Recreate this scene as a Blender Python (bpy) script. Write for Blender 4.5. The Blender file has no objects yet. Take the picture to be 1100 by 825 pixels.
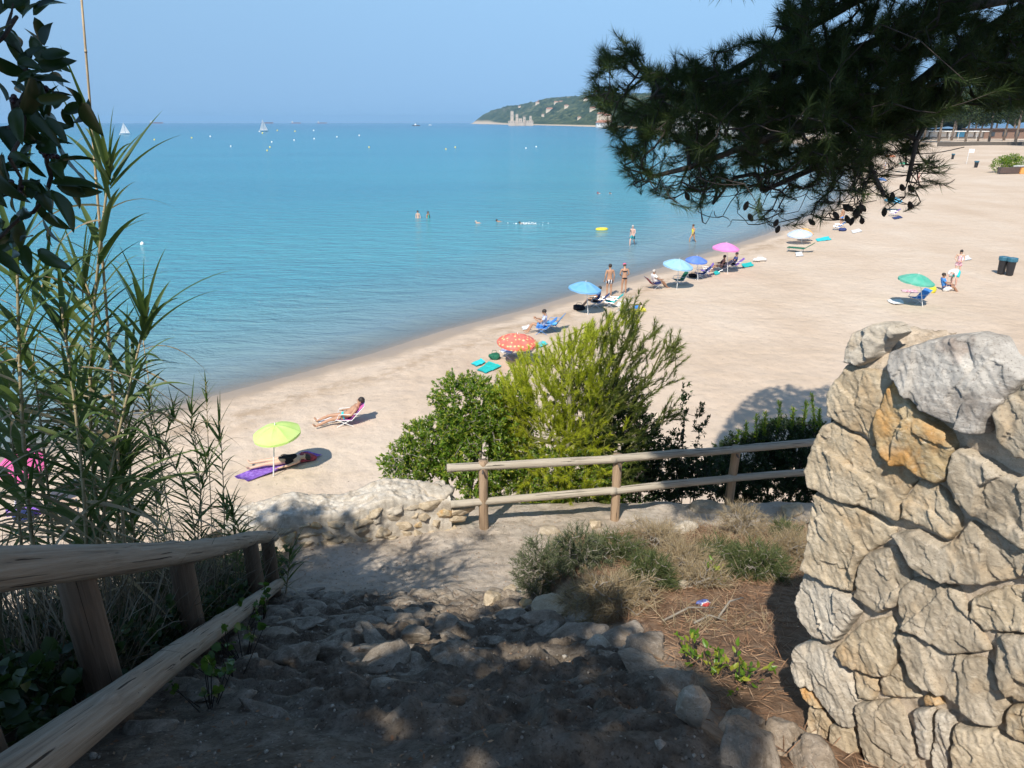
import bpy, bmesh, math, random
import numpy as np
from mathutils import Vector, Matrix
R = math.radians
random.seed(7)
rng = np.random.default_rng(11)
scene = bpy.context.scene
C = scene.collection

# ------------------------------------------------------------------ camera
HC = 9.4                       # eye height over the sea
FPX = 740.0                    # focal length in pixels of an 1100 px wide frame
PITCH = math.atan(281 / FPX)
cp, sp = math.cos(PITCH), math.sin(PITCH)
cam = bpy.data.cameras.new('camera')
cam_ob = bpy.data.objects.new('camera', cam)
C.objects.link(cam_ob)
cam.sensor_width = 36
cam.lens = 36 * FPX / 1100
cam.clip_start = 0.05
cam.clip_end = 60000
cam_ob.location = (0, 0, HC)
cam_ob.rotation_euler = (R(90) - PITCH, 0, 0)
scene.camera = cam_ob

# ------------------------------------------------------------------ sky, sun, exposure
SUN_EL, SUN_AZ = 48.0, 22.0    # light travels towards azimuth 22 deg right of the view
world = bpy.data.worlds.new('World')
scene.world = world
world.use_nodes = True
wn = world.node_tree
for n in list(wn.nodes):
    wn.nodes.remove(n)
wo = wn.nodes.new('ShaderNodeOutputWorld')
bg = wn.nodes.new('ShaderNodeBackground')
sky = wn.nodes.new('ShaderNodeTexSky')
sky.sky_type = 'NISHITA'
sky.sun_disc = False
sky.sun_elevation = R(SUN_EL)
sky.sun_rotation = R(180 + SUN_AZ)
sky.altitude = 0
sky.air_density = 1.0
sky.dust_density = 0.3
sky.ozone_density = 0.8
bg.inputs['Strength'].default_value = 0.121
wtc = wn.nodes.new('ShaderNodeTexCoord')
wsep = wn.nodes.new('ShaderNodeSeparateXYZ')
wcmb = wn.nodes.new('ShaderNodeCombineXYZ')
def wmath(op, a, b):
    n = wn.nodes.new('ShaderNodeMath')
    n.operation = op
    for s_, v_ in zip(n.inputs, (a, b)):
        if hasattr(v_, 'is_output'): wn.links.new(v_, s_)
        else: s_.default_value = v_
    return n.outputs[0]
wnor = wn.nodes.new('ShaderNodeVectorMath')
wnor.operation = 'NORMALIZE'
wn.links.new(wtc.outputs['Generated'], wsep.inputs[0])
wz = wsep.outputs['Z']     # the hazy summer sky: nearly even blue low down, deeper overhead
wz2 = wmath('ADD', wmath('SUBTRACT', 0.30, wmath('MULTIPLY', wmath('MINIMUM', wz, 0.2), 0.28)), wmath('MAXIMUM', wmath('SUBTRACT', wz, 0.2), 0.0))
wn.links.new(wsep.outputs['X'], wcmb.inputs['X'])
wn.links.new(wsep.outputs['Y'], wcmb.inputs['Y'])
wn.links.new(wz2, wcmb.inputs['Z'])
wn.links.new(wcmb.outputs[0], wnor.inputs[0])
wn.links.new(wnor.outputs[0], sky.inputs['Vector'])
wtint = wn.nodes.new('ShaderNodeMix')
wtint.data_type = 'RGBA'
wtint.blend_type = 'MULTIPLY'
wtint.inputs[0].default_value = 1.0
wtint.inputs[7].default_value = (0.90, 1.0, 1.0, 1)     # clear summer blue
wn.links.new(sky.outputs['Color'], wtint.inputs[6])
wn.links.new(wtint.outputs[2], bg.inputs['Color'])
wn.links.new(bg.outputs[0], wo.inputs['Surface'])
sun = bpy.data.lights.new('sun', 'SUN')
sun.energy = 4.2
sun.angle = R(0.55)
sun.color = (1.0, 0.94, 0.85)
sun_ob = bpy.data.objects.new('sun', sun)
C.objects.link(sun_ob)
sun_ob.rotation_euler = (R(90 - SUN_EL), 0, R(-SUN_AZ))
sun_ob.location = (-20, -40, 60)
TO_SUN = np.array([-math.sin(R(SUN_AZ)) * math.cos(R(SUN_EL)), -math.cos(R(SUN_AZ)) * math.cos(R(SUN_EL)), math.sin(R(SUN_EL))])
scene.view_settings.view_transform = 'Standard'
scene.view_settings.look = 'None'
scene.view_settings.exposure = 0.48
scene.view_settings.gamma = 1.0
scene.view_settings.use_curve_mapping = False
scene.cycles.max_bounces = 8
scene.cycles.diffuse_bounces = 3
scene.cycles.glossy_bounces = 3
scene.cycles.transparent_max_bounces = 12
scene.cycles.use_denoising = True
scene.cycles.use_light_tree = False

# ------------------------------------------------------------------ numeric helpers
def sstep(a, b, x):
    t = np.clip((x - a) / (b - a), 0, 1)
    return t * t * (3 - 2 * t)

def _hash(ix, iy, iz, seed):
    n = (ix.astype(np.int64) * 374761393 + iy.astype(np.int64) * 668265263 + iz.astype(np.int64) * 2147483647 + seed * 974634777) & 0xFFFFFFFF
    n = ((n ^ (n >> 13)) * 1274126177) & 0xFFFFFFFF
    n = ((n ^ (n >> 16)) * 2246822519) & 0xFFFFFFFF
    n = n ^ (n >> 15)
    return (n & 0xFFFFFF) / float(0xFFFFFF) * 2 - 1

def vnoise(x, y, z=0.0, seed=0):
    x, y, z = np.broadcast_arrays(np.asarray(x, float), np.asarray(y, float), np.asarray(z, float))
    fx, fy, fz = np.floor(x), np.floor(y), np.floor(z)
    u, v, w = x - fx, y - fy, z - fz
    u, v, w = [t * t * t * (t * (t * 6 - 15) + 10) for t in (u, v, w)]
    r = 0
    for dx in (0, 1):
        for dy in (0, 1):
            for dz in (0, 1):
                r = r + _hash(fx + dx, fy + dy, fz + dz, seed) * (u if dx else 1 - u) * (v if dy else 1 - v) * (w if dz else 1 - w)
    return r

def fbm(x, y, z=0.0, seed=0, oct=4, gain=0.5):
    r, a, s = 0, 1.0, 1.0
    for o in range(oct):
        r = r + a * vnoise(np.asarray(x) * s + o * 17.3, np.asarray(y) * s - o * 9.1, np.asarray(z) * s + o * 3.7, seed + o)
        a *= gain
        s *= 2.03
    return r

def ridged(x, y, z=0.0, seed=0, oct=4):
    r, a, s = 0, 1.0, 1.0
    for o in range(oct):
        r = r + a * (1 - 2 * np.abs(vnoise(np.asarray(x) * s + o * 7.7, np.asarray(y) * s + o * 4.3, np.asarray(z) * s, seed + o)))
        a *= 0.5
        s *= 2.1
    return r

def poly_dist(px, py, poly, closed=True):
    """distance to a polyline, closest points"""
    poly = np.asarray(poly, float)
    n = len(poly)
    best = np.full(px.shape, 1e18)
    bx = np.zeros(px.shape)
    by = np.zeros(px.shape)
    for i in range(n if closed else n - 1):
        a, b = poly[i], poly[(i + 1) % n]
        d = b - a
        t = np.clip(((px - a[0]) * d[0] + (py - a[1]) * d[1]) / max(1e-12, d @ d), 0, 1)
        cx, cy = a[0] + t * d[0], a[1] + t * d[1]
        q = (px - cx) ** 2 + (py - cy) ** 2
        m = q < best
        best = np.where(m, q, best)
        bx = np.where(m, cx, bx)
        by = np.where(m, cy, by)
    return np.sqrt(best), bx, by

def inside(px, py, poly):
    poly = np.asarray(poly, float)
    r = np.zeros(px.shape, bool)
    n = len(poly)
    for i in range(n):
        x1, y1 = poly[i]
        x2, y2 = poly[(i + 1) % n]
        if y1 == y2:
            continue
        c = ((y1 > py) != (y2 > py)) & (px < (x2 - x1) * (py - y1) / (y2 - y1) + x1)
        r ^= c
    return r

# pixels of the 1100 x 825 photograph <-> the world
def ray(px, py):
    a, b = (px - 550) / FPX, (py - 412.5) / FPX
    return np.array([a, cp - b * sp, -sp - b * cp])

def at_z(px, py, z=0.0):
    d = ray(px, py)
    t = (z - HC) / d[2]
    return np.array([0, 0, HC]) + d * t

def at_y(px, py, Y):
    d = ray(px, py)
    return np.array([0, 0, HC]) + d * (Y / d[1])

def project(P):
    P = np.asarray(P, float) - np.array([0, 0, HC])
    zc = P[..., 1] * cp - P[..., 2] * sp
    yc = -(P[..., 2] * cp + P[..., 1] * sp)
    return 550 + FPX * P[..., 0] / zc, 412.5 + FPX * yc / zc, zc

# ------------------------------------------------------------------ object helpers
def mesh_np(name, v, faces, smooth=True, attrs=None):
    """faces: an int array (n,3) / (n,4) or a python list"""
    me = bpy.data.meshes.new(name)
    v = np.asarray(v, np.float32)
    if isinstance(faces, np.ndarray):
        k = faces.shape[1]
        me.vertices.add(len(v))
        me.vertices.foreach_set('co', v.ravel())
        me.loops.add(faces.size)
        me.loops.foreach_set('vertex_index', faces.astype(np.int32).ravel())
        me.polygons.add(len(faces))
        me.polygons.foreach_set('loop_start', np.arange(0, faces.size, k, dtype=np.int32))
        me.update(calc_edges=True)
        me.validate()
    else:
        me.from_pydata([tuple(map(float, p)) for p in v], [], faces)
    if smooth:
        me.polygons.foreach_set('use_smooth', np.ones(len(me.polygons), bool))
    for k, a in (attrs or {}).items():
        at = me.attributes.new(k, 'FLOAT', 'POINT')
        at.data.foreach_set('value', np.asarray(a, np.float32).ravel())
    me.update()
    return me

def link(name, me, mat=None, parent=None, loc=None):
    o = bpy.data.objects.new(name, me)
    C.objects.link(o)
    if mat is not None and len(me.materials) == 0:
        me.materials.append(mat)
    if parent is not None:
        o.parent = parent
    if loc is not None:
        o.location = tuple(map(float, loc))
    return o

def tag(o, label=None, cat=None, group=None, kind=None):
    if label: o['label'] = label
    if cat: o['category'] = cat
    if group: o['group'] = group
    if kind: o['kind'] = kind
    return o

def thing(name, label, cat, loc=(0, 0, 0), rz=0.0, group=None):
    o = bpy.data.objects.new(name, None)
    o.empty_display_size = 0.2
    C.objects.link(o)
    o.location = tuple(map(float, loc))
    o.rotation_euler = (0, 0, rz)
    return tag(o, label, cat, group)

def copy_tree(o, parent=None):
    c = o.copy()
    C.objects.link(c)
    c.parent = parent
    for ch in list(o.children):
        copy_tree(ch, c)
    return c

class MB:
    def __init__(self):
        self.v, self.f, self.n = [], [], 0
    def add(self, v, f):
        v = np.asarray(v, float).reshape(-1, 3)
        self.v.append(v)
        self.f += [tuple(i + self.n for i in q) for q in f]
        self.n += len(v)
        return self
    def box(self, c, s, rz=0.0, rx=0.0, taper=1.0):
        M = np.array((Matrix.Rotation(rz, 3, 'Z') @ Matrix.Rotation(rx, 3, 'X')))
        v = np.array([[x * (taper if z > 0 else 1), y * (taper if z > 0 else 1), z] for z in (-1, 1) for y in (-1, 1) for x in (-1, 1)]) * np.array(s) / 2
        return self.add(v @ M.T + np.array(c), [(0, 2, 3, 1), (4, 5, 7, 6), (0, 1, 5, 4), (2, 6, 7, 3), (0, 4, 6, 2), (1, 3, 7, 5)])
    def tube(self, pts, rad, n=8, cap=True):
        pts = np.asarray(pts, float)
        m = len(pts)
        rad = np.broadcast_to(np.asarray(rad, float), (m,))
        vs, fs = [], []
        up = None
        for i in range(m):
            d = pts[min(i + 1, m - 1)] - pts[max(i - 1, 0)]
            d = d / (np.linalg.norm(d) + 1e-12)
            if up is None:
                up = np.cross(d, [0, 0, 1.0]) if abs(d[2]) < .95 else np.cross(d, [1.0, 0, 0])
            up = up - d * (up @ d)
            up = up / (np.linalg.norm(up) + 1e-12)
            w = np.cross(d, up)
            for k in range(n):
                a = 2 * math.pi * k / n
                vs.append(pts[i] + rad[i] * (math.cos(a) * up + math.sin(a) * w))
        for i in range(m - 1):
            for k in range(n):
                fs.append((i * n + k, i * n + (k + 1) % n, (i + 1) * n + (k + 1) % n, (i + 1) * n + k))
        if cap:
            fs.append(tuple(range(n))[::-1])
            fs.append(tuple(range((m - 1) * n, m * n)))
        return self.add(vs, fs)
    def ball(self, c, r, nu=12, nv=8, M=None):
        r = np.broadcast_to(np.asarray(r, float), (3,))
        vs, fs = [[0, 0, 1]], []
        for j in range(1, nv):
            t = math.pi * j / nv
            for i in range(nu):
                a = 2 * math.pi * i / nu
                vs.append([math.sin(t) * math.cos(a), math.sin(t) * math.sin(a), math.cos(t)])
        vs.append([0, 0, -1])
        L = len(vs) - 1
        for i in range(nu):
            fs.append((0, 1 + i, 1 + (i + 1) % nu))
            fs.append((L, L - nu + (i + 1) % nu, L - nu + i))
            for j in range(nv - 2):
                a, b = 1 + j * nu, 1 + (j + 1) * nu
                fs.append((a + i, b + i, b + (i + 1) % nu, a + (i + 1) % nu))
        v = np.array(vs) * r
        if M is not None:
            v = v @ np.array(M).T
        return self.add(v + np.array(c), fs)
    def lathe(self, prof, n=16, c=(0, 0, 0)):
        vs, fs = [], []
        for (r, z) in prof:
            for k in range(n):
                a = 2 * math.pi * k / n
                vs.append([r * math.cos(a), r * math.sin(a), z])
        for i in range(len(prof) - 1):
            for k in range(n):
                fs.append((i * n + k, i * n + (k + 1) % n, (i + 1) * n + (k + 1) % n, (i + 1) * n + k))
        fs.append(tuple(range(n))[::-1])
        fs.append(tuple(range((len(prof) - 1) * n, len(prof) * n)))
        return self.add(np.array(vs) + np.array(c), fs)
    def prism(self, poly, z0, z1):
        n = len(poly)
        v = [[x, y, z0] for x, y in poly] + [[x, y, z1] for x, y in poly]
        return self.add(v, [tuple(range(n))[::-1], tuple(range(n, 2 * n))] + [(i, (i + 1) % n, n + (i + 1) % n, n + i) for i in range(n)])
    def mesh(self, name, smooth=False):
        return mesh_np(name, np.concatenate(self.v), self.f, smooth)
    def build(self, name, mat, parent=None, smooth=False, loc=None):
        return link(name, self.mesh(name, smooth), mat, parent, loc)

def grid_faces(nu, nv):
    i, j = np.meshgrid(np.arange(nu - 1), np.arange(nv - 1), indexing='ij')
    a = (i * nv + j).ravel()
    return np.stack([a, a + nv, a + nv + 1, a + 1], 1)

# ------------------------------------------------------------------ materials
def new_mat(name):
    m = bpy.data.materials.new(name)
    m.use_nodes = True
    nt = m.node_tree
    b = nt.nodes['Principled BSDF']
    return m, nt, b

def L(nt, a, b):
    nt.links.new(a, b)

def n_noise(nt, scale, detail=5, rough=.55, vec=None, dist=0.0):
    n = nt.nodes.new('ShaderNodeTexNoise')
    n.inputs['Scale'].default_value = scale
    n.inputs['Detail'].default_value = detail
    n.inputs['Roughness'].default_value = rough
    n.inputs['Distortion'].default_value = dist
    if vec is not None:
        L(nt, vec, n.inputs['Vector'])
    return n.outputs['Fac']

def n_ramp(nt, fac, stops, interp='LINEAR'):
    r = nt.nodes.new('ShaderNodeValToRGB')
    r.color_ramp.interpolation = interp
    e = r.color_ramp.elements
    while len(e) > 1:
        e.remove(e[0])
    e[0].position = stops[0][0]
    e[0].color = (*stops[0][1], 1) if len(stops[0][1]) == 3 else stops[0][1]
    for p, c in stops[1:]:
        k = e.new(p)
        k.color = (*c, 1) if len(c) == 3 else c
    L(nt, fac, r.inputs['Fac'])
    return r.outputs['Color']

def n_mix(nt, fac, a, b, mode='MIX'):
    m = nt.nodes.new('ShaderNodeMix')
    m.data_type = 'RGBA'
    m.blend_type = mode
    for s, v in ((m.inputs[0], fac), (m.inputs[6], a), (m.inputs[7], b)):
        if hasattr(v, 'is_output'):
            L(nt, v, s)
        elif isinstance(v, (int, float)):
            s.default_value = v
        else:
            s.default_value = (*v, 1)
    return m.outputs[2]

def n_math(nt, op, a, b=0.5, clamp=False):
    m = nt.nodes.new('ShaderNodeMath')
    m.operation = op
    m.use_clamp = clamp
    for s, v in ((m.inputs[0], a), (m.inputs[1], b)):
        if hasattr(v, 'is_output'):
            L(nt, v, s)
        else:
            s.default_value = v
    return m.outputs[0]

def n_attr(nt, name):
    a = nt.nodes.new('ShaderNodeAttribute')
    a.attribute_name = name
    return a.outputs['Fac']

def n_coord(nt, scale=(1, 1, 1), rot=(0, 0, 0), which='Object'):
    t = nt.nodes.new('ShaderNodeTexCoord')
    m = nt.nodes.new('ShaderNodeMapping')
    m.inputs['Scale'].default_value = scale
    m.inputs['Rotation'].default_value = rot
    L(nt, t.outputs[which], m.inputs['Vector'])
    return m.outputs[0]

def n_bump(nt, b, h, strength, dist, prev=None):
    n = nt.nodes.new('ShaderNodeBump')
    n.inputs['Strength'].default_value = strength
    n.inputs['Distance'].default_value = dist
    L(nt, h, n.inputs['Height'])
    if prev is not None:
        L(nt, prev, n.inputs['Normal'])
    if b is not None:
        L(nt, n.outputs[0], b.inputs['Normal'])
    return n.outputs[0]

def plain(name, col, rough=.6, var=.12, scale=9.0, metal=0.0, bump=0.0):
    m, nt, b = new_mat(name)
    v = n_coord(nt)
    f = n_noise(nt, scale, 4, .6, v)
    c0 = tuple(max(0, c * (1 - var)) for c in col)
    c1 = tuple(min(1, c * (1 + var)) for c in col)
    L(nt, n_ramp(nt, f, [(.3, c0), (.7, c1)]), b.inputs['Base Color'])
    b.inputs['Roughness'].default_value = rough
    b.inputs['Metallic'].default_value = metal
    if bump:
        n_bump(nt, b, f, bump, .01)
    return m

def leaf_mat(name, dark, mid, light, rough=.45, trans=.35, spec=.4):
    """foliage: one tint per leaf (random per island), a little light passing through"""
    m, nt, b = new_mat(name)
    g = nt.nodes.new('ShaderNodeNewGeometry')
    col = n_ramp(nt, g.outputs['Random Per Island'], [(0, dark), (.5, mid), (1, light)])
    L(nt, col, b.inputs['Base Color'])
    b.inputs['Roughness'].default_value = rough
    b.inputs['Specular IOR Level'].default_value = spec
    t = nt.nodes.new('ShaderNodeBsdfTranslucent')
    L(nt, n_mix(nt, .5, col, (mid[0] * 1.5, mid[1] * 1.5, mid[2] * .7), 'MIX'), t.inputs['Color'])
    mx = nt.nodes.new('ShaderNodeMixShader')
    mx.inputs[0].default_value = trans
    L(nt, b.outputs[0], mx.inputs[1])
    L(nt, t.outputs[0], mx.inputs[2])
    out = nt.nodes['Material Output']
    L(nt, mx.outputs[0], out.inputs['Surface'])
    return m

def rock_mat(name, base, light, dark, stain=None, stain_amt=.3, scale=6.0):
    m, nt, b = new_mat(name)
    v = n_coord(nt)
    vs = n_coord(nt, (1, 1, 3.2), (0.5, .35, .2))
    big = n_noise(nt, scale, 6, .62, v, .6)
    col = n_ramp(nt, big, [(.28, dark), (.46, base), (.68, light)])
    vein = n_noise(nt, scale * 3.2, 7, .7, vs, 1.2)
    col = n_mix(nt, n_ramp(nt, vein, [(.52, (0, 0, 0)), (.72, (.7, .7, .7))]), col, tuple(min(1, c * 1.25 + .04) for c in light))
    col = n_mix(nt, n_ramp(nt, vein, [(.27, (.65, .65, .65)), (.4, (0, 0, 0))]), col, tuple(c * .62 for c in dark))
    if stain:
        s = n_noise(nt, scale * .8, 4, .6, n_coord(nt, (1.3, 1.3, 1), (1, 2, 3)), .4)
        col = n_mix(nt, n_ramp(nt, s, [(.62 - stain_amt * .4, (0, 0, 0)), (.8 - stain_amt * .4, (.85, .85, .85))]), col, stain)
    L(nt, col, b.inputs['Base Color'])
    b.inputs['Roughness'].default_value = .92
    b.inputs['Specular IOR Level'].default_value = .15
    fin = n_noise(nt, 120, 6, .75, v)
    col2 = n_mix(nt, n_ramp(nt, fin, [(.34, (.7, .7, .7)), (.46, (0, 0, 0))]), col, tuple(c * .72 for c in dark))
    col2 = n_mix(nt, n_ramp(nt, fin, [(.58, (0, 0, 0)), (.7, (.5, .5, .5))]), col2, tuple(min(1, c * 1.15) for c in light))
    L(nt, col2, b.inputs['Base Color'])
    f1 = n_noise(nt, 60, 8, .72, vs, .5)
    f2 = n_noise(nt, 260, 4, .7, v)
    bp = n_bump(nt, None, f1, .55, .012)
    n_bump(nt, b, f2, .4, .003, bp)
    return m

def cloth(name, col, col2=None, scale=14.0):
    m, nt, b = new_mat(name)
    if col2 is None:
        col2 = tuple(c * .82 for c in col)
    v = n_coord(nt)
    f = n_noise(nt, scale, 3, .5, v)
    L(nt, n_ramp(nt, f, [(.42, col), (.6, col2)]), b.inputs['Base Color'])
    b.inputs['Roughness'].default_value = .85
    b.inputs['Specular IOR Level'].default_value = .2
    return m

def stripes(name, a, bcol, scale, axis='X'):
    m, nt, b = new_mat(name)
    w = nt.nodes.new('ShaderNodeTexWave')
    w.bands_direction = axis
    w.inputs['Scale'].default_value = scale
    L(nt, n_coord(nt), w.inputs['Vector'])
    L(nt, n_ramp(nt, w.outputs['Fac'], [(.0, a), (.5, bcol)], 'CONSTANT'), b.inputs['Base Color'])
    b.inputs['Roughness'].default_value = .8
    return m

def canopy_mat(name, col, dots=None):
    m, nt, b = new_mat(name)
    c = col
    if dots:
        v = nt.nodes.new('ShaderNodeTexVoronoi')
        v.inputs['Scale'].default_value = 6.5
        v.inputs['Randomness'].default_value = .35
        L(nt, n_coord(nt), v.inputs['Vector'])
        c = n_ramp(nt, v.outputs['Distance'], [(0, dots), (.3, col)], 'CONSTANT')
    f = n_noise(nt, 3, 3, .5, n_coord(nt))
    c = n_mix(nt, n_math(nt, 'MULTIPLY', f, .25), c, (.9, .9, .9))
    L(nt, c, b.inputs['Base Color'])
    b.inputs['Roughness'].default_value = .75
    t = nt.nodes.new('ShaderNodeBsdfTranslucent')
    L(nt, c, t.inputs['Color'])
    mx = nt.nodes.new('ShaderNodeMixShader')
    mx.inputs[0].default_value = .25
    L(nt, b.outputs[0], mx.inputs[1])
    L(nt, t.outputs[0], mx.inputs[2])
    L(nt, mx.outputs[0], nt.nodes['Material Output'].inputs['Surface'])
    return m
# ------------------------------------------------------------------ shoreline and beach relief
SHORE_PX = [(-200, 560), (0, 492), (120, 458), (220, 428), (327, 400), (400, 380), (480, 354), (520, 344), (560, 334), (600, 322),
            (650, 307), (700, 291), (740, 278), (766, 270), (800, 259), (822, 252), (850, 240), (880, 227), (902, 214), (912, 200),
            (914, 187), (905, 174), (885, 163), (850, 153.5), (800, 147), (760, 143), (700, 139.2), (640, 136.2), (600, 135.0),
            (560, 134.1), (530, 133.5), (503, 133.0)]
SH = np.array([[-70, -6], [-30, 4]] + [at_z(x, y, 0)[:2] for x, y in SHORE_PX] + [[-330, 6000]])
LAND = np.vstack([SH, [[14000, 14000], [14000, -300], [-70, -300]]])
def shore_sd(x, y):
    d, _, _ = poly_dist(x, y, SH, closed=False)
    return np.where(inside(x, y, LAND), d, -d)
def beach_h(x, y, sd=None):
    x = np.asarray(x, float); y = np.asarray(y, float)
    if sd is None:
        sd = shore_sd(x, y)
    up = .16 * np.clip(sd, 0, 3) / 3 + .45 * (1 - np.exp(-np.clip(sd, 0, None) / 6)) + 2.3 * sstep(60, 200, y) * sstep(2, 45, sd)
    dn = np.maximum(-2.4, np.clip(sd, None, 0) * .075)
    return np.where(sd > 0, up, dn)
def hit(px, py):
    """where the line of sight through a pixel meets the beach"""
    d = ray(px, py)
    z = .4
    for _ in range(12):
        P = at_z(px, py, z)
        z = float(beach_h(P[:1], P[1:2])[0])
        z = max(z, 0)
    return at_z(px, py, z)

def polar(a0, a1, na, r0, r1, nr):
    a = np.radians(np.linspace(a0, a1, na))
    r = np.geomspace(r0, r1, nr)
    rr, aa = np.meshgrid(r, a, indexing='ij')
    return rr * np.sin(aa), rr * np.cos(aa)

# sand
m, nt, b = new_mat('sand')
co = n_coord(nt)
shore = n_attr(nt, 'shore')
big = n_noise(nt, .16, 4, .6, n_coord(nt, (1, .45, 1), (0, 0, .5)))
raked = n_noise(nt, .42, 5, .65, n_coord(nt, (.30, 1.0, 1), (0, 0, -.28)), 1.2)
fine = n_noise(nt, 4.5, 7, .68, co)
col = n_ramp(nt, big, [(.3, (.51, .39, .285)), (.5, (.575, .455, .345)), (.72, (.615, .51, .405))])
col = n_mix(nt, n_ramp(nt, raked, [(.46, (0, 0, 0)), (.70, (.42, .42, .42))]), col, (.47, .355, .25))
col = n_mix(nt, n_ramp(nt, fine, [(.3, (.5, .5, .5)), (.48, (0, 0, 0))]), col, (.40, .31, .22))
spk = nt.nodes.new('ShaderNodeTexVoronoi')
spk.inputs['Scale'].default_value = 2.3
L(nt, co, spk.inputs['Vector'])
col = n_mix(nt, n_ramp(nt, spk.outputs['Distance'], [(.035, (.8, .8, .8)), (.075, (0, 0, 0))]), col, (.16, .12, .08))
wob = n_math(nt, 'ADD', shore, n_math(nt, 'MULTIPLY', n_math(nt, 'SUBTRACT', n_noise(nt, .5, 3, .5, co), .5), 2.4))
wet = n_ramp(nt, n_math(nt, 'MULTIPLY', wob, .2, True), [(.0, (1, 1, 1)), (.2, (.8, .8, .8)), (.36, (0, 0, 0))])
line = n_ramp(nt, n_math(nt, 'MULTIPLY', wob, .1, True), [(.22, (0, 0, 0)), (.3, (.55, .55, .55)), (.44, (0, 0, 0))])
brk = n_noise(nt, 1.2, 5, .7, co)
line = n_mix(nt, n_ramp(nt, brk, [(.42, (0, 0, 0)), (.56, (1, 1, 1))]), (0, 0, 0), line)
col = n_mix(nt, line, col, (.30, .20, .115))
col = n_mix(nt, wet, col, (.33, .25, .175))
L(nt, col, b.inputs['Base Color'])
rr = n_mix(nt, wet, (.95, .95, .95), (.34, .34, .34))
L(nt, rr, b.inputs['Roughness'])
b.inputs['Specular IOR Level'].default_value = .3
foot = nt.nodes.new('ShaderNodeTexVoronoi')
foot.feature = 'SMOOTH_F1'
foot.inputs['Scale'].default_value = 2.1
L(nt, n_coord(nt, (1, 1, .2)), foot.inputs['Vector'])
dry = n_mix(nt, wet, (1, 1, 1), (.08, .08, .08))
hgt = n_math(nt, 'MULTIPLY', n_math(nt, 'ADD', foot.outputs['Distance'], n_math(nt, 'MULTIPLY', fine, .8)), dry)
n_bump(nt, b, hgt, .6, .10)
SAND = m
x, y = polar(-58, 60, 620, 7.0, 950, 400)
sd = shore_sd(x, y)
z = beach_h(x, y, sd)
r_ = np.hypot(x, y)
z = z + sstep(.8, 4, sd) * (.030 * fbm(x * .9, y * .9, 0, 3, 3) + .018 * fbm(x * 3.1, y * 3.1, 0, 5, 3)) * np.clip(60 / r_, .1, 1)
link('beach', mesh_np('beach', np.stack([x, y, z], -1).reshape(-1, 3), grid_faces(*x.shape), True, {'shore': sd}), SAND)['kind'] = 'structure'

# sea
m, nt, b = new_mat('sea_water')
deep = n_attr(nt, 'deep')
far = n_attr(nt, 'far')
co = n_coord(nt)
st = n_noise(nt, .012, 5, .62, n_coord(nt, (.32, 1.5, 1), (0, 0, .12)), .4)
body = n_ramp(nt, deep, [(0, (.26, .275, .265)), (.03, (.215, .275, .285)), (.13, (.155, .27, .30)), (.32, (.09, .295, .355)), (.6, (.068, .285, .355)), (1, (.04, .24, .345))])
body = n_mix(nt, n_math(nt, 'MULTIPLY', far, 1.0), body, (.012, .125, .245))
body = n_mix(nt, n_ramp(nt, st, [(.45, (0, 0, 0)), (.7, (.4, .4, .4))]), body, (.02, .14, .26))
L(nt, body, b.inputs['Base Color'])
b.inputs['Roughness'].default_value = .17
b.inputs['IOR'].default_value = 1.33
L(nt, n_ramp(nt, deep, [(0, (.25, .25, .25)), (.02, (.62, .62, .62)), (.06, (.92, .92, .92)), (.1, (1, 1, 1))]), b.inputs['Alpha'])
w1 = n_noise(nt, .55, 5, .62, n_coord(nt, (.55, 1.5, 1), (0, 0, .28)), .3)
w2 = n_noise(nt, 2.6, 4, .6, n_coord(nt, (.6, 1.3, 1), (0, 0, .1)), .2)
amp = n_ramp(nt, deep, [(0, (.12, .12, .12)), (.25, (1, 1, 1))])
bp = n_bump(nt, None, n_math(nt, 'MULTIPLY', w1, amp), 1.0, .85)
n_bump(nt, b, n_math(nt, 'MULTIPLY', w2, amp), .8, .14, bp)
SEA = m
x, y = polar(-66, 62, 520, 9.0, 17000, 420)
sd = shore_sd(x, y)
dep = np.clip(-sd, 0, None)
r_ = np.hypot(x, y)
deepf = np.clip(1 - np.exp(-dep / 38), 0, 1)
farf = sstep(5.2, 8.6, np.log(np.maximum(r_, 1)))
z = np.zeros_like(x)
ph = dep + 1.2 * vnoise(x * .07, y * .07, 0, 9)
for c0, w, a in ((5.2, .9, .36), (1.9, .45, .09), (10.5, 1.5, .20)):
    z += a * np.exp(-((ph - c0) / w) ** 2) * np.clip(.5 + .8 * vnoise(x * .05 + c0, y * .05, 0, 4), 0, 1.2) * np.clip(160 / r_, 0, 1)
z += .012 * vnoise(x * .5, y * 1.1, 0, 12) * np.clip(80 / r_, 0, 1) * sstep(.3, 3, dep)
z[sd > .6] = -.6
link('sea', mesh_np('sea', np.stack([x, y, z], -1).reshape(-1, 3), grid_faces(*x.shape), True, {'deep': deepf, 'far': farf}), SEA)['kind'] = 'structure'

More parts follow.
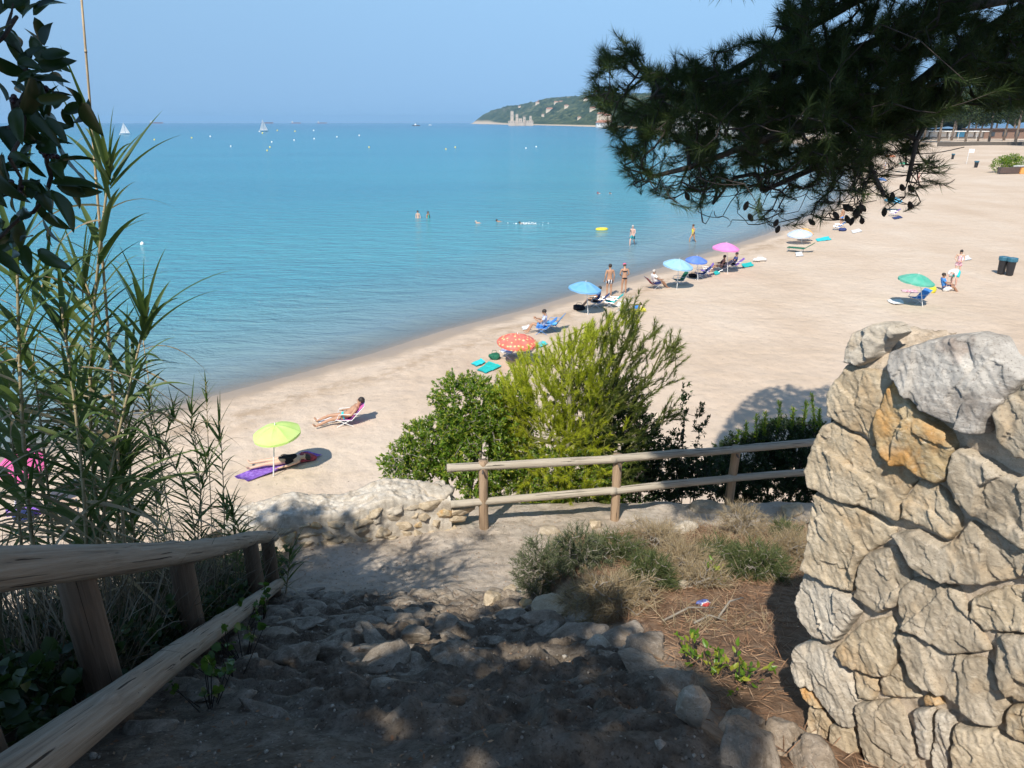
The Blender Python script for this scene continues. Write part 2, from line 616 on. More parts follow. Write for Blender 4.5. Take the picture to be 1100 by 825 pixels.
# far headland
m, nt, b = new_mat('headland')
co = n_coord(nt)
f = n_noise(nt, .022, 5, .75, co)
g = n_noise(nt, .006, 4, .6, co)
col = n_ramp(nt, f, [(.38, (.014, .026, .012)), (.5, (.045, .066, .028)), (.62, (.12, .13, .06))])
col = n_mix(nt, n_ramp(nt, g, [(.6, (0, 0, 0)), (.66, (.7, .7, .7))]), col, (.23, .20, .13))
zz = n_attr(nt, 'shore')
col = n_mix(nt, n_ramp(nt, n_math(nt, 'MULTIPLY', zz, .01, True), [(.25, (1, 1, 1)), (.42, (0, 0, 0))]), col, (.50, .40, .29))
L(nt, col, b.inputs['Base Color'])
b.inputs['Roughness'].default_value = 1
b.inputs['Specular IOR Level'].default_value = .05
n_bump(nt, b, f, 1, 6)
a = np.radians(np.linspace(-3.6, 40, 620))
r = np.geomspace(560, 5200, 330)
rr, aa = np.meshgrid(r, a, indexing='ij')
x, y = rr * np.sin(aa), rr * np.cos(aa)
sd = shore_sd(x, y)
pxa = 550 + 791 * np.tan(aa)
H = np.interp(pxa, [497, 503, 510, 520, 545, 580, 620, 650, 700, 760, 850, 1100], [0, 1.5, 5, 9.5, 17.5, 21.5, 24.5, 26, 27, 27, 26, 26]) * np.minimum(rr, 4600) / 791
z = 1.2 * np.clip(sd / 12, -1, 1) + H * sstep(5, np.interp(pxa, [500, 525, 560], [40, 90, 330]), sd) * (1 + .10 * vnoise(x * .004, y * .004, 0, 2))
z += sstep(60, 130, sd) * (9 * np.abs(vnoise(x * .035, y * .035, 0, 6)) + 5 * vnoise(x * .09, y * .09, 0, 8)) * sstep(0, 20, H)
z = np.where(sd < -5, -3, z)
HEAD = (x, y, z)
o = link('headland', mesh_np('headland', np.stack([x, y, z], -1).reshape(-1, 3), grid_faces(*x.shape), True, {'shore': sd}), m)
o['kind'] = 'structure'
def head_h(px_, py_):
    i = np.argmin((HEAD[0] - px_) ** 2 + (HEAD[1] - py_) ** 2)
    return float(HEAD[2].ravel()[i])

# ------------------------------------------------------------------ the near slope: stairs, landing, planted bank
XB_Y = [0, 1.73, 2.55, 3.3, 5.3, 6.0, 6.6, 7.1, 8]
XB_X = [.55, .6, .66, .5, .09, .15, 1.2, 3.6, 8]
def smin(a, b, k):
    h = np.clip(.5 + .5 * (b - a) / k, 0, 1)
    return b * (1 - h) + a * h - k * h * (1 - h)
def slope_drop(x, y):
    x = np.asarray(x, float); y = np.asarray(y, float)
    st = 1.74 + .634 * (y - 1.45)
    st = -smin(-st, -(1.5 + .08 * y), .25)
    land = 4.38 + .15 * (y - 5.6)
    st = smin(st, land, .25)
    patch = 2.25 + .44 * (y - 2.1)
    patch = smin(patch, land - .02, .2)
    t = sstep(-.05, .4, x - np.interp(y, XB_Y, XB_X))
    d = st * (1 - t) + patch * t
    xr = -1.32 - .22 * (y - 1.2)
    d = d + .50 * np.clip(xr - .75 - x, 0, None) ** 1.1
    yb = np.where(x > -.6, 7.95, 7.85 + .19 * (x + .8))
    d = d + .95 * np.clip(y - yb, 0, None) * sstep(0, .5, y - yb)
    return d
def rough(x, y):
    xb = np.interp(y, XB_Y, XB_X)
    xr = -1.32 - .22 * (y - 1.2)
    st = sstep(-.15, .1, x - xr) * (1 - sstep(-.1, .15, x - xb)) * sstep(1.45, 2.0, y + .5 * (x + .3) + .25 * vnoise(x * 2, y * 2, 0, 4)) * (1 - sstep(5.15, 5.7, y + .3 * vnoise(x, y, 0, 5)))
    return st, xb, xr
def ground_z(x, y):
    x = np.asarray(x, float); y = np.asarray(y, float)
    d = slope_drop(x, y)
    st, xb, xr = rough(x, y)
    # worn rock steps
    w = d + .10 * vnoise(x * 1.5, y * 1.5, 0, 31) + .05 * vnoise(x * 5, y * 5, 0, 32) + .05 * (x + .5)
    q = w / .15
    fr = q - np.floor(q)
    ter = (np.floor(q) + sstep(.62, 1.0, fr) + .12 * fr) * .15
    ch = 1.0 * st
    d2 = d + (ter - w + .02) * ch
    n = fbm(x * 3, y * 3, 0, 21, 4)
    rk = ridged(x * 4.2, y * 5.5, 0, 41, 4)
    d2 = d2 - st * (.040 * rk + .020 * fbm(x * 16, y * 16, 0, 51, 3)) - (1 - st) * .022 * n - (1 - st) * .006 * fbm(x * 14, y * 14, 0, 61, 3)
    return HC - d2
def ghit(px, py):
    d = ray(px, py)
    lo, hi = .5, 40
    ts = np.linspace(.4, 30, 3000)
    P = np.array([0, 0, HC]) + ts[:, None] * d
    below = P[:, 2] < (HC - slope_drop(P[:, 0], P[:, 1]))
    i = int(np.argmax(below))
    q = P[i].copy()
    q[2] = float(ground_z(q[:1], q[1:2])[0])
    return q

m, nt, b = new_mat('earth')
co = n_coord(nt)
pm, sm_, um = n_attr(nt, 'patch'), n_attr(nt, 'steps'), n_attr(nt, 'under')
n1 = n_noise(nt, 1.6, 6, .65, co)
n2 = n_noise(nt, 11, 8, .7, co, .3)
n3 = n_noise(nt, 70, 6, .75, co)
peb = nt.nodes.new('ShaderNodeTexVoronoi')
peb.inputs['Scale'].default_value = 42
peb.inputs['Randomness'].default_value = 1
L(nt, co, peb.inputs['Vector'])
pebc = n_mix(nt, n_ramp(nt, peb.outputs['Distance'], [(.16, (1, 1, 1)), (.26, (0, 0, 0))]), (0, 0, 0), n_ramp(nt, peb.outputs['Color'], [(.55, (0, 0, 0)), (.62, (.9, .9, .9))]))
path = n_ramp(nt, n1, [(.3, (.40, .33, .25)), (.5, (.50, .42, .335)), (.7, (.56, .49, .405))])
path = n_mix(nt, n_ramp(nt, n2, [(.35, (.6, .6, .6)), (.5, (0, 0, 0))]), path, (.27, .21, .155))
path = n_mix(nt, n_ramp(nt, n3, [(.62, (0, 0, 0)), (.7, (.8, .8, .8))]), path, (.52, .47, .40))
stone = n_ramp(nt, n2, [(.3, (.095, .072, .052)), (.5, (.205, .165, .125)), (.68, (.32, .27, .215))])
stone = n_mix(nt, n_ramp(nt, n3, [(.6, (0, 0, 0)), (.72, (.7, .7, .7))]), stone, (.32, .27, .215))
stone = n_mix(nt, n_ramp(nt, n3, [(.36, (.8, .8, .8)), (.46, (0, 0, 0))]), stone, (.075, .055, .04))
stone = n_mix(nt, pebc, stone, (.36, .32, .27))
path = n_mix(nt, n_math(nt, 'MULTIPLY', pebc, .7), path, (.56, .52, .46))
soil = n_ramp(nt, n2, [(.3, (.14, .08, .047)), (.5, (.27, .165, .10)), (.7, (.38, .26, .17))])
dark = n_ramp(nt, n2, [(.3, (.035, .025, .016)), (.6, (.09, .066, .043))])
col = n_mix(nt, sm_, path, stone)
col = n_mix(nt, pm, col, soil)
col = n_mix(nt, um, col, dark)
L(nt, col, b.inputs['Base Color'])
b.inputs['Roughness'].default_value = .95
b.inputs['Specular IOR Level'].default_value = .12
bp = n_bump(nt, None, n2, .8, .04)
bp = n_bump(nt, None, pebc, .6, .006, bp)
n_bump(nt, b, n3, .8, .012, bp)
EARTH = m
xs = np.concatenate([np.arange(-16, -3.2, .3), np.arange(-3.2, 2.4, .02), np.arange(2.4, 4.5, .06), np.arange(4.5, 16, .4)])
ys = np.concatenate([np.arange(-9, .8, .3), np.arange(.8, 5.9, .018), np.arange(5.9, 8.6, .03), np.arange(8.6, 17, .2)])
X, Y = np.meshgrid(xs, ys, indexing='ij')
Z = ground_z(X, Y)
st, xb, xr = rough(X, Y)
wv = .12 * vnoise(X * 2.2, Y * 2.2, 0, 77)
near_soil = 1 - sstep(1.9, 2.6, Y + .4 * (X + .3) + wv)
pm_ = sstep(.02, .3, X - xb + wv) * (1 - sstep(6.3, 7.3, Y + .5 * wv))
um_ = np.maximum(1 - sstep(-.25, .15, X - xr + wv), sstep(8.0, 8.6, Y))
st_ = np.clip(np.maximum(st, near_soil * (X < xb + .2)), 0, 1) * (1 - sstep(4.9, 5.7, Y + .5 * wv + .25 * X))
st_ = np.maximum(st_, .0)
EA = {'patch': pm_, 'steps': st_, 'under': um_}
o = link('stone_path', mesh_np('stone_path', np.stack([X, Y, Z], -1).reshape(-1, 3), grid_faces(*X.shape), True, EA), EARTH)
o['kind'] = 'structure'
# ------------------------------------------------------------------ rocks
def rock_mesh(name, seed, size, sub=4, nf=16, cut=.82, rough_=.06, flat=0.0):
    cut = cut - .12; size = np.asarray(size) * 1.2; rough_ = rough_ * .8
    """a faceted, weathered stone: a sphere cut by random planes, then roughened"""
    g = np.random.default_rng(seed)
    bm = bmesh.new()
    bmesh.ops.create_icosphere(bm, subdivisions=sub, radius=1)
    v = np.array([q.co[:] for q in bm.verts])
    f = np.array([[q.index for q in p.verts] for p in bm.faces], np.int32)
    bm.free()
    n = g.normal(size=(nf, 3))
    if flat:
        n[:, 2] *= 1 + flat
    n /= np.linalg.norm(n, axis=1)[:, None]
    d = g.uniform(cut - .22, cut + .1, nf)
    dots = v @ n.T
    lim = np.where(dots > .05, d[None] / np.maximum(dots, .05), 9)
    r = np.minimum(1.0, lim.min(1))
    r = r * (1 + rough_ * fbm(v[:, 0] * 2.6, v[:, 1] * 2.6, v[:, 2] * 2.6, seed % 97, 4) + rough_ * .5 * ridged(v[:, 0] * 4, v[:, 1] * 4, v[:, 2] * 7, seed % 89, 3))
    v = v * r[:, None] * np.asarray(size)[None] / 2
    return mesh_np(name, v, f, True)

ROCK = [rock_mat('rock_beige', (.43, .345, .235), (.56, .47, .345), (.27, .21, .14), (.45, .31, .17), .25),
        rock_mat('rock_grey', (.36, .297, .215), (.50, .425, .325), (.22, .18, .13), (.43, .32, .20), .25),
        rock_mat('rock_white', (.44, .38, .30), (.57, .51, .42), (.28, .24, .185), (.46, .35, .23), .15),
        rock_mat('rock_ochre', (.45, .34, .19), (.57, .49, .36), (.26, .19, .11), (.52, .26, .07), .45),
        rock_mat('rock_marble', (.41, .375, .33), (.60, .56, .50), (.18, .15, .125), (.33, .19, .12), .12, 4.2),
        rock_mat('rock_dusty', (.27, .215, .16), (.40, .335, .265), (.16, .125, .09), None, 0, 9)]
MORTAR = rock_mat('mortar', (.47, .38, .285), (.56, .47, .36), (.34, .265, .19), None, 0, 14)

# ------------------------------------------------------------------ big stone wall at the right
WP0 = np.array([1.12, 2.2])
WT = np.array([.447, -.894]); WT /= np.linalg.norm(WT)
WN = np.array([-WT[1] * -1, -WT[0]]) * -1
WN = np.array([WT[1], -WT[0]])
def wall_uv(px, py):
    d = ray(px, py)
    t = (WP0 @ WN) / (d[:2] @ WN)
    P = np.array([0, 0, HC]) + d * t
    return (P[:2] - WP0) @ WT, P[2]
def wall_xyz(u, v, h):
    u, v, h = np.broadcast_arrays(u, v, h)
    x = WP0[0] + u * WT[0] + h * WN[0]
    y = WP0[1] + u * WT[1] + h * WN[1]
    return np.stack([x, y, v], -1)
STONES = [  # outline (pixels), material, stand-off, tilt (u, v), depth of the sides
    ([(918, 357), (937, 349), (957, 349), (966, 359), (949, 369), (940, 384), (926, 392), (912, 388), (912, 375)], 2, .0, (.1, -.12), .06),
    ([(910, 392), (920, 395), (937, 397), (962, 402), (956, 421), (949, 440), (946, 477), (937, 479), (933, 468), (908, 456), (895, 445), (893, 421), (902, 404)], 0, .00, (.12, -.1), .34),
    ([(968, 402), (982, 427), (1005, 450), (1023, 465), (1028, 477), (1024, 511), (1012, 517), (994, 509), (982, 498), (964, 497), (952, 480), (947, 458), (950, 444), (957, 421)], 3, .035, (.05, -.22), .1),
    ([(964, 376), (975, 375), (1002, 365), (1046, 360), (1066, 366), (1078, 384), (1095, 395), (1100, 407), (1092, 418), (1078, 436), (1065, 463), (1049, 461), (1034, 452), (1005, 437), (988, 423), (970, 402), (965, 392)], 4, .045, (.0, -.42), .07),
    ([(1112, 405), (1092, 423), (1082, 439), (1084, 465), (1090, 474), (1104, 486), (1130, 490), (1136, 410)], 1, .06, (-.1, -.3), .16),
    ([(1037, 480), (1060, 491), (1078, 503), (1100, 514), (1132, 530), (1136, 598), (1100, 582), (1078, 566), (1052, 550), (1037, 533), (1028, 514), (1028, 500), (1030, 485)], 1, .04, (.05, -.25), .1),
    ([(888, 456), (899, 452), (912, 462), (946, 482), (975, 503), (988, 514), (972, 532), (968, 558), (946, 548), (923, 540), (902, 531), (882, 520), (876, 503), (880, 479)], 0, .025, (.1, -.12), .34),
    ([(990, 514), (1002, 517), (1017, 526), (1034, 553), (1032, 568), (1023, 578), (994, 563), (973, 555), (975, 536)], 0, -.005, (0, -.1), .08),
    ([(882, 527), (894, 532), (923, 545), (946, 556), (962, 568), (960, 577), (940, 590), (927, 602), (922, 632), (908, 631), (895, 624), (870, 608), (874, 580), (878, 545)], 0, .02, (.1, -.14), .34),
    ([(937, 592), (962, 586), (973, 600), (982, 622), (969, 647), (950, 656), (926, 637), (931, 605)], 1, .015, (.06, -.25), .08),
    ([(866, 611), (876, 613), (898, 629), (919, 641), (928, 656), (914, 672), (903, 686), (892, 687), (879, 681), (863, 660), (860, 643)], 2, .02, (.1, -.1), .34),
    ([(861, 692), (876, 688), (901, 700), (915, 724), (924, 749), (922, 778), (911, 775), (892, 755), (882, 741), (863, 730), (857, 708)], 2, .025, (.12, -.1), .34),
    ([(909, 690), (930, 668), (959, 661), (968, 682), (969, 704), (959, 723), (943, 724), (915, 711), (904, 698)], 0, .02, (.06, -.18), .08),
    ([(926, 754), (962, 750), (972, 766), (985, 798), (990, 850), (956, 850), (937, 814), (930, 785)], 1, .015, (.04, -.04), .08),
    ([(898, 776), (911, 777), (926, 791), (926, 807), (911, 809), (899, 792)], 0, .01, (.05, -.1), .08),
    ([(872, 758), (890, 764), (896, 778), (892, 798), (872, 795)], 0, .01, (.1, 0), .3),
    ([(863, 734), (881, 744), (891, 761), (873, 755)], 3, .01, (.1, 0), .3),
    ([(918, 716), (943, 728), (946, 740), (940, 751), (927, 748), (921, 730)], 0, -.005, (0, 0), .07),
    ([(950, 728), (968, 710), (986, 737), (992, 749), (975, 748), (949, 746)], 0, -.004, (0, 0), .07),
    ([(968, 570), (990, 568), (1022, 584), (1036, 575), (1045, 559), (1075, 571), (1100, 589), (1134, 606), (1134, 618), (1100, 620), (1060, 624), (1030, 623), (1008, 616), (990, 604), (984, 592)], 1, .035, (.02, -.3), .1),
    ([(985, 620), (1005, 622), (1031, 630), (1048, 664), (1068, 697), (1033, 699), (1021, 697), (998, 678), (979, 670), (972, 653), (973, 632)], 1, .025, (.04, -.18), .1),
    ([(1050, 640), (1085, 628), (1100, 629), (1134, 632), (1134, 680), (1100, 675), (1062, 676), (1047, 660)], 0, .0, (0, -.08), .07),
    ([(972, 678), (995, 681), (1017, 699), (1056, 706), (1072, 722), (1086, 752), (1077, 776), (1056, 771), (1040, 758), (1024, 746), (1005, 737), (989, 723), (979, 702)], 1, .035, (.05, -.18), .1),
    ([(1071, 679), (1100, 681), (1134, 685), (1134, 753), (1100, 748), (1089, 736), (1078, 711)], 1, .03, (0, -.12), .1),
    ([(985, 761), (1004, 759), (1004, 813), (992, 810), (988, 785)], 2, .015, (.05, -.05), .07),
    ([(1008, 762), (1028, 768), (1026, 798), (1027, 845), (1006, 840)], 2, .015, (.08, -.05), .07),
    ([(1031, 776), (1072, 783), (1100, 799), (1134, 812), (1134, 860), (1031, 860)], 0, .025, (.05, -.1), .08),
    ([(997, 744), (1008, 742), (1016, 756), (998, 756)], 3, .005, (0, 0), .07),
    ([(1090, 757), (1100, 755), (1134, 760), (1134, 804), (1100, 793), (1084, 780)], 0, .01, (0, -.1), .07),
    ([(893, 803), (908, 812), (930, 815), (945, 850), (890, 850), (884, 815)], 0, .01, (0, -.1), .2)]
def wall_stone(poly, off, tilt, side, seed, step, root, mat, du=0.0):
    P = np.array([wall_uv(*q) for q in poly])
    P[:, 0] += du
    # round the corners a little and roughen the outline
    Q = []
    for i in range(len(P)):
        a, b_, c_ = P[i - 1], P[i], P[(i + 1) % len(P)]
        Q += [b_ * .94 + a * .06, b_ * .94 + c_ * .06]
    P = np.array(Q)
    P = np.array(Q)
    c0_ = P.mean(0)
    P = c0_ + (P - c0_) * (1 + .0045 / np.maximum(.05, np.linalg.norm(P - c0_, axis=1)))[:, None]
    lo, hi = P.min(0) - step * 2, P.max(0) + step * 2
    u = np.arange(lo[0], hi[0] + step, step)
    v = np.arange(lo[1], hi[1] + step, step)
    U, V = np.meshgrid(u, v, indexing='ij')
    d, bx, by = poly_dist(U, V, P)
    ins = inside(U, V, P)
    d = np.where(ins, d, -d)
    d = d + .0022 * fbm(U * 60, V * 60, seed, seed % 50, 2) * ins
    cen = P.mean(0)
    lu, lv = U - cen[0], V - cen[1]
    g = np.random.default_rng(seed)
    fac = np.full(U.shape, 9.0)
    for k in range(3):
        gu, gv = g.normal(0, .15, 2)
        fac = np.minimum(fac, g.uniform(.0, .02) + gu * lu + gv * lv)
    fac = np.clip(fac, -.03, .03)
    # split faces: flat chips with small ledges between them, running with the bedding of the stone
    wu = U + .0025 * fbm(U * 40, V * 30, seed, 13, 3)
    wv_ = V + .0025 * fbm(U * 40, V * 30, seed, 14, 3)
    ca, sa = math.cos(.9), math.sin(.9)
    p1, p2 = (wu * ca - wv_ * sa) * .55, wu * sa + wv_ * ca
    chips = np.zeros(U.shape)
    for dens, amp_, tl in ((30, .0055, .085), (260, .0016, .07)):
        area = (hi[0] - lo[0]) * (hi[1] - lo[1])
        n_ = int(max(5, dens * area * 1.3))
        su, sv = g.uniform(lo[0], hi[0], n_), g.uniform(lo[1], hi[1], n_)
        q1, q2 = (su * ca - sv * sa) * .55, su * sa + sv * ca
        best = np.full(U.shape, 9e9); hh = np.zeros(U.shape)
        for k in range(n_):
            dd = (p1 - q1[k]) ** 2 + (p2 - q2[k]) ** 2
            m_ = dd < best
            best = np.where(m_, dd, best)
            hh = np.where(m_, g.normal(0, amp_) + g.normal(0, tl) * (U - su[k]) + g.normal(0, tl) * (V - sv[k]), hh)
        chips += np.clip(hh, -.018, .018)
    strat = ridged(p1 * 20 + seed, p2 * 46, 0, seed % 61, 4)
    h = off * .6 - (.05 + tilt[0] * .4) * lu + (tilt[1] * .4 - .06) * lv + fac * .32 + chips + .0022 * strat + .0022 * fbm(U * 60, V * 60, seed, 9, 4)
    e = np.clip(d, 0, None)
    h = h + .036 * (1 - np.exp(-e / .003)) - .014
    edge = d < 0
    t = np.where(edge, np.minimum(1, -d / np.maximum(1e-9, np.hypot(U - bx, V - by))), 0)
    Ue = np.where(edge, bx, U)
    Ve = np.where(edge, by, V)
    h = np.where(edge, -side + .01 * fbm(U * 20, V * 20, 0, 3, 2), h)
    keep = d > -step * 1.5
    F = grid_faces(*U.shape)
    F = F[keep.ravel()[F].all(1) & (ins.ravel()[F].any(1))]
    used = np.unique(F)
    mp = np.full(U.size, -1)
    mp[used] = np.arange(len(used))
    W = wall_xyz(Ue, Ve, h).reshape(-1, 3)[used]
    return link('stone', mesh_np('stone', W, mp[F].astype(np.int32), True), mat, root)
wall_root = thing('stone_wall', 'tall sunlit wall of big rough beige stones in mortar at the right edge', 'wall')
uR = wall_uv(1134, 600)[0]
for i, (poly, mi, off, tilt, side) in enumerate(STONES):
    wall_stone(poly, off, tilt, side, 100 + i * 7, .0034, wall_root, ROCK[mi])
for i, (poly, mi, off, tilt, side) in enumerate(STONES):     # the wall goes on past the frame
    if np.mean([q[0] for q in poly]) < 1085 and i not in (3,):
        wall_stone(poly, off, tilt, min(side, .1), 500 + i * 7, .011, wall_root, ROCK[mi], uR + .12)
# mortar core: front, left end and top in one sheet
us = np.concatenate([[-.0] * 1, np.arange(0, uR + .05, .006), np.arange(uR + .05, uR + 1.2, .03)])[1:]
vtop0 = HC - .70
vs_ = np.arange(HC - 3.0, vtop0 + .001, .006)
ul = np.interp(vs_, [HC - 2.5, HC - 2.3, HC - 2.0, HC - 1.6, HC - 1.2, HC - 1.0, HC - .7], [wall_uv(874, 790)[0], wall_uv(874, 770)[0], wall_uv(868, 700)[0], wall_uv(872, 600)[0], wall_uv(884, 500)[0], wall_uv(897, 430)[0], wall_uv(916, 375)[0]]) + .012
U = ul[None, :] + (us[:, None]) * (1 - ul[None, :] / us[-1])
V = np.broadcast_to(vs_[None], U.shape)
Hm = -.006 + .007 * fbm(U * 11, V * 11, 0, 5, 4) + .0025 * fbm(U * 70, V * 70, 0, 6, 3)
vt = vtop0 - .10 * sstep(.1, .6, U)
Vv = HC - 3.0 + (V - (HC - 3.0)) * (vt - (HC - 3.0)) / (vtop0 - (HC - 3.0))
rnd = np.clip((V - (vtop0 - .06)) / .06, 0, 1)
core = wall_xyz(U, Vv, Hm - .03 * rnd ** 2)
mb_v = core.reshape(-1, 3)
mb_f = grid_faces(*U.shape)
link('mortar', mesh_np('mortar', mb_v, mb_f, True), MORTAR, wall_root)
tt = np.linspace(0, 1, 70)
A = core[:, -1, :]
top = A[:, None, :] + tt[None, :, None] * np.array([-WN[0] * .46, -WN[1] * .46, 0])
uu = U[:, -1][:, None]
top[..., 2] += -.02 * tt ** 2 + .05 * np.sin(np.clip(tt * 1.3, 0, 1) * math.pi) + sstep(0, .1, tt)[None] * (.016 * fbm(uu * 12, tt[None] * 6, 0, 15, 4) + .006 * fbm(uu * 60, tt[None] * 28, 0, 16, 2))
link('coping', mesh_np('coping', top.reshape(-1, 3), grid_faces(*top.shape[:2]), True), MORTAR, wall_root)
Bk = core[0, :, :]
end = Bk[:, None, :] + np.linspace(0, 1, 40)[None, :, None] * np.array([-WN[0] * .46, -WN[1] * .46, 0])
en = .02 * fbm(np.linspace(0, 3, 40)[None] * 2, vs_[:, None] * 8, 0, 25, 4)
end[..., 0] -= WT[0] * (en + .0); end[..., 1] -= WT[1] * en
back = core[:, :, :][::6, ::10] + np.array([-WN[0] * .46, -WN[1] * .46, 0])
link('end_face', mesh_np('end_face', end.reshape(-1, 3), grid_faces(*end.shape[:2]), True), MORTAR, wall_root)
link('back_face', mesh_np('back_face', back.reshape(-1, 3), grid_faces(*back.shape[:2]), True), MORTAR, wall_root)

# ------------------------------------------------------------------ rocks edging the stairs
BORDER = [  # px, py, size (x, y, z), spin, material, seed, label
    (590, 668, (.34, .26, .16), .4, 0, 3, 'pale squarish rock at the top of the row edging the stone stairs'),
    (566, 660, (.16, .13, .17), 1.0, 3, 4, 'small tan rock standing at the upper end of the stair edging'),
    (618, 690, (.40, .28, .11), .2, 5, 5, 'flat grey slab in the middle of the stair edging'),
    (661, 694, (.32, .24, .10), .8, 5, 6, 'flat layered rock right of the grey slab in the stair edging'),
    (636, 705, (.17, .14, .13), 0, 2, 7, 'small whitish rock below the grey slab of the stair edging'),
    (697, 704, (.28, .23, .11), 1.3, 5, 8, 'broad rock in the stair edging beside the red needle litter'),
    (692, 733, (.26, .22, .11), 2.2, 5, 9, 'dusty rock in the stair edging below the needle litter'),
    (728, 748, (.20, .19, .12), .6, 5, 10, 'dusty brown rock in the stair edging above the white rock'),
    (738, 789, (.11, .10, .2), .3, 2, 11, 'white upright rock near the foot of the tall wall'),
    (795, 790, (.22, .17, .13), .9, 5, 12, 'rounded dusty rock beside the white upright rock'),
    (842, 800, (.24, .18, .12), 1.9, 5, 13, 'rounded pinkish rock at the foot of the tall wall'),
    (800, 830, (.28, .2, .12), 1.2, 5, 14, 'dusty rock at the bottom edge of the photo before the tall wall'),
    (877, 826, (.2, .16, .11), 2.6, 5, 15, 'dusty rock under the corner of the tall wall'),
    (655, 716, (.20, .16, .10), 2.0, 5, 16, 'small brown rock at the lower side of the stair edging'),
    (528, 655, (.2, .16, .13), 1.1, 0, 17, 'small rock at the stair head beside the grey green bush'),
    (548, 640, (.18, .15, .16), .1, 1, 18, 'dark crevice rock beside the grey green bush')]
for px, py, s, rz, mi, sd_, lab in BORDER:
    P = ghit(px, py)
    o = link('edging_rock', rock_mesh('edging_rock', sd_, s, 5, 14, .8, .07), ROCK[mi], None, (P[0], P[1], P[2] + s[2] * .22))
    o.rotation_euler = (.1, -.1, rz)
    tag(o, lab, 'rock', 'rocks edging the stone stairs')
# rough rock ledges that make the steps
ss = thing('stone_stairs', 'worn stairs of rough dark rock ledges descending in shade to the landing', 'stairs', ghit(470, 720))
SS = np.array(ss.location)
STEPM = rock_mat('step_rock', (.23, .19, .145), (.37, .32, .26), (.11, .085, .062), None, 0, 9)
g = np.random.default_rng(14)
yy = 1.95
k = 0
while yy < 5.5:
    xl, xr_ = -1.28 - .22 * (yy - 1.2), float(np.interp(yy, XB_Y, XB_X)) + .05
    x = xl + g.uniform(.0, .15)
    while x < xr_ - .05:
        w = g.uniform(.10, .30)
        qx, qy, _z = project(np.array([x, yy, HC - float(slope_drop(np.array([x]), np.array([yy]))[0])]))
        if g.random() < .85 and not (qx > 430 + (760 - qy) * 1.5 and qy > 690):
            px_ = x + w / 2; py_ = yy + .07 * math.sin(px_ * 3 + yy * 4) + g.normal(0, .05) - .10 * (px_ + .6)
            z_ = float(ground_z(np.array([px_]), np.array([py_]))[0])
            hgt = g.uniform(.06, .10)
            o = link('step_stone', rock_mesh('step_stone', 2000 + k, (w * 1.15, g.uniform(.10, .2), hgt), 4, 11, .76, .10), STEPM if g.random() < .85 else ROCK[5], ss, (px_ - SS[0], py_ - SS[1], z_ - hgt * .17 - SS[2]))
            o.rotation_euler = (g.normal(-.15, .12), g.normal(0, .12), g.normal(-.1, .3))
            k += 1
        x += w * g.uniform(.85, 1.15)
    yy += g.uniform(.13, .2)
# gravel and crumbs of stone on the stairs
V_, F_, n_ = [], [], 0
ic = rock_mesh('seed', 5, (1, 1, 1), 1, 8, .8, .1)
iv = np.array([q.co[:] for q in ic.vertices]); if_ = np.array([list(p.vertices) for p in ic.polygons])
for k in range(3400):
    y_ = g.uniform(1.15, 7.3); x_ = g.uniform(-2.3, 3.0)
    if x_ > float(np.interp(y_, XB_Y, XB_X)) + .05 or x_ < -1.25 - .22 * (y_ - 1.2): continue
    s_ = .006 + .016 * g.random() ** 3 + (.03 * g.random() if g.random() < .04 else 0)
    z_ = float(ground_z(np.array([x_]), np.array([y_]))[0])
    V_.append(iv * g.uniform(.6, 1.2, 3) * s_ + [x_, y_, z_ + s_ * .2]); F_.append(if_ + n_); n_ += len(iv)
tag(link('gravel', mesh_np('gravel', np.concatenate(V_), np.concatenate(F_).astype(np.int32), False), rock_mat('gravel_stone', (.36, .31, .25), (.52, .47, .4), (.22, .18, .14), None, 0, 30)), 'loose gravel scattered over stairs and landing', 'gravel', kind='stuff')
# low rocks under the fence and on the landing
for px, py, s, rz, mi, sd_, lab in [
        (455, 645, (.2, .13, .09), .2, 1, 40, 'pale flat stone at the head of the stairs on the landing'),
        (735, 640 - 8, (.16, .13, .13), .5, 2, 41, 'pale stone among the dry grass under the right fence'),
        (735, 572, (.34, .24, .16), .3, 2, 42, 'pale sunlit rock below the middle fence posts'),
        (760, 548, (.62, .3, .16), .1, 1, 43, 'long shaded rock at the foot of the right fence post'),
        (590, 572, (.3, .2, .12), .2, 1, 44, 'low rock under the lower fence rail'),
        (640, 566, (.2, .16, .12), 1.2, 0, 45, 'rock at the foot of the middle fence post'),
        (682, 614, (.13, .11, .13), .4, 2, 46, 'small whitish stone among the green bushes of the bank'),
        (850, 552, (.4, .25, .2), 1.2, 0, 47, 'shaded rock beside the tall wall under the fence')]:
    P = ghit(px, py)
    o = link('loose_rock', rock_mesh('loose_rock', sd_, s, 4, 14, .8, .08), ROCK[mi], None, (P[0], P[1], P[2] + s[2] * .15))
    o.rotation_euler = (.05, .1, rz)
    tag(o, lab, 'rock', 'loose rocks on the bank')

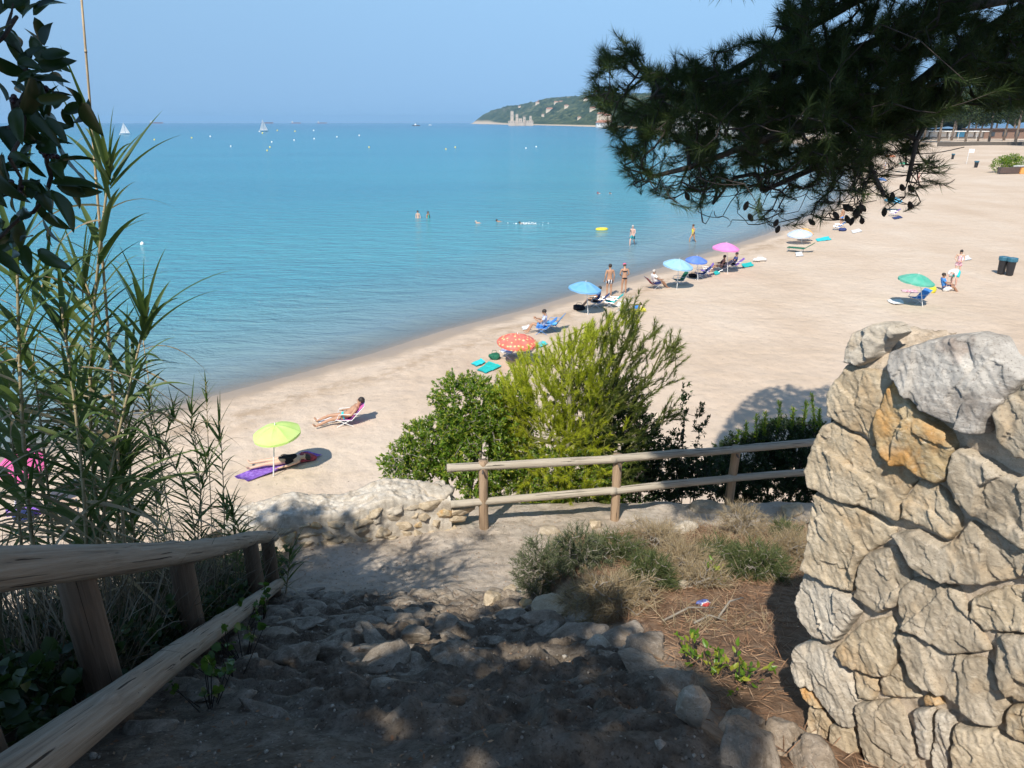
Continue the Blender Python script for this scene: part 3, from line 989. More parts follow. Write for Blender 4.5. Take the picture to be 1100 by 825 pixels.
# ------------------------------------------------------------------ low rubble wall behind the landing
lw = thing('rubble_wall', 'low dry stone rubble wall with rough white top behind the landing', 'wall')
LA, LB = np.array([-2.95, 6.80]), np.array([-.80, 7.42])
LD = (LB - LA); LEN = np.linalg.norm(LD); LD /= LEN
LNn = np.array([LD[1], -LD[0]])
def lw_h(s): return .40 + .10 * sstep(.2, 1.6, s) + .05 * math.sin(s * 5)
g = np.random.default_rng(5)
k = 0
s_core = np.linspace(-.3, LEN, 150)
tt = np.linspace(-1, 1, 60)
Vc = []
for s_ in s_core:
    base = LA + LD * s_
    z0 = float(ground_z(base[:1], base[1:2])[0]) - .4
    hh = lw_h(s_) + .4
    for t in tt:
        w = .27 * (1 - .25 * max(0, 1 - abs(t) * 1.4))
        if abs(t) < .5:
            off, zz_ = t / .5 * .25, z0 + hh
        else:
            off, zz_ = math.copysign(.25 + .03 * (abs(t) - .5), t), z0 + hh * (1 - (abs(t) - .5) / .5)
        p = base + LNn * off
        Vc.append([p[0], p[1], zz_])
Vc = np.array(Vc)
nn = .014 * fbm(Vc[:, 0] * 7, Vc[:, 1] * 7, Vc[:, 2] * 7, 33, 5) + .010 * ridged(Vc[:, 0] * 22, Vc[:, 1] * 22, Vc[:, 2] * 22, 36, 3) + .012 * ridged(Vc[:, 0] * 9, Vc[:, 1] * 9, Vc[:, 2] * 12, 34, 3)
Vc[:, 2] += nn; Vc[:, 0] += LNn[0] * nn * .7; Vc[:, 1] += LNn[1] * nn * .7
LWM = rock_mat('lime_mortar', (.46, .40, .32), (.62, .57, .49), (.31, .26, .2), None, 0, 7)
link('core', mesh_np('core', Vc, grid_faces(150, 60), True), LWM, lw)
for row in range(5):
    s_ = -.15 + g.uniform(0, .1)
    while s_ < LEN - .02:
        w = g.uniform(.14, .30); hgt = g.uniform(.11, .16)
        base = LA + LD * (s_ + w / 2)
        z0 = float(ground_z(base[:1], base[1:2])[0])
        zc = z0 + .04 + row * .125
        if zc < z0 + lw_h(s_) - .05:
            p = base + LNn * .232
            o = link('stone', rock_mesh('stone', 900 + k, (w * 1.12, .15, hgt * 1.1), 4, 8, .66, .10), ROCK[[0, 0, 2, 1, 0, 0, 3][k % 7] if row > 0 else 0], lw, (p[0], p[1], zc))
            o.rotation_euler = (g.uniform(-.1, .1), g.uniform(-.15, .15), math.atan2(LD[1], LD[0]))
            k += 1
        s_ += w * .95
for j, (s_, w) in enumerate([(LEN - .17, .34)]):
    base = LA + LD * s_
    z0 = float(ground_z(base[:1], base[1:2])[0])
    o = link('cap_stone', rock_mesh('cap_stone', 700 + j, (w, .48, .2), 4, 12, .8, .05), ROCK[2], lw, (base[0], base[1], z0 + lw_h(s_) - .0))
    o.rotation_euler = (0, 0, math.atan2(LD[1], LD[0]))
for j in range(4):   # end face
    p = LB + LNn * g.uniform(-.05, .1)
    z0 = float(ground_z(p[:1], p[1:2])[0])
    o = link('stone', rock_mesh('stone', 760 + j, (.2, .3, .16), 3, 14, .84, .05), ROCK[2], lw, (p[0], p[1], z0 + .06 + j * .13))

# ------------------------------------------------------------------ timber
def wood_mat(name, base, light, dark, axis=(1, 1, 12)):
    m, nt, b = new_mat(name)
    v = n_coord(nt, axis)
    f = n_noise(nt, 5, 8, .7, n_coord(nt, (axis[0], axis[1], axis[2] * .35)), .4)
    col = n_ramp(nt, f, [(.2, dark), (.48, base), (.78, light)])
    k = n_noise(nt, 2.2, 2, .5, n_coord(nt, (1, 1, 1)))
    col = n_mix(nt, n_ramp(nt, k, [(.62, (0, 0, 0)), (.75, (.6, .6, .6))]), col, tuple(c * .6 for c in base))
    crack = n_noise(nt, 9, 3, .55, n_coord(nt, (axis[0] * .75, axis[1] * .75, axis[2] * .12)), .25)
    ck = n_ramp(nt, crack, [(.335, (1, 1, 1)), (.365, (0, 0, 0))])
    col = n_mix(nt, ck, col, tuple(c * .35 for c in dark))
    L(nt, col, b.inputs['Base Color'])
    b.inputs['Roughness'].default_value = .85
    b.inputs['Specular IOR Level'].default_value = .2
    bp = n_bump(nt, None, f, .5, .012)
    n_bump(nt, b, n_math(nt, 'SUBTRACT', 1, ck), .8, .01, bp)
    return m
WOOD_L = wood_mat('weathered_log', (.33, .27, .205), (.47, .405, .33), (.16, .122, .09), (14, 14, 1.1))
WOOD_R = wood_mat('grey_rail', (.40, .345, .265), (.53, .475, .39), (.24, .20, .15), (14, 14, 1.1))
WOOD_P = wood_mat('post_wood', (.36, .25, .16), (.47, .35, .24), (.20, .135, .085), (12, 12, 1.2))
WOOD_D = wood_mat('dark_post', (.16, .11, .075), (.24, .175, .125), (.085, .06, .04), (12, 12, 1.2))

def log_mesh(name, a, b_, r0, r1, seed, n=22, m=60, knots=4):
    """a debarked log from a to b, local Z along its length so that the grain runs with it"""
    a, b_ = np.asarray(a, float), np.asarray(b_, float)
    Lg = np.linalg.norm(b_ - a)
    t = np.linspace(0, 1, m)
    th = np.linspace(0, 2 * math.pi, n, endpoint=False)
    T, TH = np.meshgrid(t, th, indexing='ij')
    r = r0 + (r1 - r0) * T
    r = r * (1 + .06 * vnoise(np.cos(TH) * 1.2 + seed, np.sin(TH) * 1.2, T * Lg * 1.6, seed) + .025 * vnoise(np.cos(TH) * 3, np.sin(TH) * 3, T * Lg * 6, seed + 1))
    g = np.random.default_rng(seed)
    for k in range(knots):
        tk, ak = g.uniform(.05, .95), g.uniform(0, 6.28)
        dd = ((T - tk) * Lg / .05) ** 2 + (np.angle(np.exp(1j * (TH - ak))) / .45) ** 2
        r = r + .12 * r0 * np.exp(-dd)
    cx = .012 * Lg * .4 * vnoise(T * 2.2 + seed, 0, 0, seed + 5)
    cy = .012 * Lg * .4 * vnoise(T * 2.2 + seed, 3, 0, seed + 6)
    v = np.stack([r * np.cos(TH) + cx, r * np.sin(TH) + cy, T * Lg], -1).reshape(-1, 3)
    f = [(i * n + k, i * n + (k + 1) % n, (i + 1) * n + (k + 1) % n, (i + 1) * n + k) for i in range(m - 1) for k in range(n)]
    f += [tuple(range(n))[::-1], tuple(range((m - 1) * n, m * n))]
    me = mesh_np(name, v, f, True)
    q = Vector(b_ - a).to_track_quat('Z', 'Y')
    return me, q
def log(name, a, b_, r0, r1, seed, mat, parent, **kw):
    me, q = log_mesh(name, a, b_, r0, r1, seed, **kw)
    o = link(name, me, mat, parent, a)
    o.rotation_mode = 'QUATERNION'
    o.rotation_quaternion = q
    return o

# right fence
rf = thing('wooden_fence', 'two rail wooden post fence along the far edge of the landing', 'fence')
def fence_pt(px, py, Y): return at_y(px, py, Y)
posts = [(520, 568, 495), (660, 558, 488), (783, 541, 479)]
PP = []
for i, (px, pb, pt) in enumerate(posts):
    B = ghit(px, pb)
    top = at_y(px, pt, B[1])
    PP.append((B, top))
    log('post', (B[0], B[1], B[2] - .3), (B[0], B[1], top[2]), .058, .055, 60 + i, WOOD_P, rf, m=24, knots=1)
Yl, Ym, Yr = PP[0][0][1], PP[1][0][1], PP[2][0][1]
for j, seq in enumerate([[(480, 503, Yl - .06), (662, 493, Ym - .06)], [(655, 494, Ym - .075), (785, 483, Yr - .075)], [(780, 483.5, Yr - .06), (905, 472, Yr + .35)]]):
    log('rail', at_y(*seq[0]), at_y(*seq[1]), .05, .05, 70 + j, WOOD_R, rf, m=40)
for j, seq in enumerate([[(484, 541, Yl - .06), (662, 527, Ym - .06)], [(655, 528, Ym - .075), (785, 514, Yr - .075)], [(780, 514.5, Yr - .06), (905, 505, Yr + .35)]]):
    log('rail', at_y(*seq[0]), at_y(*seq[1]), .047, .047, 80 + j, WOOD_R, rf, m=40)
for i, (B, top) in enumerate(PP):
    MB().tube([[B[0] + .0, B[1] - .13, top[2] - .1], [B[0], B[1] + .02, top[2] - .1]], .012, 8).build('bolt', plain('bolt_iron', (.2, .17, .15), .6, .1, 9, .6), rf)

# left fence
lf = thing('log_fence', 'thick weathered log fence descending along the left of the stairs', 'fence')
def along(zc, px, py):
    a, b_ = (px - 550) / FPX * zc, (py - 412.5) / FPX * zc
    return np.array([a, zc * cp - b_ * sp, HC - zc * sp - b_ * cp])
TA, TB = along(1.80, 0, 612), along(6.3, 296, 579)
dT = (TB - TA)
log('top_rail', TA - dT * .22, TB, .062, .052, 91, WOOD_L, lf, n=30, m=150, knots=14)
BA, BB = along(1.62, 52, 808), along(6.2, 298, 629)
dB = (BB - BA)
log('lower_rail', BA - dB * .25, BB, .062, .048, 95, WOOD_L, lf, n=30, m=150, knots=16)
for i, t in enumerate([-.07, .10, .36, .76, .93]):
    p = TA + dT * t
    q = BA + dB * t
    z0 = float(ground_z(np.array([p[0] - .04]), np.array([p[1]]))[0])
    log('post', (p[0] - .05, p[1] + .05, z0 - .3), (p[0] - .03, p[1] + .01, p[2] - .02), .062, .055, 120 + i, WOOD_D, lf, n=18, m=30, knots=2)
# ------------------------------------------------------------------ foliage tools
def unit(a):
    return a / (np.linalg.norm(a, axis=-1, keepdims=True) + 1e-12)
def perp_frame(D):
    up = np.where(np.abs(D[:, 2:3]) < .9, np.array([[0, 0, 1.0]]), np.array([[1.0, 0, 0]]))
    S = unit(np.cross(D, up))
    return S, np.cross(S, D)
def sticks(A, B, ra, rb, n=4):
    D = unit(B - A)
    S, U = perp_frame(D)
    a = np.arange(n) * 2 * math.pi / n
    ring = np.cos(a)[None, :, None] * S[:, None] + np.sin(a)[None, :, None] * U[:, None]
    V = np.concatenate([A[:, None] + ring * ra[:, None, None], B[:, None] + ring * rb[:, None, None]], 1)
    k = np.arange(n)
    F = np.stack([k, (k + 1) % n, n + (k + 1) % n, n + k], 1)
    F = F[None] + (np.arange(len(A)) * 2 * n)[:, None, None]
    return V.reshape(-1, 3), F.reshape(-1, 4)
def grow(pts, roots, g, r_tip=.003, r_max=.2, p=.45, bend=.15, sag=0.0):
    """join scattered points into a branching system that starts on the polylines in roots; returns stick arrays and the direction at each point"""
    N = [np.array(q, float) for r in roots for q in r]
    par = []
    i = 0
    for r in roots:
        for j in range(len(r)):
            par.append(i - 1 if j else -1)
            i += 1
    nodes = np.array(N)
    order = np.argsort(np.min(np.linalg.norm(pts[:, None] - nodes[None], axis=2), 1))
    M = len(nodes)
    allp = np.empty((M + 2 * len(pts), 3))
    allp[:M] = nodes
    tipdir = np.zeros((len(pts), 3))
    for q in order:
        P = pts[q]
        d = np.linalg.norm(allp[:M] - P, axis=1)
        j = int(np.argmin(d))
        mid = (allp[j] + P) / 2 + g.normal(0, bend, 3) * d[j] * .5 + np.array([0, 0, sag * d[j]])
        allp[M] = mid; par.append(j)
        allp[M + 1] = P; par.append(M)
        tipdir[q] = P - mid
        M += 2
    cnt = np.ones(M)
    for i in range(M - 1, -1, -1):
        if par[i] >= 0:
            cnt[par[i]] += cnt[i]
    rad = np.minimum(r_max, r_tip * cnt ** p)
    ch = np.array([i for i in range(M) if par[i] >= 0])
    pa = np.array([par[i] for i in ch])
    return allp[pa], allp[ch], np.minimum(rad[pa], rad[ch] * 1.6), rad[ch], unit(tipdir)
def tufts(P, D, K, g, axial, length, width, spread=(20, 65), jit=.25):
    n = len(P)
    D = unit(D)
    S, U = perp_frame(D)
    ph = np.radians(g.uniform(spread[0], spread[1], (n, K)))
    th = g.uniform(0, 2 * math.pi, (n, K))
    pe = np.cos(th)[..., None] * S[:, None] + np.sin(th)[..., None] * U[:, None]
    d = np.cos(ph)[..., None] * D[:, None] + np.sin(ph)[..., None] * pe
    ax = axial if np.ndim(axial) == 0 else axial[:, None, None]
    base = P[:, None] + D[:, None] * (g.uniform(-.75, .25, (n, K))[..., None] * ax)
    Lg = length * g.uniform(1 - jit, 1 + jit, (n, K))[..., None]
    side = unit(np.cross(d, g.normal(size=(n, K, 3)))) * (width / 2)
    V = np.stack([base - side, base + side, base + d * Lg + np.array([0, 0, -.08]) * Lg * g.uniform(-.5, 1, (n, K))[..., None]], 2).reshape(-1, 3)
    return V, np.arange(len(V)).reshape(-1, 3)
LEAF_V = np.array([[0, 0, 0], [.3, .5, .10], [.3, -.5, .10], [.32, 0, 0], [.68, .42, .08], [.68, -.42, .08], [.7, 0, -.04], [1, 0, -.12]])
LEAF_F = np.array([[0, 1, 3], [0, 3, 2], [1, 4, 6], [1, 6, 3], [3, 6, 5], [3, 5, 2], [4, 7, 6], [6, 7, 5]])
DIA_V = np.array([[0, 0, 0], [.45, .5, .08], [.45, -.5, .08], [1, 0, -.05]])
DIA_F = np.array([[0, 3, 1], [0, 2, 3]])
def leaves(P, D, Nn, length, width, tv=LEAF_V, tf=LEAF_F):
    D = unit(D)
    S = unit(np.cross(Nn, D))
    Nn = np.cross(D, S)
    length = np.broadcast_to(length, (len(P),))[:, None, None]
    width = np.broadcast_to(width, (len(P),))[:, None, None]
    V = P[:, None] + tv[None, :, 0:1] * length * D[:, None] + tv[None, :, 1:2] * width * S[:, None] + tv[None, :, 2:3] * length * Nn[:, None]
    F = tf[None] + (np.arange(len(P)) * len(tv))[:, None, None]
    return V.reshape(-1, 3), F.reshape(-1, 3)
def leaf_spray(P, D, K, g, length, width, spread=.9, up=.4, tv=LEAF_V, tf=LEAF_F, back=.06):
    n = len(P)
    Pd = np.repeat(P, K, 0) - np.repeat(unit(D), K, 0) * g.uniform(0, back, (n * K, 1)) + g.normal(0, .008, (n * K, 3))
    d = unit(np.repeat(unit(D), K, 0) + g.normal(0, spread, (n * K, 3)) * .7 + np.array([0, 0, up * .3]))
    nn = unit(g.normal(0, .45, (n * K, 3)) + np.array([0, -.15, 1.0]))
    Lg = length * g.uniform(.65, 1.2, n * K)
    return leaves(Pd, d, nn, Lg, Lg * width / length, tv, tf)
def put(name, vf, mat, parent=None, smooth=False):
    return link(name, mesh_np(name, vf[0], vf[1], smooth), mat, parent)
def cat_vf(parts):
    V, F, n = [], [], 0
    for v, f in parts:
        V.append(v); F.append(f + n); n += len(v)
    return np.concatenate(V), np.concatenate(F)
def in_ellipsoids(ells, n, g, shell=.55):
    out = []
    vol = np.array([r[0] * r[1] * r[2] for c, r in ells]); vol = vol / vol.sum()
    for (c, r), w in zip(ells, vol):
        k = max(3, int(n * w))
        d = unit(g.normal(size=(k, 3)))
        rad = g.uniform(shell ** 3, 1, k) ** (1 / 3) * (1 + .18 * vnoise(d[:, 0] * 2.5, d[:, 1] * 2.5, d[:, 2] * 2.5, k % 50))
        out.append(np.array(c) + d * rad[:, None] * np.array(r))
    return np.concatenate(out)

BARK = wood_mat('bark', (.10, .078, .06), (.17, .14, .115), (.045, .034, .026), (6, 6, 3))
TWIG = plain('twig', (.045, .034, .027), .9, .3)
GREENTWIG = plain('green_twig', (.13, .13, .03), .8, .25)
PALETWIG = plain('pale_twig', (.26, .23, .19), .9, .25)
NEEDLE = leaf_mat('pine_needles', (.024, .042, .013), (.046, .076, .02), (.085, .12, .03), .5, .35)
NEEDLE_Y = leaf_mat('lit_pine_needles', (.38, .44, .025), (.53, .57, .04), (.64, .64, .08), .5, .5)
NEEDLE_D = leaf_mat('shaded_pine_needles', (.06, .095, .018), (.12, .16, .025), (.20, .23, .04), .5, .35)  # same young pine needles, with the shade of its right side in the colour
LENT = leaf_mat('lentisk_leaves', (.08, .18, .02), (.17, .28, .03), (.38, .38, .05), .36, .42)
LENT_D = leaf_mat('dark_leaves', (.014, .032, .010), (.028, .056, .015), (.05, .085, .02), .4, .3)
IVY = leaf_mat('ivy_leaves', (.035, .08, .014), (.07, .14, .02), (.15, .21, .03), .4, .35)
EVER = leaf_mat('evergreen_leaves', (.012, .028, .009), (.022, .046, .013), (.045, .075, .018), .28, .3, .5)
REED = leaf_mat('reed_leaves', (.045, .085, .022), (.085, .135, .035), (.17, .20, .07), .45, .35)
DEAD = leaf_mat('dead_straw', (.055, .043, .03), (.12, .098, .07), (.30, .26, .20), .8, .2)
REED_DRY = leaf_mat('dry_reed_leaves', (.20, .15, .085), (.33, .26, .16), (.46, .38, .26), .7, .3)
CANE = plain('cane_stem', (.30, .24, .13), .6, .25, 20)
CANE_DRY = plain('dry_cane', (.42, .31, .18), .6, .25, 20)
GRASS_DRY = leaf_mat('dry_grass', (.22, .16, .085), (.36, .275, .165), (.50, .41, .27), .8, .3)
GRASS_GRN = leaf_mat('green_grass', (.04, .065, .018), (.085, .115, .035), (.17, .18, .07), .6, .3)
GREY_GRN = leaf_mat('grey_green_sprigs', (.05, .07, .03), (.105, .13, .06), (.20, .21, .115), .7, .3)
LITTER = leaf_mat('needle_litter', (.17, .085, .045), (.32, .18, .10), (.48, .33, .21), .85, .1)
CONE = plain('pine_cone', (.055, .036, .024), .8, .3, 60, 0, .6)

# ------------------------------------------------------------------ young pine in front of the beach
g = np.random.default_rng(21)
Bp = np.array([.78, 9.0, 0]); Bp[2] = float(ground_z(Bp[:1], Bp[1:2])[0])
yp = thing('young_pine', 'bright yellow green young pine with upright shoots rising behind the wooden fence', 'tree', Bp)
def env_at(px, py, Y): return at_y(px, py, Y)
out_y = [(535, 470), (528, 430), (540, 400), (560, 378), (590, 372), (606, 358), (640, 345), (655, 335), (690, 312), (700, 330), (712, 345), (735, 365), (738, 395), (722, 420), (735, 450), (700, 470), (690, 520), (640, 545), (560, 545), (540, 510)]
P = []
while len(P) < 1250:
    px, py = g.uniform(525, 742), g.uniform(308, 548)
    if inside(np.array([px]), np.array([py]), out_y)[0]:
        cx = 625
        wd = max(.25, 1.15 * (1 - ((py - 450) / 190) ** 2) ** .5 if abs(py - 450) < 190 else .3) * max(.3, 1 - ((px - 630) / 125) ** 2)
        dens = .85 if px < 655 else (.5 if px < 690 else .28)
        if g.random() < dens:
            P.append(env_at(px, py, 9.0 + g.uniform(-1, .8) * wd))
P = np.array(P)
tr = [Bp, Bp + [.0, .02, .7], Bp + [.03, -.02, 1.5], at_y(612, 420, 9.0), at_y(615, 385, 9.0), at_y(618, 362, 9.0)]
lims = [[tr[2], at_y(660, 440, 8.9), at_y(700, 400, 8.9), at_y(716, 365, 8.9)], [tr[2], at_y(650, 430, 8.8), at_y(672, 370, 8.8), at_y(688, 325, 8.85)],
        [tr[2], at_y(570, 470, 8.7), at_y(548, 430, 8.7)], [tr[1], at_y(560, 510, 8.5)], [tr[1], at_y(650, 510, 8.5)], [tr[1], at_y(690, 470, 9.2), at_y(725, 440, 9.2)]]
A, B, ra, rb, td = grow(P, [tr] + lims, g, .0016, .045, .45, .08)
yst = [sticks(A - Bp, B - Bp, ra, rb, 4)]
cxyz = Bp + [0, 0, 1.7]
D = unit(.75 * unit(P - cxyz) + .45 * td + np.array([0, 0, .55]) + g.normal(0, .24, P.shape))
sel = (P[:, 0] - Bp[0] < .42 + .22 * g.normal(size=len(P)))  # left shoots get the lit tint, right ones the tint with shade painted in
for nm, s_, mat in (('lit_shoots', sel, NEEDLE_Y), ('shaded_shoots', ~sel, NEEDLE_D)):
    Ps, Ds = P[s_] - Bp, D[s_]
    parts = [tufts(Ps, Ds, 74, g, .26, .085, .0075, (10, 45))]
    put(nm, cat_vf(parts), mat, yp)
    yst.append(sticks(Ps - Ds * .2, Ps + Ds * .07, np.full(len(Ps), .0035), np.full(len(Ps), .002), 4))
put('branches', cat_vf(yst), GREENTWIG, yp)
MB().tube(np.array(tr) - Bp, [.055, .05, .04, .03, .02, .01], 8).build('trunk', PALETWIG, yp, True)

# ------------------------------------------------------------------ shrubs round it
def shrub(name, label, cat, base, ells, n, K, leaf, mat, seed, stems=5, twig=PALETWIG, shell=.6, group=None, spread=.9, up=.5, tv=DIA_V, tf=DIA_F, sprig=None):
    gg = np.random.default_rng(seed)
    base = np.array(base, float)
    root = thing(name, label, cat, base, 0, group)
    P = in_ellipsoids(ells, n, gg, shell)
    gz = ground_z(P[:, 0], P[:, 1])
    P = P[P[:, 2] > gz + .02]
    roots = []
    for k in range(stems):
        c, r = ells[k % len(ells)]
        t = np.array(c) + gg.normal(0, .2, 3) * np.array(r)
        b0 = np.array([base[0] * .6 + c[0] * .4, base[1] * .6 + c[1] * .4, 0]) + np.append(gg.normal(0, .06, 2), 0)
        b0[2] = float(ground_z(b0[:1], b0[1:2])[0]) - .03
        roots.append([b0, b0 * .5 + t * .5 + gg.normal(0, .04, 3), t])
    A, B, ra, rb, td = grow(P, roots, gg, .0014, .022, .42, .10)
    put('stems', sticks(A - base, B - base, ra, rb, 3), twig, root)
    cen = np.array([np.array(ells[int(np.argmin([np.linalg.norm((p - np.array(c)) / np.array(r)) for c, r in ells]))][0]) for p in P])
    D = unit(td * .5 + unit(P - cen) + np.array([0, 0, up * .6]))
    if sprig:
        put('foliage', tufts(P - base, D, K, gg, sprig[0], leaf[0], leaf[1], (15, 60)), mat, root)
    else:
        put('foliage', leaf_spray(P - base, D, K, gg, leaf[0], leaf[1], spread, up, tv, tf, leaf[0] * 2), mat, root)
    return root
def E(px, py, Y, rpx, rpy, ry):
    """ellipsoid whose centre sits at depth Y on the line through a pixel"""
    c = at_y(px, py, Y)
    s = (Y * cp + (HC - c[2]) * sp) / FPX
    return (c, (rpx * s, ry, rpy * s * 1.08))
def gz1(x, y): return float(ground_z(np.array([x]), np.array([y]))[0])
b0 = at_y(500, 540, 8.9)
shrub('lentisk_shrub', 'glossy green and yellow lentisk shrub left of the young pine', 'shrub', (b0[0], b0[1], gz1(b0[0], b0[1])),
      [E(503, 436, 8.9, 42, 36, .55), E(470, 480, 8.8, 42, 35, .5), E(515, 480, 8.6, 45, 50, .6), E(440, 495, 8.6, 34, 22, .4), E(545, 450, 9.3, 35, 44, .5)], 2600, 18, (.055, .023), LENT, 31, 8)
b0 = at_y(590, 545, 8.5)
shrub('low_shrub', 'yellow green scrub filling the gap under the young pine behind the fence rails', 'shrub', (b0[0], b0[1], gz1(b0[0], b0[1])),
      [E(560, 535, 8.45, 50, 26, .3), E(620, 535, 8.45, 50, 24, .3), E(600, 505, 8.6, 70, 25, .35), E(650, 548, 8.3, 45, 14, .2)], 1800, 18, (.045, .017), LENT, 32, 6)
b0 = at_y(510, 570, 8.3)
shrub('low_shrub', 'small leafy shrub below the left end of the fence rails', 'shrub', (b0[0], b0[1], gz1(b0[0], b0[1])), [E(502, 548, 8.35, 20, 18, .22)], 130, 14, (.045, .018), LENT, 33, 4)
b0 = at_y(680, 530, 9.2)
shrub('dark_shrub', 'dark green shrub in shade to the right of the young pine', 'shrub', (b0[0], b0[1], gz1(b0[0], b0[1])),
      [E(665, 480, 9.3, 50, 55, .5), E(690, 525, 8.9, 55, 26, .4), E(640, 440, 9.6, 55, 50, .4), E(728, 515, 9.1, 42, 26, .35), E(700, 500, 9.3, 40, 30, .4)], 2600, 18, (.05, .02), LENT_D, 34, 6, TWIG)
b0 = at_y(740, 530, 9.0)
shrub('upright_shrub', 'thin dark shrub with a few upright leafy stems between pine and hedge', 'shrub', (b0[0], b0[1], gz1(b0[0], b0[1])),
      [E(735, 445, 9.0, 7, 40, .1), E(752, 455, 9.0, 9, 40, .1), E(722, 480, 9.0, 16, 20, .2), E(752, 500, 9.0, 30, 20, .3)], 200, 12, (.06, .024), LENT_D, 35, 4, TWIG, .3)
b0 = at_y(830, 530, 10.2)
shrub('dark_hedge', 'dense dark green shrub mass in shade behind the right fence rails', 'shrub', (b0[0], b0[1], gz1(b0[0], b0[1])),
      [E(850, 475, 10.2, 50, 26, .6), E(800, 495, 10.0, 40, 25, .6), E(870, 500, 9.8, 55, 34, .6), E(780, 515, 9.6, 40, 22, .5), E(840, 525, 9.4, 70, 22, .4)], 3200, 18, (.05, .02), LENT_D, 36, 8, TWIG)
for i, (px, py0, py1) in enumerate([(793, 500, 462), (812, 490, 447), (822, 480, 445), (838, 475, 433), (852, 475, 440), (872, 470, 425), (866, 470, 432), (802, 490, 455), (880, 470, 440)]):
    gg = np.random.default_rng(400 + i)
    a, b_ = at_y(px + gg.uniform(-5, 5), py0, 10.1), at_y(px, py1, 10.1)
    root = thing('leafy_sprig', '', 'shrub', a, 0, 'green sprigs rising from the dark hedge')
    root['label'] = ['leftmost short green sprig of the dark hedge', 'green sprig just right of the leftmost in the dark hedge', 'taller green sprig left of the hedge centre', 'tallest green sprig in the middle of the dark hedge', 'tall green sprig right beside the tallest one', 'tall leaning sprig nearest the stone wall top', 'sprig between the tall pair and the leaning one', 'small low sprig in front of the left hedge sprigs', 'sprig touching the edge of the stone wall'][i]
    t = np.linspace(.15, 1, 16)[:, None]
    P = (b_ - a) * t
    put('stem', sticks(np.zeros((1, 3)), (b_ - a)[None], np.array([.006]), np.array([.003]), 4), TWIG, root)
    put('foliage', leaf_spray(P, np.repeat((b_ - a)[None], 16, 0), 9, gg, .075, .016, .9, .6, DIA_V, DIA_F, .03), LENT, root)

# ------------------------------------------------------------------ big pine at the right: low branch in view, crown above the frame
g = np.random.default_rng(77)
bp = thing('pine_tree', 'large dark pine whose low branches hang into the upper right corner', 'tree', (6.9, 6.4, gz1(6.9, 6.4)))
BP = np.array(bp.location)
OUT = [(632, 100), (640, 72), (648, 52), (664, 34), (680, 40), (690, 60), (706, 72), (722, 66), (745, 62), (757, 72), (765, 58), (790, 48), (812, 42), (832, 40), (838, 14), (852, -6), (880, -60), (1160, -60), (1160, 112),
       (1100, 118), (1050, 112), (1005, 122), (992, 146), (1000, 168), (1022, 190), (1030, 208), (1015, 224), (985, 222), (960, 228), (930, 232), (900, 243), (850, 244), (800, 246), (760, 243), (735, 234), (715, 220), (700, 206), (676, 204), (664, 192), (672, 172), (655, 150), (646, 122)]
limbs_px = [[(1230, -70, 5.9), (1130, -12, 5.5), (1050, 40, 5.2), (985, 90, 5.0), (930, 140, 4.8), (880, 178, 4.7), (820, 205, 4.6)],
            [(1130, -12, 5.5), (1020, 10, 5.1), (930, 50, 4.8), (840, 80, 4.6), (760, 95, 4.5), (700, 105, 4.4)],
            [(1130, -40, 5.6), (1000, -30, 5.4), (920, 0, 5.3), (850, 40, 5.1), (780, 80, 5.0), (700, 85, 4.9)],
            [(985, 90, 5.0), (900, 120, 4.5), (820, 150, 4.3), (740, 180, 4.2), (700, 190, 4.2)],
            [(1050, 40, 5.2), (1010, 100, 4.6), (985, 150, 4.4), (975, 195, 4.35)],
            [(930, 140, 4.8), (935, 180, 4.6), (950, 210, 4.5)]]
limbs = [[at_y(*q) for q in l] for l in limbs_px]
P = []
while len(P) < 3500:
    px, py = g.uniform(628, 1150), g.uniform(-55, 248)
    if not inside(np.array([px]), np.array([py]), OUT)[0]:
        continue
    core_ = np.exp(-(((px - 900) / 190) ** 2 + ((py - 110) / 90) ** 2))
    if px > 985 and py > 140 and g.random() > .35:
        continue
    if py > 205 and g.random() > .5:
        continue
    if vnoise(px / 26, py / 13 + px / 90, 0, 71) < -.12 - .5 * core_ and g.random() < .85:
        continue
    if g.random() < .38 + .55 * core_:
        P.append(at_y(px, py, 4.75 + g.normal(0, .42)))
P = np.array(P)
A, B, ra, rb, td = grow(P, limbs, g, .0017, .034, .40, .12, -.03)
trunk = [BP, BP + [-.1, 0, 2.2], BP + [-.3, -.1, 4.2], limbs[0][0] * .35 + (BP + [-.4, -.1, 5.0]) * .65, limbs[0][0]]
tb = MB().tube(np.array(trunk) - BP, [.26, .22, .19, .15, .10], 12)
tb.tube(np.array([BP + [-.3, -.1, 4.2], BP + [-.6, .6, 6.4], BP + [-1.6, 2.0, 8.2]]) - BP, [.19, .15, .07], 10)
tb.build('trunk', BARK, bp, True)
lb = MB()
for l, r0 in zip(limbs, (.055, .045, .045, .03, .016, .014)):
    lb.tube(np.array(l) - BP, np.linspace(r0, .012, len(l)), 8)
lb.build('limbs', BARK, bp, True)
pst = [sticks(A - BP, B - BP, ra, rb, 4)]
px_, py_, _ = project(P)
keep = ~((py_ > 175) & (g.random(len(P)) < .55))
D = unit(td + np.array([0, 0, .35]) + g.normal(0, .3, P.shape) + .5 * unit(P - at_y(930, 120, 5.0)) * np.array([1, 1, .4]))
put('needles', tufts((P - BP)[keep], D[keep], 88, g, .13, .082, .0026, (10, 60)), NEEDLE, bp)
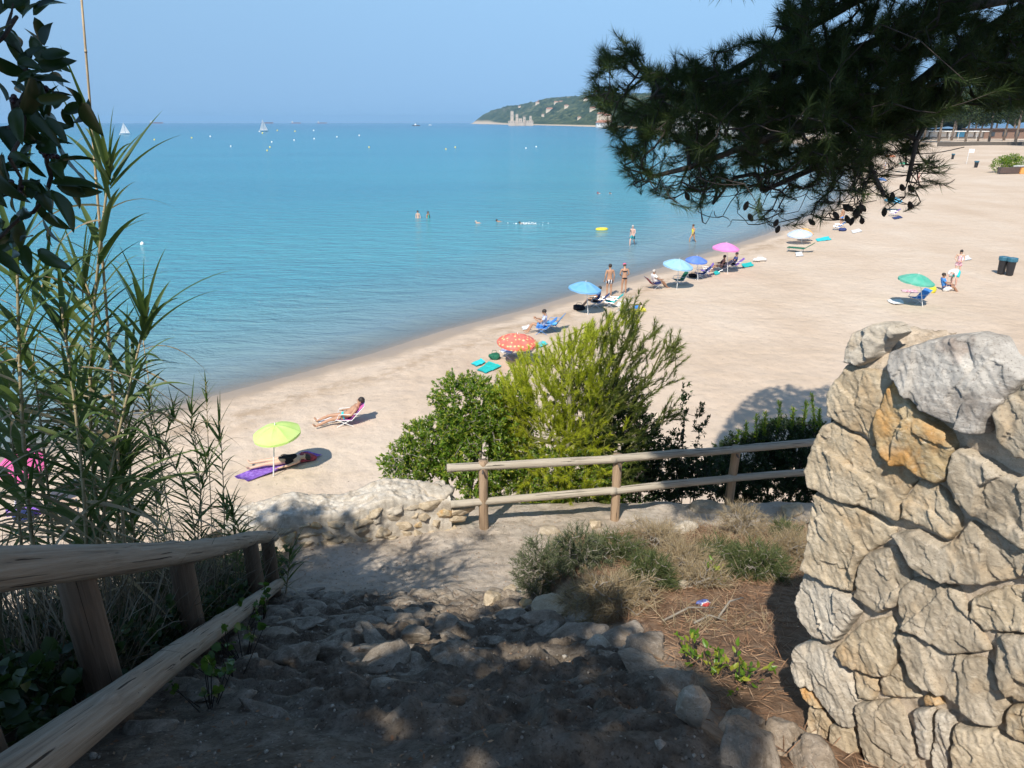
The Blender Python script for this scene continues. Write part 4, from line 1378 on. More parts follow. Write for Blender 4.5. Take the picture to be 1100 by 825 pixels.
for i in range(21):      # cones on bare twigs along the lower edge
    px = g.uniform(735, 985)
    py = np.interp(px, [735, 760, 800, 850, 900, 960, 985], [226, 232, 242, 238, 236, 222, 215]) + g.uniform(-22, 10)
    Y = 4.5 + g.normal(0, .15)
    p = at_y(px, py, Y)
    a = P[int(np.argmin(np.linalg.norm(P - p, axis=1)))]
    mb = MB().lathe([(.002, .030), (.008, .025), (.015, .010), (.017, -.004), (.012, -.020), (.003, -.030)], 9)
    o = mb.build('cone', CONE, bp, True, p - BP)
    o.rotation_euler = (g.uniform(-.8, .8), g.uniform(-.8, .8), 0)
    put('cone_stalk', sticks((a - BP)[None], (p - BP)[None], np.array([.004]), np.array([.0025]), 4), TWIG, bp)
# drooping bare twigs
T0, T1 = [], []
for i in range(130):
    px = g.uniform(700, 1025); py = np.interp(px, [700, 760, 900, 985, 1025], [190, 225, 225, 205, 195]) - g.uniform(0, 40)
    p = at_y(px, py, 4.6 + g.normal(0, .25)); p = P[int(np.argmin(np.linalg.norm(P - p, axis=1)))]; d = np.array([g.normal(0, .1), g.normal(0, .1), -.03])
    for k in range(6):
        q = p + d * .22
        T0.append(p); T1.append(q); p = q
        d = d + np.array([g.normal(0, .02), 0, .022])
T0, T1 = np.array(T0), np.array(T1)
pst.append(sticks(T0 - BP, T1 - BP, np.full(len(T0), .0026), np.full(len(T0), .0022), 4))
put('branches', cat_vf(pst), TWIG, bp)
# crown overhead: where it has to stand to throw the shade seen on hedge, fence and beach
def in_view(P, margin=12):
    x, y, zc = project(P)
    return (zc > .05) & (x > -margin) & (x < 1100 + margin) & (y > -margin) & (y < 825 + margin)
Q = []
polyA = [(768, 478), (782, 450), (800, 430), (822, 416), (850, 413), (872, 418), (890, 414), (935, 424), (960, 480), (960, 500), (768, 500)]
for k in range(16000):
    px, py = g.uniform(765, 960), g.uniform(408, 500)
    if inside(np.array([px]), np.array([py]), polyA)[0]:
        S = at_z(px, py, .6)
        zt = g.uniform(11.2, 14.2)
        Q.append(S + TO_SUN * (zt - S[2]) / TO_SUN[2])
polyB = [(700, 500), (745, 470), (900, 440), (960, 480), (960, 575), (880, 565), (790, 556), (715, 545), (690, 520)]
for k in range(5000):
    px, py = g.uniform(690, 960), g.uniform(440, 580)
    if inside(np.array([px]), np.array([py]), polyB)[0]:
        S = at_y(px, py, 8.4 + (575 - py) * .012)
        zt = g.uniform(10.6, 13.0)
        Q.append(S + TO_SUN * (zt - S[2]) / TO_SUN[2])
Q = np.array(Q)
Q = Q[~in_view(Q, 40)]
Q = Q[g.permutation(len(Q))[:5200]]
Q2 = P[g.permutation(len(P))[:2600]] + TO_SUN * g.uniform(1.0, 3.2, (2600, 1)) + g.normal(0, .1, (2600, 3))
Q2 = Q2[~in_view(Q2, 30)]
Q = np.concatenate([Q, Q2[:1500]])
A, B, ra, rb, td = grow(Q, [[BP + [-.3, -.1, 4.2], BP + [-.6, .6, 6.4], BP + [-1.6, 2.0, 8.2]], [BP + [-.6, .6, 6.4], BP + [-2, -.8, 7.4], BP + [-3.2, -1.6, 7.8]]], g, .004, .12, .45, .15)
put('upper_branches', sticks(A - BP, B - BP, ra, rb, 4), TWIG, bp)
put('upper_needles', tufts(Q - BP, unit(td + [0, 0, .6]), 60, g, .18, .15, .0115, (15, 80)), NEEDLE, bp)

# ------------------------------------------------------------------ evergreen tree at the left: its leaves in the top left corner, its crown over the stairs
g = np.random.default_rng(88)
et = thing('evergreen_tree', 'dark broad leaved evergreen with berries hanging into the upper left corner', 'tree', (-3.4, -1.6, gz1(-3.4, -1.6)))
ETL = np.array(et.location)
shade = [(-80, 655), (0, 650), (150, 630), (300, 600), (312, 548), (345, 538), (395, 545), (402, 570), (405, 606), (436, 652), (490, 668), (545, 655), (562, 668), (630, 668), (648, 656), (688, 666), (702, 704), (756, 728), (818, 766), (832, 808), (832, 1300), (-900, 1300)]
vis = []
for px, py, Y, n in [(18, 18, 1.35, 10), (30, 75, 1.3, 10), (45, 95, 1.3, 8), (15, 110, 1.25, 12), (30, 150, 1.3, 14), (60, 130, 1.35, 8), (50, 165, 1.3, 12), (10, 170, 1.2, 12), (20, 205, 1.25, 10), (55, 190, 1.35, 8), (36, 228, 1.35, 8), (-20, 60, 1.3, 12), (-30, 140, 1.3, 14), (5, 40, 1.4, 8), (14, 4, 1.4, 6), (10, 245, 1.3, 6), (-10, 215, 1.25, 8), (28, 118, 1.25, 8)]:
    vis.append(at_y(px, py, Y))
vis = np.array(vis)
Q = []
while len(Q) < 3600:
    n = 4000
    gx, gy = g.uniform(-4.2, 1.3, n), g.uniform(-.2, 7.4, n)
    G3 = np.stack([gx, gy, HC - slope_drop(gx, gy)], -1)
    px, py, zc = project(G3)
    ok = np.where(gy > 1.25, inside(px, py, shade), (gx < .75))
    dap = vnoise(gx * 3.2, gy * 3.2, 0, 55) + .6 * vnoise(gx * 7, gy * 7, 0, 56)
    edge_, _, _ = poly_dist(px, py, shade)
    ok &= (dap < np.where((py < 715) & (px > 400) & (px < 640), .22, .8)) & ((edge_ > 22) | (g.random(n) < .5))
    S = G3[ok]
    zt = g.uniform(11.3, 13.7, len(S))
    K = S + TO_SUN[None] * ((zt - S[:, 2]) / TO_SUN[2])[:, None]
    K = K[~in_view(K, 60)]
    Q += list(K[:1400])
Q = np.array(Q[:3600])
bx_, by_ = g.uniform(-4.2, -1.3, 900), g.uniform(.8, 5.6, 900)
bank_pts = np.stack([bx_, by_, HC - slope_drop(bx_, by_) + g.uniform(0, .6, 900)], -1)
bank_pts = bank_pts[(by_ < 4.4) | (g.random(900) < .4)]
rl = np.concatenate([bank_pts, TA + dT * g.uniform(-.1, 1, (420, 1)), BA + dB * g.uniform(-.1, 1, (300, 1))]) + 0
zt = g.uniform(11.2, 13.2, len(rl))
rl = rl + TO_SUN[None] * ((zt - rl[:, 2]) / TO_SUN[2])[:, None]
vc = np.repeat(vis, 30, 0)
vc = vc + g.normal(0, .14, vc.shape)
vc = vc + TO_SUN[None] * g.uniform(1.0, 2.6, (len(vc), 1))
Q = np.concatenate([Q, rl[~in_view(rl, 60)], vc[~in_view(vc, 40)]])
root1 = [ETL, ETL + [.15, .3, 1.5], ETL + [.5, .9, 3.2], ETL + [.9, 1.3, 4.6]]
root2 = [root1[2], ETL + [1.2, .4, 4.4], ETL + [2.2, .6, 5.2]]
root3 = [root1[1], ETL + [.45, .9, 2.3], ETL + [.95, 1.75, 2.85], at_y(-260, 120, 1.2), at_y(-60, 150, 1.25), at_y(10, 140, 1.28), at_y(45, 150, 1.3)]
ex = np.array([root3[1 + k // 16] + (root3[2 + k // 16] - root3[1 + k // 16]) * g.random() + g.normal(0, .13, 3) for k in range(48)])
vis = np.concatenate([vis, ex[~in_view(ex, 10)]])
MB().tube(np.array(root1) - ETL, [.16, .13, .10, .06], 10).tube(np.array(root2) - ETL, [.10, .07, .04], 8).build('trunk', BARK, et, True)
MB().tube(np.array(root3) - ETL, [.05, .035, .026, .016, .011, .008, .005], 8).build('low_branch', BARK, et, True)
A, B, ra, rb, td = grow(Q, [root1, root2], g, .003, .06, .42, .15)
put('branches', sticks(A - ETL, B - ETL, ra, rb, 4), TWIG, et)
put('crown', leaf_spray(Q - ETL, unit(td + [0, 0, .3]), 8, g, .105, .046, 1.0, .3, LEAF_V, LEAF_F, .12), EVER, et)
A, B, ra, rb, td = grow(vis, [root3[1:4] + [at_y(-60, 150, 1.25), at_y(10, 140, 1.28), at_y(45, 150, 1.3)]], g, .0016, .006, .42, .12)
put('near_twigs', sticks(A - ETL, B - ETL, ra, rb, 6), TWIG, et)
D = unit(td * .7 + np.array([.45, 0, -.1]) + g.normal(0, .3, vis.shape))
K = 8
Pn = np.repeat(vis, K, 0) + g.normal(0, .024, (len(vis) * K, 3))
Dn = unit(np.repeat(D, K, 0) + g.normal(0, .75, (len(Pn), 3)) * np.array([1, .8, 1]))
Nn = unit(g.normal(0, .6, (len(Pn), 3)) + np.array([.1, -.75, .55]))
Lg = g.uniform(.042, .082, len(Pn))
fine_v = []
t = np.linspace(0, 1, 9)
for s_ in (-1, 0, 1):
    for tt_ in t:
        w = .5 * math.sin(math.pi * min(1, tt_ ** .8)) ** .8
        fine_v.append([tt_, s_ * w, abs(s_) * .10 * math.sin(math.pi * tt_) - .22 * tt_ ** 2])
fine_f = []
for c_ in (0, 9):
    for i in range(8):
        fine_f += [[c_ + i, c_ + i + 1, c_ + 9 + i + 1], [c_ + i, c_ + 9 + i + 1, c_ + 9 + i]]
FV, FF = np.array(fine_v), np.array(fine_f)
put('near_leaves', leaves(Pn, Dn, Nn, Lg, Lg * .36, FV, FF), EVER, None, True).parent = et
for ch in et.children:
    if ch.name.startswith('near_leaves'):
        ch.matrix_parent_inverse = Matrix.Identity(4)
        ch.location = tuple(-ETL)
BERRY = plain('berry', (.035, .014, .02), .3, .2)
for c in [(52, 222, 1.3), (38, 100, 1.3), (65, 130, 1.3), (30, 112, 1.28), (46, 165, 1.29)]:
    p = vis[int(np.argmin(np.linalg.norm(vis - at_y(*c), axis=1)))]
    mb = MB()
    for k in range(8):
        mb.ball(p + g.normal(0, .006, 3) - ETL, .0048, 8, 6)
    mb.build('berry_cluster', BERRY, et, True)

# ------------------------------------------------------------------ reeds at the left
def strap(p, d, L_, w, droop, g, n=10, twist=.3):
    d = d / np.linalg.norm(d)
    s = np.cross(d, [0, 0, 1.0]); s /= np.linalg.norm(s) + 1e-9
    ang = g.normal(0, twist)
    nrm = np.cross(s, d)
    s = s * math.cos(ang) + nrm * math.sin(ang)
    t = np.linspace(0, 1, n)
    pts = p + d * (t * L_)[:, None] + np.array([0, 0, -1.0]) * (droop * L_ * t ** 2.2)[:, None]
    wd = w * np.minimum(1, (t * 6 + .35)) * (1 - t ** 1.6) + .0004
    nn = np.cross(s, d)
    fold = nn * (wd * .18)[:, None]
    V = np.concatenate([pts - s * wd[:, None] / 2 + fold, pts, pts + s * wd[:, None] / 2 + fold])
    F = []
    for c_ in (0, n):
        for i in range(n - 1):
            F.append([c_ + i, c_ + i + 1, c_ + n + i + 1, c_ + n + i])
    return V, np.array(F)
def cane(label, base, top, n_leaf, Lr, wr, seed, r=.011, tip_tuft=0, dry=0, dryfrac=.2, start=.35, lean=0.0, side=None, elev=(.35, .9), bend=.05, group='reeds beside the log fence'):
    g = np.random.default_rng(seed)
    n_leaf = int(n_leaf * 2.3)
    base, top = np.array(base, float), np.array(top, float)
    root = thing('reed_plant', label, 'reed', base, 0, group)
    ax = top - base
    H_ = np.linalg.norm(ax)
    t = np.linspace(0, 1, 14)
    cur = g.normal(0, bend, 3) * np.array([1, 1, 0])
    pts = ax * t[:, None] + cur * (np.sin(t * math.pi) * H_)[:, None]
    mb = MB().tube(pts, r * (1 - .55 * t), 7)
    for k in range(1, 13):
        q = pts[k]; mb.tube([q - ax / H_ * .006, q + ax / H_ * .006], r * (1 - .55 * t[k]) * 1.22, 7)
    mb.build('stem', CANE_DRY if dry else CANE, root, True)
    G_, D_ = [], []
    for k in range(n_leaf):
        tk = start + (1 - start) * (k + g.random() * .6) / n_leaf
        p = np.array([np.interp(tk, t, pts[:, j]) for j in range(3)])
        az = (k % 2) * math.pi + g.normal(0, .6) + (0 if side is None else side)
        el = g.uniform(*elev) + .35 * tk
        d = np.array([math.cos(az) * math.cos(el), math.sin(az) * math.cos(el) * .8, math.sin(el)])
        isdry = g.random() < (dryfrac + .6 * max(0, .55 - tk))
        Lk = g.uniform(*Lr) * (.75 + .25 * math.sin(math.pi * min(1, tk)))
        if isdry:
            d[2] -= g.uniform(.2, 1.0)
        (D_ if isdry else G_).append(strap(p, d, Lk, g.uniform(*wr) * (.7 if isdry else 1), g.uniform(.12, .5) if not isdry else g.uniform(.3, .9), g, 10, .5))
    for k in range(tip_tuft):
        az = g.uniform(0, 6.28); el = g.uniform(.5, 1.45)
        d = np.array([math.cos(az) * math.cos(el), math.sin(az) * math.cos(el), math.sin(el)])
        G_.append(strap(pts[-1] - ax / H_ * g.uniform(0, .2), d, g.uniform(*Lr) * 1.05, g.uniform(*wr), g.uniform(.02, .25), g, 10, .5))
    if G_: put('leaves', cat_vf(G_), REED, root, True)
    if D_: put('dry_leaves', cat_vf(D_), REED_DRY, root, True)
    return root
def rb(px, Y, dz=0):   # base on the ground at depth Y near a pixel column
    q = at_y(px, 600, Y)
    return np.array([q[0], q[1], gz1(q[0], q[1]) + dz])
LRG, WRG = (.36, .66), (.020, .036)
cane('tallest leafy reed with a fan of green blades at its top, right of the evergreen', rb(108, 3.3), at_y(118, 178, 3.3), 26, LRG, WRG, 501, .012, 10, dryfrac=.12, start=.3)
cane('long bare straw coloured cane rising to the top of the photo', rb(120, 3.35), at_y(86, -20, 3.35), 1, (.1, .2), (.008, .012), 502, .010, 0, 1, 1, .6, bend=.01)
cane('leafy reed leaning right below the tallest one', rb(75, 3.1), at_y(160, 330, 3.2), 20, LRG, WRG, 503, .010, 6, dryfrac=.12)
cane('dense dark reed at the left edge below the evergreen leaves', rb(20, 2.9), at_y(18, 270, 2.9), 22, LRG, WRG, 504, .012, 6, dryfrac=.15)
cane('reed with broad dark blades between the edge reed and the tallest reed', rb(62, 3.0), at_y(66, 330, 3.0), 20, LRG, WRG, 505, .011, 6, dryfrac=.2)
cane('reed with hanging dry leaves beside the left edge', rb(40, 3.3), at_y(35, 380, 3.3), 20, LRG, WRG, 506, .010, 3, dryfrac=.5)
cane('bushy reed tuft with stiff dark blades above the log fence', rb(130, 3.4), at_y(128, 492, 3.4), 14, (.30, .46), (.022, .034), 507, .010, 24, dryfrac=.1)
cane('dry brown cane stump among the reeds', rb(92, 3.0), at_y(88, 520, 3.0), 6, (.2, .4), (.01, .02), 508, .012, 0, 1, 1, .3)
cane('reed with dry bent leaves behind the bushy tuft', rb(70, 3.6), at_y(78, 420, 3.6), 18, LRG, (.02, .032), 509, .010, 4, dryfrac=.5)
cane('reed stem crossing low in front of the pink parasol', rb(0, 3.1), at_y(10, 430, 3.1), 16, LRG, WRG, 510, .010, 4, dryfrac=.45)
cane('leafless dry cane leaning right above the water edge', rb(190, 4.6), at_y(152, 352, 4.6), 3, (.1, .2), (.008, .012), 511, .006, 0, 1, 1, .6, bend=.01)
SM, SW = (.20, .36), (.011, .022)
cane('small reed with a leafy top standing alone at the water edge', rb(222, 4.9), at_y(221, 408, 4.9), 8, (.12, .2), (.010, .016), 512, .005, 6, dryfrac=.1, start=.8)
for i, (bx, tx, ty, Y, lab) in enumerate([(-20, -12, 330, 2.8, 'dark reed cut by the left edge of the photo'), (30, 48, 300, 3.5, 'tall thin reed behind the evergreen leaves'), (55, 90, 300, 3.7, 'reed standing close left of the tallest one'), (85, 98, 410, 3.5, 'mid height reed in the dense left thicket'), (10, 30, 440, 3.6, 'low reed in the dense left thicket'), (100, 140, 400, 3.6, 'reed leaning right under the tallest reed')]):
    cane(lab, rb(bx, Y), at_y(tx, ty, Y), 18, LRG, WRG, 570 + i, .010, 7, dryfrac=.3, start=.25)
for i, (bx, tx, ty, Y, nl, lab) in enumerate([
        (160, 160, 425, 4.6, 20, 'feathery reed left in the clump above the log fence'), (185, 186, 432, 4.8, 22, 'feathery reed in the middle of the clump above the log fence'),
        (200, 205, 440, 4.7, 20, 'feathery reed right in the clump above the log fence'), (232, 236, 452, 4.9, 14, 'reed with arching leaves at the right of the clump'),
        (175, 172, 470, 4.5, 18, 'shorter reed with dry lower leaves in the clump'), (215, 222, 490, 4.6, 14, 'short thin reed in front of the clump'),
        (250, 250, 540, 4.9, 10, 'short dark green reed tuft at the end of the log fence'), (240, 243, 545, 5.1, 10, 'green reed tuft just above the end of the top log'),
        (105, 118, 455, 4.4, 16, 'slim reed behind the bushy tuft'), (150, 140, 545, 4.2, 12, 'short reed beside the bushy tuft'),
        (300, 312, 590, 5.3, 8, 'low grass like reed between log fence and rubble wall')]):
    cane(lab, rb(bx, Y), at_y(tx, ty, Y), int(nl * 1.7), SM if i != 6 else (.2, .3), SW if i not in (6, 7) else (.016, .024), 530 + i, .006, 9, dryfrac=.28, start=.15, group='thin reeds of the clump')
# tangled dry stalks under the reeds
V_ = []
g = np.random.default_rng(99)
for k in range(8000):
    px = g.uniform(-60, 310); Y = g.uniform(1.9, 5.6)
    q = rb(px, Y)
    if project(q)[0] > 285 or q[0] > -1.4 - .22 * (q[1] - 1.2): continue
    d = np.array([g.normal(0, .4), g.normal(0, .4), 1.0])
    V_.append(strap(q, d, g.uniform(.25, .85) * (1.25 if Y > 3.8 else 1), g.uniform(.004, .011), g.uniform(0, .5), g, 6, 1))
o = put('dry_stalks', cat_vf(V_), DEAD, None, True); tag(o, 'tangle of dry grey straw under the reeds behind the log fence', 'dry grass', kind='stuff')
# ivy like ground cover in the dark beside the stairs
P = []
for k in range(3600):
    y = g.uniform(.9, 6.2); x = -1.32 - .22 * (y - 1.2) + g.normal(-.3, .38)
    if x > -1.38 - .22 * (y - 1.2) + .1 * g.random(): continue
    P.append([x, y, gz1(x, y) + g.uniform(.02, .32)])
P = np.array(P)
o = put('ground_cover', leaf_spray(P, np.tile([0, -.3, 1.0], (len(P), 1)) + g.normal(0, .5, P.shape), 3, g, .055, .05, 1.0, .3, LEAF_V, LEAF_F, .02), LENT_D)
tag(o, 'dark leafy ground cover in the shade under the log fence', 'ground cover', kind='stuff')
sel = [(240, 668, 5), (258, 690, 4.6), (262, 715, 4.2), (250, 735, 3.9), (225, 760, 3.6), (282, 680, 4.9), (275, 655, 5.2)]
for i, (px, py, Y) in enumerate(sel):
    q = ghit(px, py)
    root = thing('small_plant', ['leafy plant under the lower log second from its far end', 'leafy plant under the middle of the lower log', 'bright leafy plant beside the stairs below the middle of the log', 'leafy plant beside the stairs nearest the camera but one', 'leafy plant nearest the camera beside the lower log', 'small leafy plant just below the far end of the lower log', 'topmost leafy plant at the far end of the lower log'][i], 'plant', q, 0, 'leafy plants at the foot of the log fence')
    P = np.array([[g.normal(0, .07), g.normal(0, .07), g.uniform(.05, .22)] for k in range(9)])
    put('stems', sticks(np.zeros((9, 3)) + P * [.3, .3, 0], P, np.full(9, .003), np.full(9, .002), 3), TWIG, root)
    put('leaves', leaf_spray(P, np.tile([0, -.5, .6], (9, 1)) + g.normal(0, .4, P.shape), 3, g, .042, .036, .7, .4, LEAF_V, LEAF_F, .01), IVY, root)

# ------------------------------------------------------------------ planted bank: bushes, dry grass, needle litter
def bush(name, label, px, py, w, h, n, mat, seed, K=16, ln=(.055, .0045), dp=None):
    q = ghit(px, py)
    return shrub(name, label, 'shrub', q, [((q[0], q[1], q[2] + h * .45), (w / 2, (dp or w) / 2, h * .6))], n, K, ln, mat, seed, 7, PALETWIG, .25, None, sprig=(.09,))
bush('grey_bush', 'rounded grey green bush at the top of the stairs beside the landing', 585, 632, .62, .42, 420, GREY_GRN, 601, 20)
bush('grey_bush', 'lighter grey green bush with fine twigs right of the rounded one', 622, 612, .5, .34, 300, GREY_GRN, 602, 20)
bush('grass_bush', 'green grassy bush in the middle of the bank above the needle litter', 695, 634, .36, .26, 200, GRASS_GRN, 603, 18, (.075, .0045))
bush('grass_bush', 'wide green grassy bush nearest the tall wall', 808, 618, .62, .24, 330, GRASS_GRN, 604, 18, (.075, .0045), .5)
bush('grass_bush', 'small green grassy tuft below the right fence post', 842, 580, .3, .2, 110, GRASS_GRN, 605, 16, (.07, .0045))
bush('brown_bush', 'dry brown straw bush at the shade line above the stair edging', 655, 660, .7, .28, 320, GRASS_DRY, 606, 18, (.08, .0035), .45)
bush('brown_bush', 'dry twiggy bush against the fence post beside the long rock', 795, 575, .5, .34, 240, GRASS_DRY, 607, 14, (.08, .003))
bush('brown_bush', 'dry straw bush behind the middle green grassy bush', 735, 615, .55, .2, 240, GRASS_DRY, 608, 16, (.08, .0035))
bush('brown_bush', 'dry straw clump between the two grassy bushes on the needle litter', 755, 632, .4, .16, 150, GRASS_DRY, 609, 16, (.08, .0035))
bush('grass_bush', 'yellowish grassy tuft between grey green bushes and fence', 660, 600, .5, .22, 200, GRASS_GRN, 610, 16, (.08, .004))
bush('brown_bush', 'wispy dry bush below the middle fence post', 700, 590, .6, .24, 240, GRASS_DRY, 611, 16, (.09, .003))
bush('brown_bush', 'dry straw bush beside the tall wall under the right fence rail', 850, 600, .4, .22, 200, GRASS_DRY, 612, 16, (.09, .003))
bush('grass_bush', 'green grassy tuft at the middle of the needle litter slope', 770, 605, .4, .2, 160, GRASS_GRN, 613, 16, (.08, .004))
for i, (px, py, lab) in enumerate([(770, 732, 'leafy green weed beside the shaded stair edging below the needle litter'), (795, 742, 'leafy green weed nearest the foot of the tall wall'), (745, 715, 'tiny leafy weed at the edge of the needle litter'), (765, 622 + 10, 'bright yellow green weed on the sunlit needle litter')]):
    q = ghit(px, py)
    root = thing('small_weed', lab, 'plant', q, 0, 'weeds on the bank')
    n = 12
    P = np.array([[g.normal(0, .045), g.normal(0, .045), g.uniform(.04, .16)] for k in range(n)])
    put('stems', sticks(P * [.2, .2, 0], P, np.full(n, .0025), np.full(n, .0018), 3), TWIG, root)
    put('leaves', leaf_spray(P, P * [3, 3, 1] + [0, 0, .05], 4, g, .042, .018, .8, .4, LEAF_V, LEAF_F, .05), LENT, root)
# needle litter and straw
n = 26000
gx, gy = g.uniform(.1, 4.4, n), g.uniform(1.6, 7.3, n)
xb = np.interp(gy, XB_Y, XB_X)
k = (gx > xb + .12 + g.exponential(.05, n)) & ((gx - WP0[0]) * WN[0] + (gy - WP0[1]) * WN[1] > .02) | (gx > xb + .12) & (gy > 2.3)
gx, gy = gx[k], gy[k]
P = np.stack([gx, gy, ground_z(gx, gy) + g.uniform(.002, .022, len(gx))], -1)
D = np.stack([g.normal(size=len(P)), g.normal(size=len(P)), g.normal(0, .18, len(P))], -1)
o = put('needle_litter', leaves(P, D, np.tile([0, 0, 1.0], (len(P), 1)) + g.normal(0, .4, P.shape), g.uniform(.06, .13, len(P)), .0035, DIA_V * [1, 1, .2], DIA_F), LITTER)
tag(o, 'fallen red brown pine needles covering the bank', 'needle litter', kind='stuff')
V_ = []
for k in range(16000):
    gx, gy = g.uniform(.2, 4.2), g.uniform(2.6, 7.4)
    if gx < np.interp(gy, XB_Y, XB_X) + .15: continue
    dn = vnoise(gx * 1.8, gy * 1.8, 0, 91) + .35 * (gy - 5.0)
    if dn + g.normal(0, .25) < -.15: continue
    d = np.array([g.normal(0, .7), g.normal(0, .7), 1.0])
    V_.append(strap(np.array([gx, gy, gz1(gx, gy)]), d, g.uniform(.08, .30), g.uniform(.002, .0045), g.uniform(0, .7), g, 4, 1))
o = put('dry_grass', cat_vf(V_), GRASS_DRY, None, True); tag(o, 'thin dry grass standing on the bank below the fence', 'grass', kind='stuff')
# twigs and a crumpled wrapper
for i, (px, py, dx, dy) in enumerate([(724, 593, .45, .05), (712, 668, .35, .12), (770, 668, .22, .2), (745, 672, .2, .02)]):
    q = ghit(px, py)
    o = link('fallen_stick', MB().tube([[0, 0, .02], [dx * .5, dy * .5 + .03, .045], [dx, dy, .02]], [.007, .006, .003], 6).mesh('fallen_stick', True), PALETWIG, None, q)
    tag(o, ['pale stick lying below the fence on dry grass', 'pale stick at the shade edge on the needle litter', 'bent pale stick on the sunlit needle litter', 'short pale stick above the stair edging'][i], 'stick', 'sticks on the bank')
q = ghit(757, 652)
me = rock_mesh('crumpled_wrapper', 66, (.10, .065, .045), 4, 20, .75, .18)
m, nt, b = new_mat('wrapper')
L(nt, n_ramp(nt, n_noise(nt, 16, 2, .5, n_coord(nt)), [(.42, (.10, .13, .35)), (.47, (.55, .54, .52)), (.54, (.42, .05, .045))], 'CONSTANT'), b.inputs['Base Color'])
b.inputs['Roughness'].default_value = .4
tag(link('crumpled_wrapper', me, m, None, q + [0, 0, .02]), 'crumpled red and blue wrapper lying on the dry needles', 'litter')
# leaf and stone crumbs on the stairs and landing
n = 2600
gx, gy = g.uniform(-2.4, 3.2, n), g.uniform(1.2, 7.6, n)
k = (gx < np.interp(gy, XB_Y, XB_X) + .1) & (gx > -1.4 - .22 * (gy - 1.2))
P = np.stack([gx[k], gy[k], ground_z(gx[k], gy[k]) + .004], -1)
V, F = leaves(P, np.stack([g.normal(size=len(P)), g.normal(size=len(P)), np.zeros(len(P))], -1), np.tile([0, 0, 1.0], (len(P), 1)) + g.normal(0, .35, P.shape), g.uniform(.008, .035, len(P)), g.uniform(.004, .014, len(P)), DIA_V, DIA_F)
o = put('leaf_litter', (V, F), LITTER); tag(o, 'scattered dry leaf bits on the stairs and the landing', 'leaf litter', kind='stuff')
# ------------------------------------------------------------------ people
SKIN = [plain('skin_tan', (.42, .235, .145), .55, .06), plain('skin_fair', (.58, .375, .27), .55, .06), plain('skin_brown', (.33, .175, .105), .55, .06), plain('skin_pink', (.62, .38, .30), .55, .06)]
HAIR_D = plain('hair_dark', (.025, .018, .014), .6, .2)
HAIR_B = plain('hair_brown', (.09, .05, .028), .6, .2)
HAIR_G = plain('hair_grey', (.42, .39, .36), .6, .2)
def skin_mesh(name, nodes, edges, root=0, sub=2):
    me = bpy.data.meshes.new(name)
    me.from_pydata([n[0] for n in nodes], edges, [])
    o = bpy.data.objects.new('tmp', me)
    C.objects.link(o)
    md = o.modifiers.new('s', 'SKIN')
    md.use_smooth_shade = True
    for i, n in enumerate(nodes):
        sv = me.skin_vertices[0].data[i]
        sv.radius = (n[1], n[1] * (n[2] if len(n) > 2 else 1))
        sv.use_root = (i == root)
    sb = o.modifiers.new('b', 'SUBSURF')
    sb.levels = sub
    dg = bpy.context.evaluated_depsgraph_get()
    ev = o.evaluated_get(dg)
    out = bpy.data.meshes.new_from_object(ev)
    out.name = name
    bpy.data.objects.remove(o)
    bpy.data.meshes.remove(me)
    return out
def lerp(a, b, t): return tuple(a[i] + (b[i] - a[i]) * t for i in range(3))
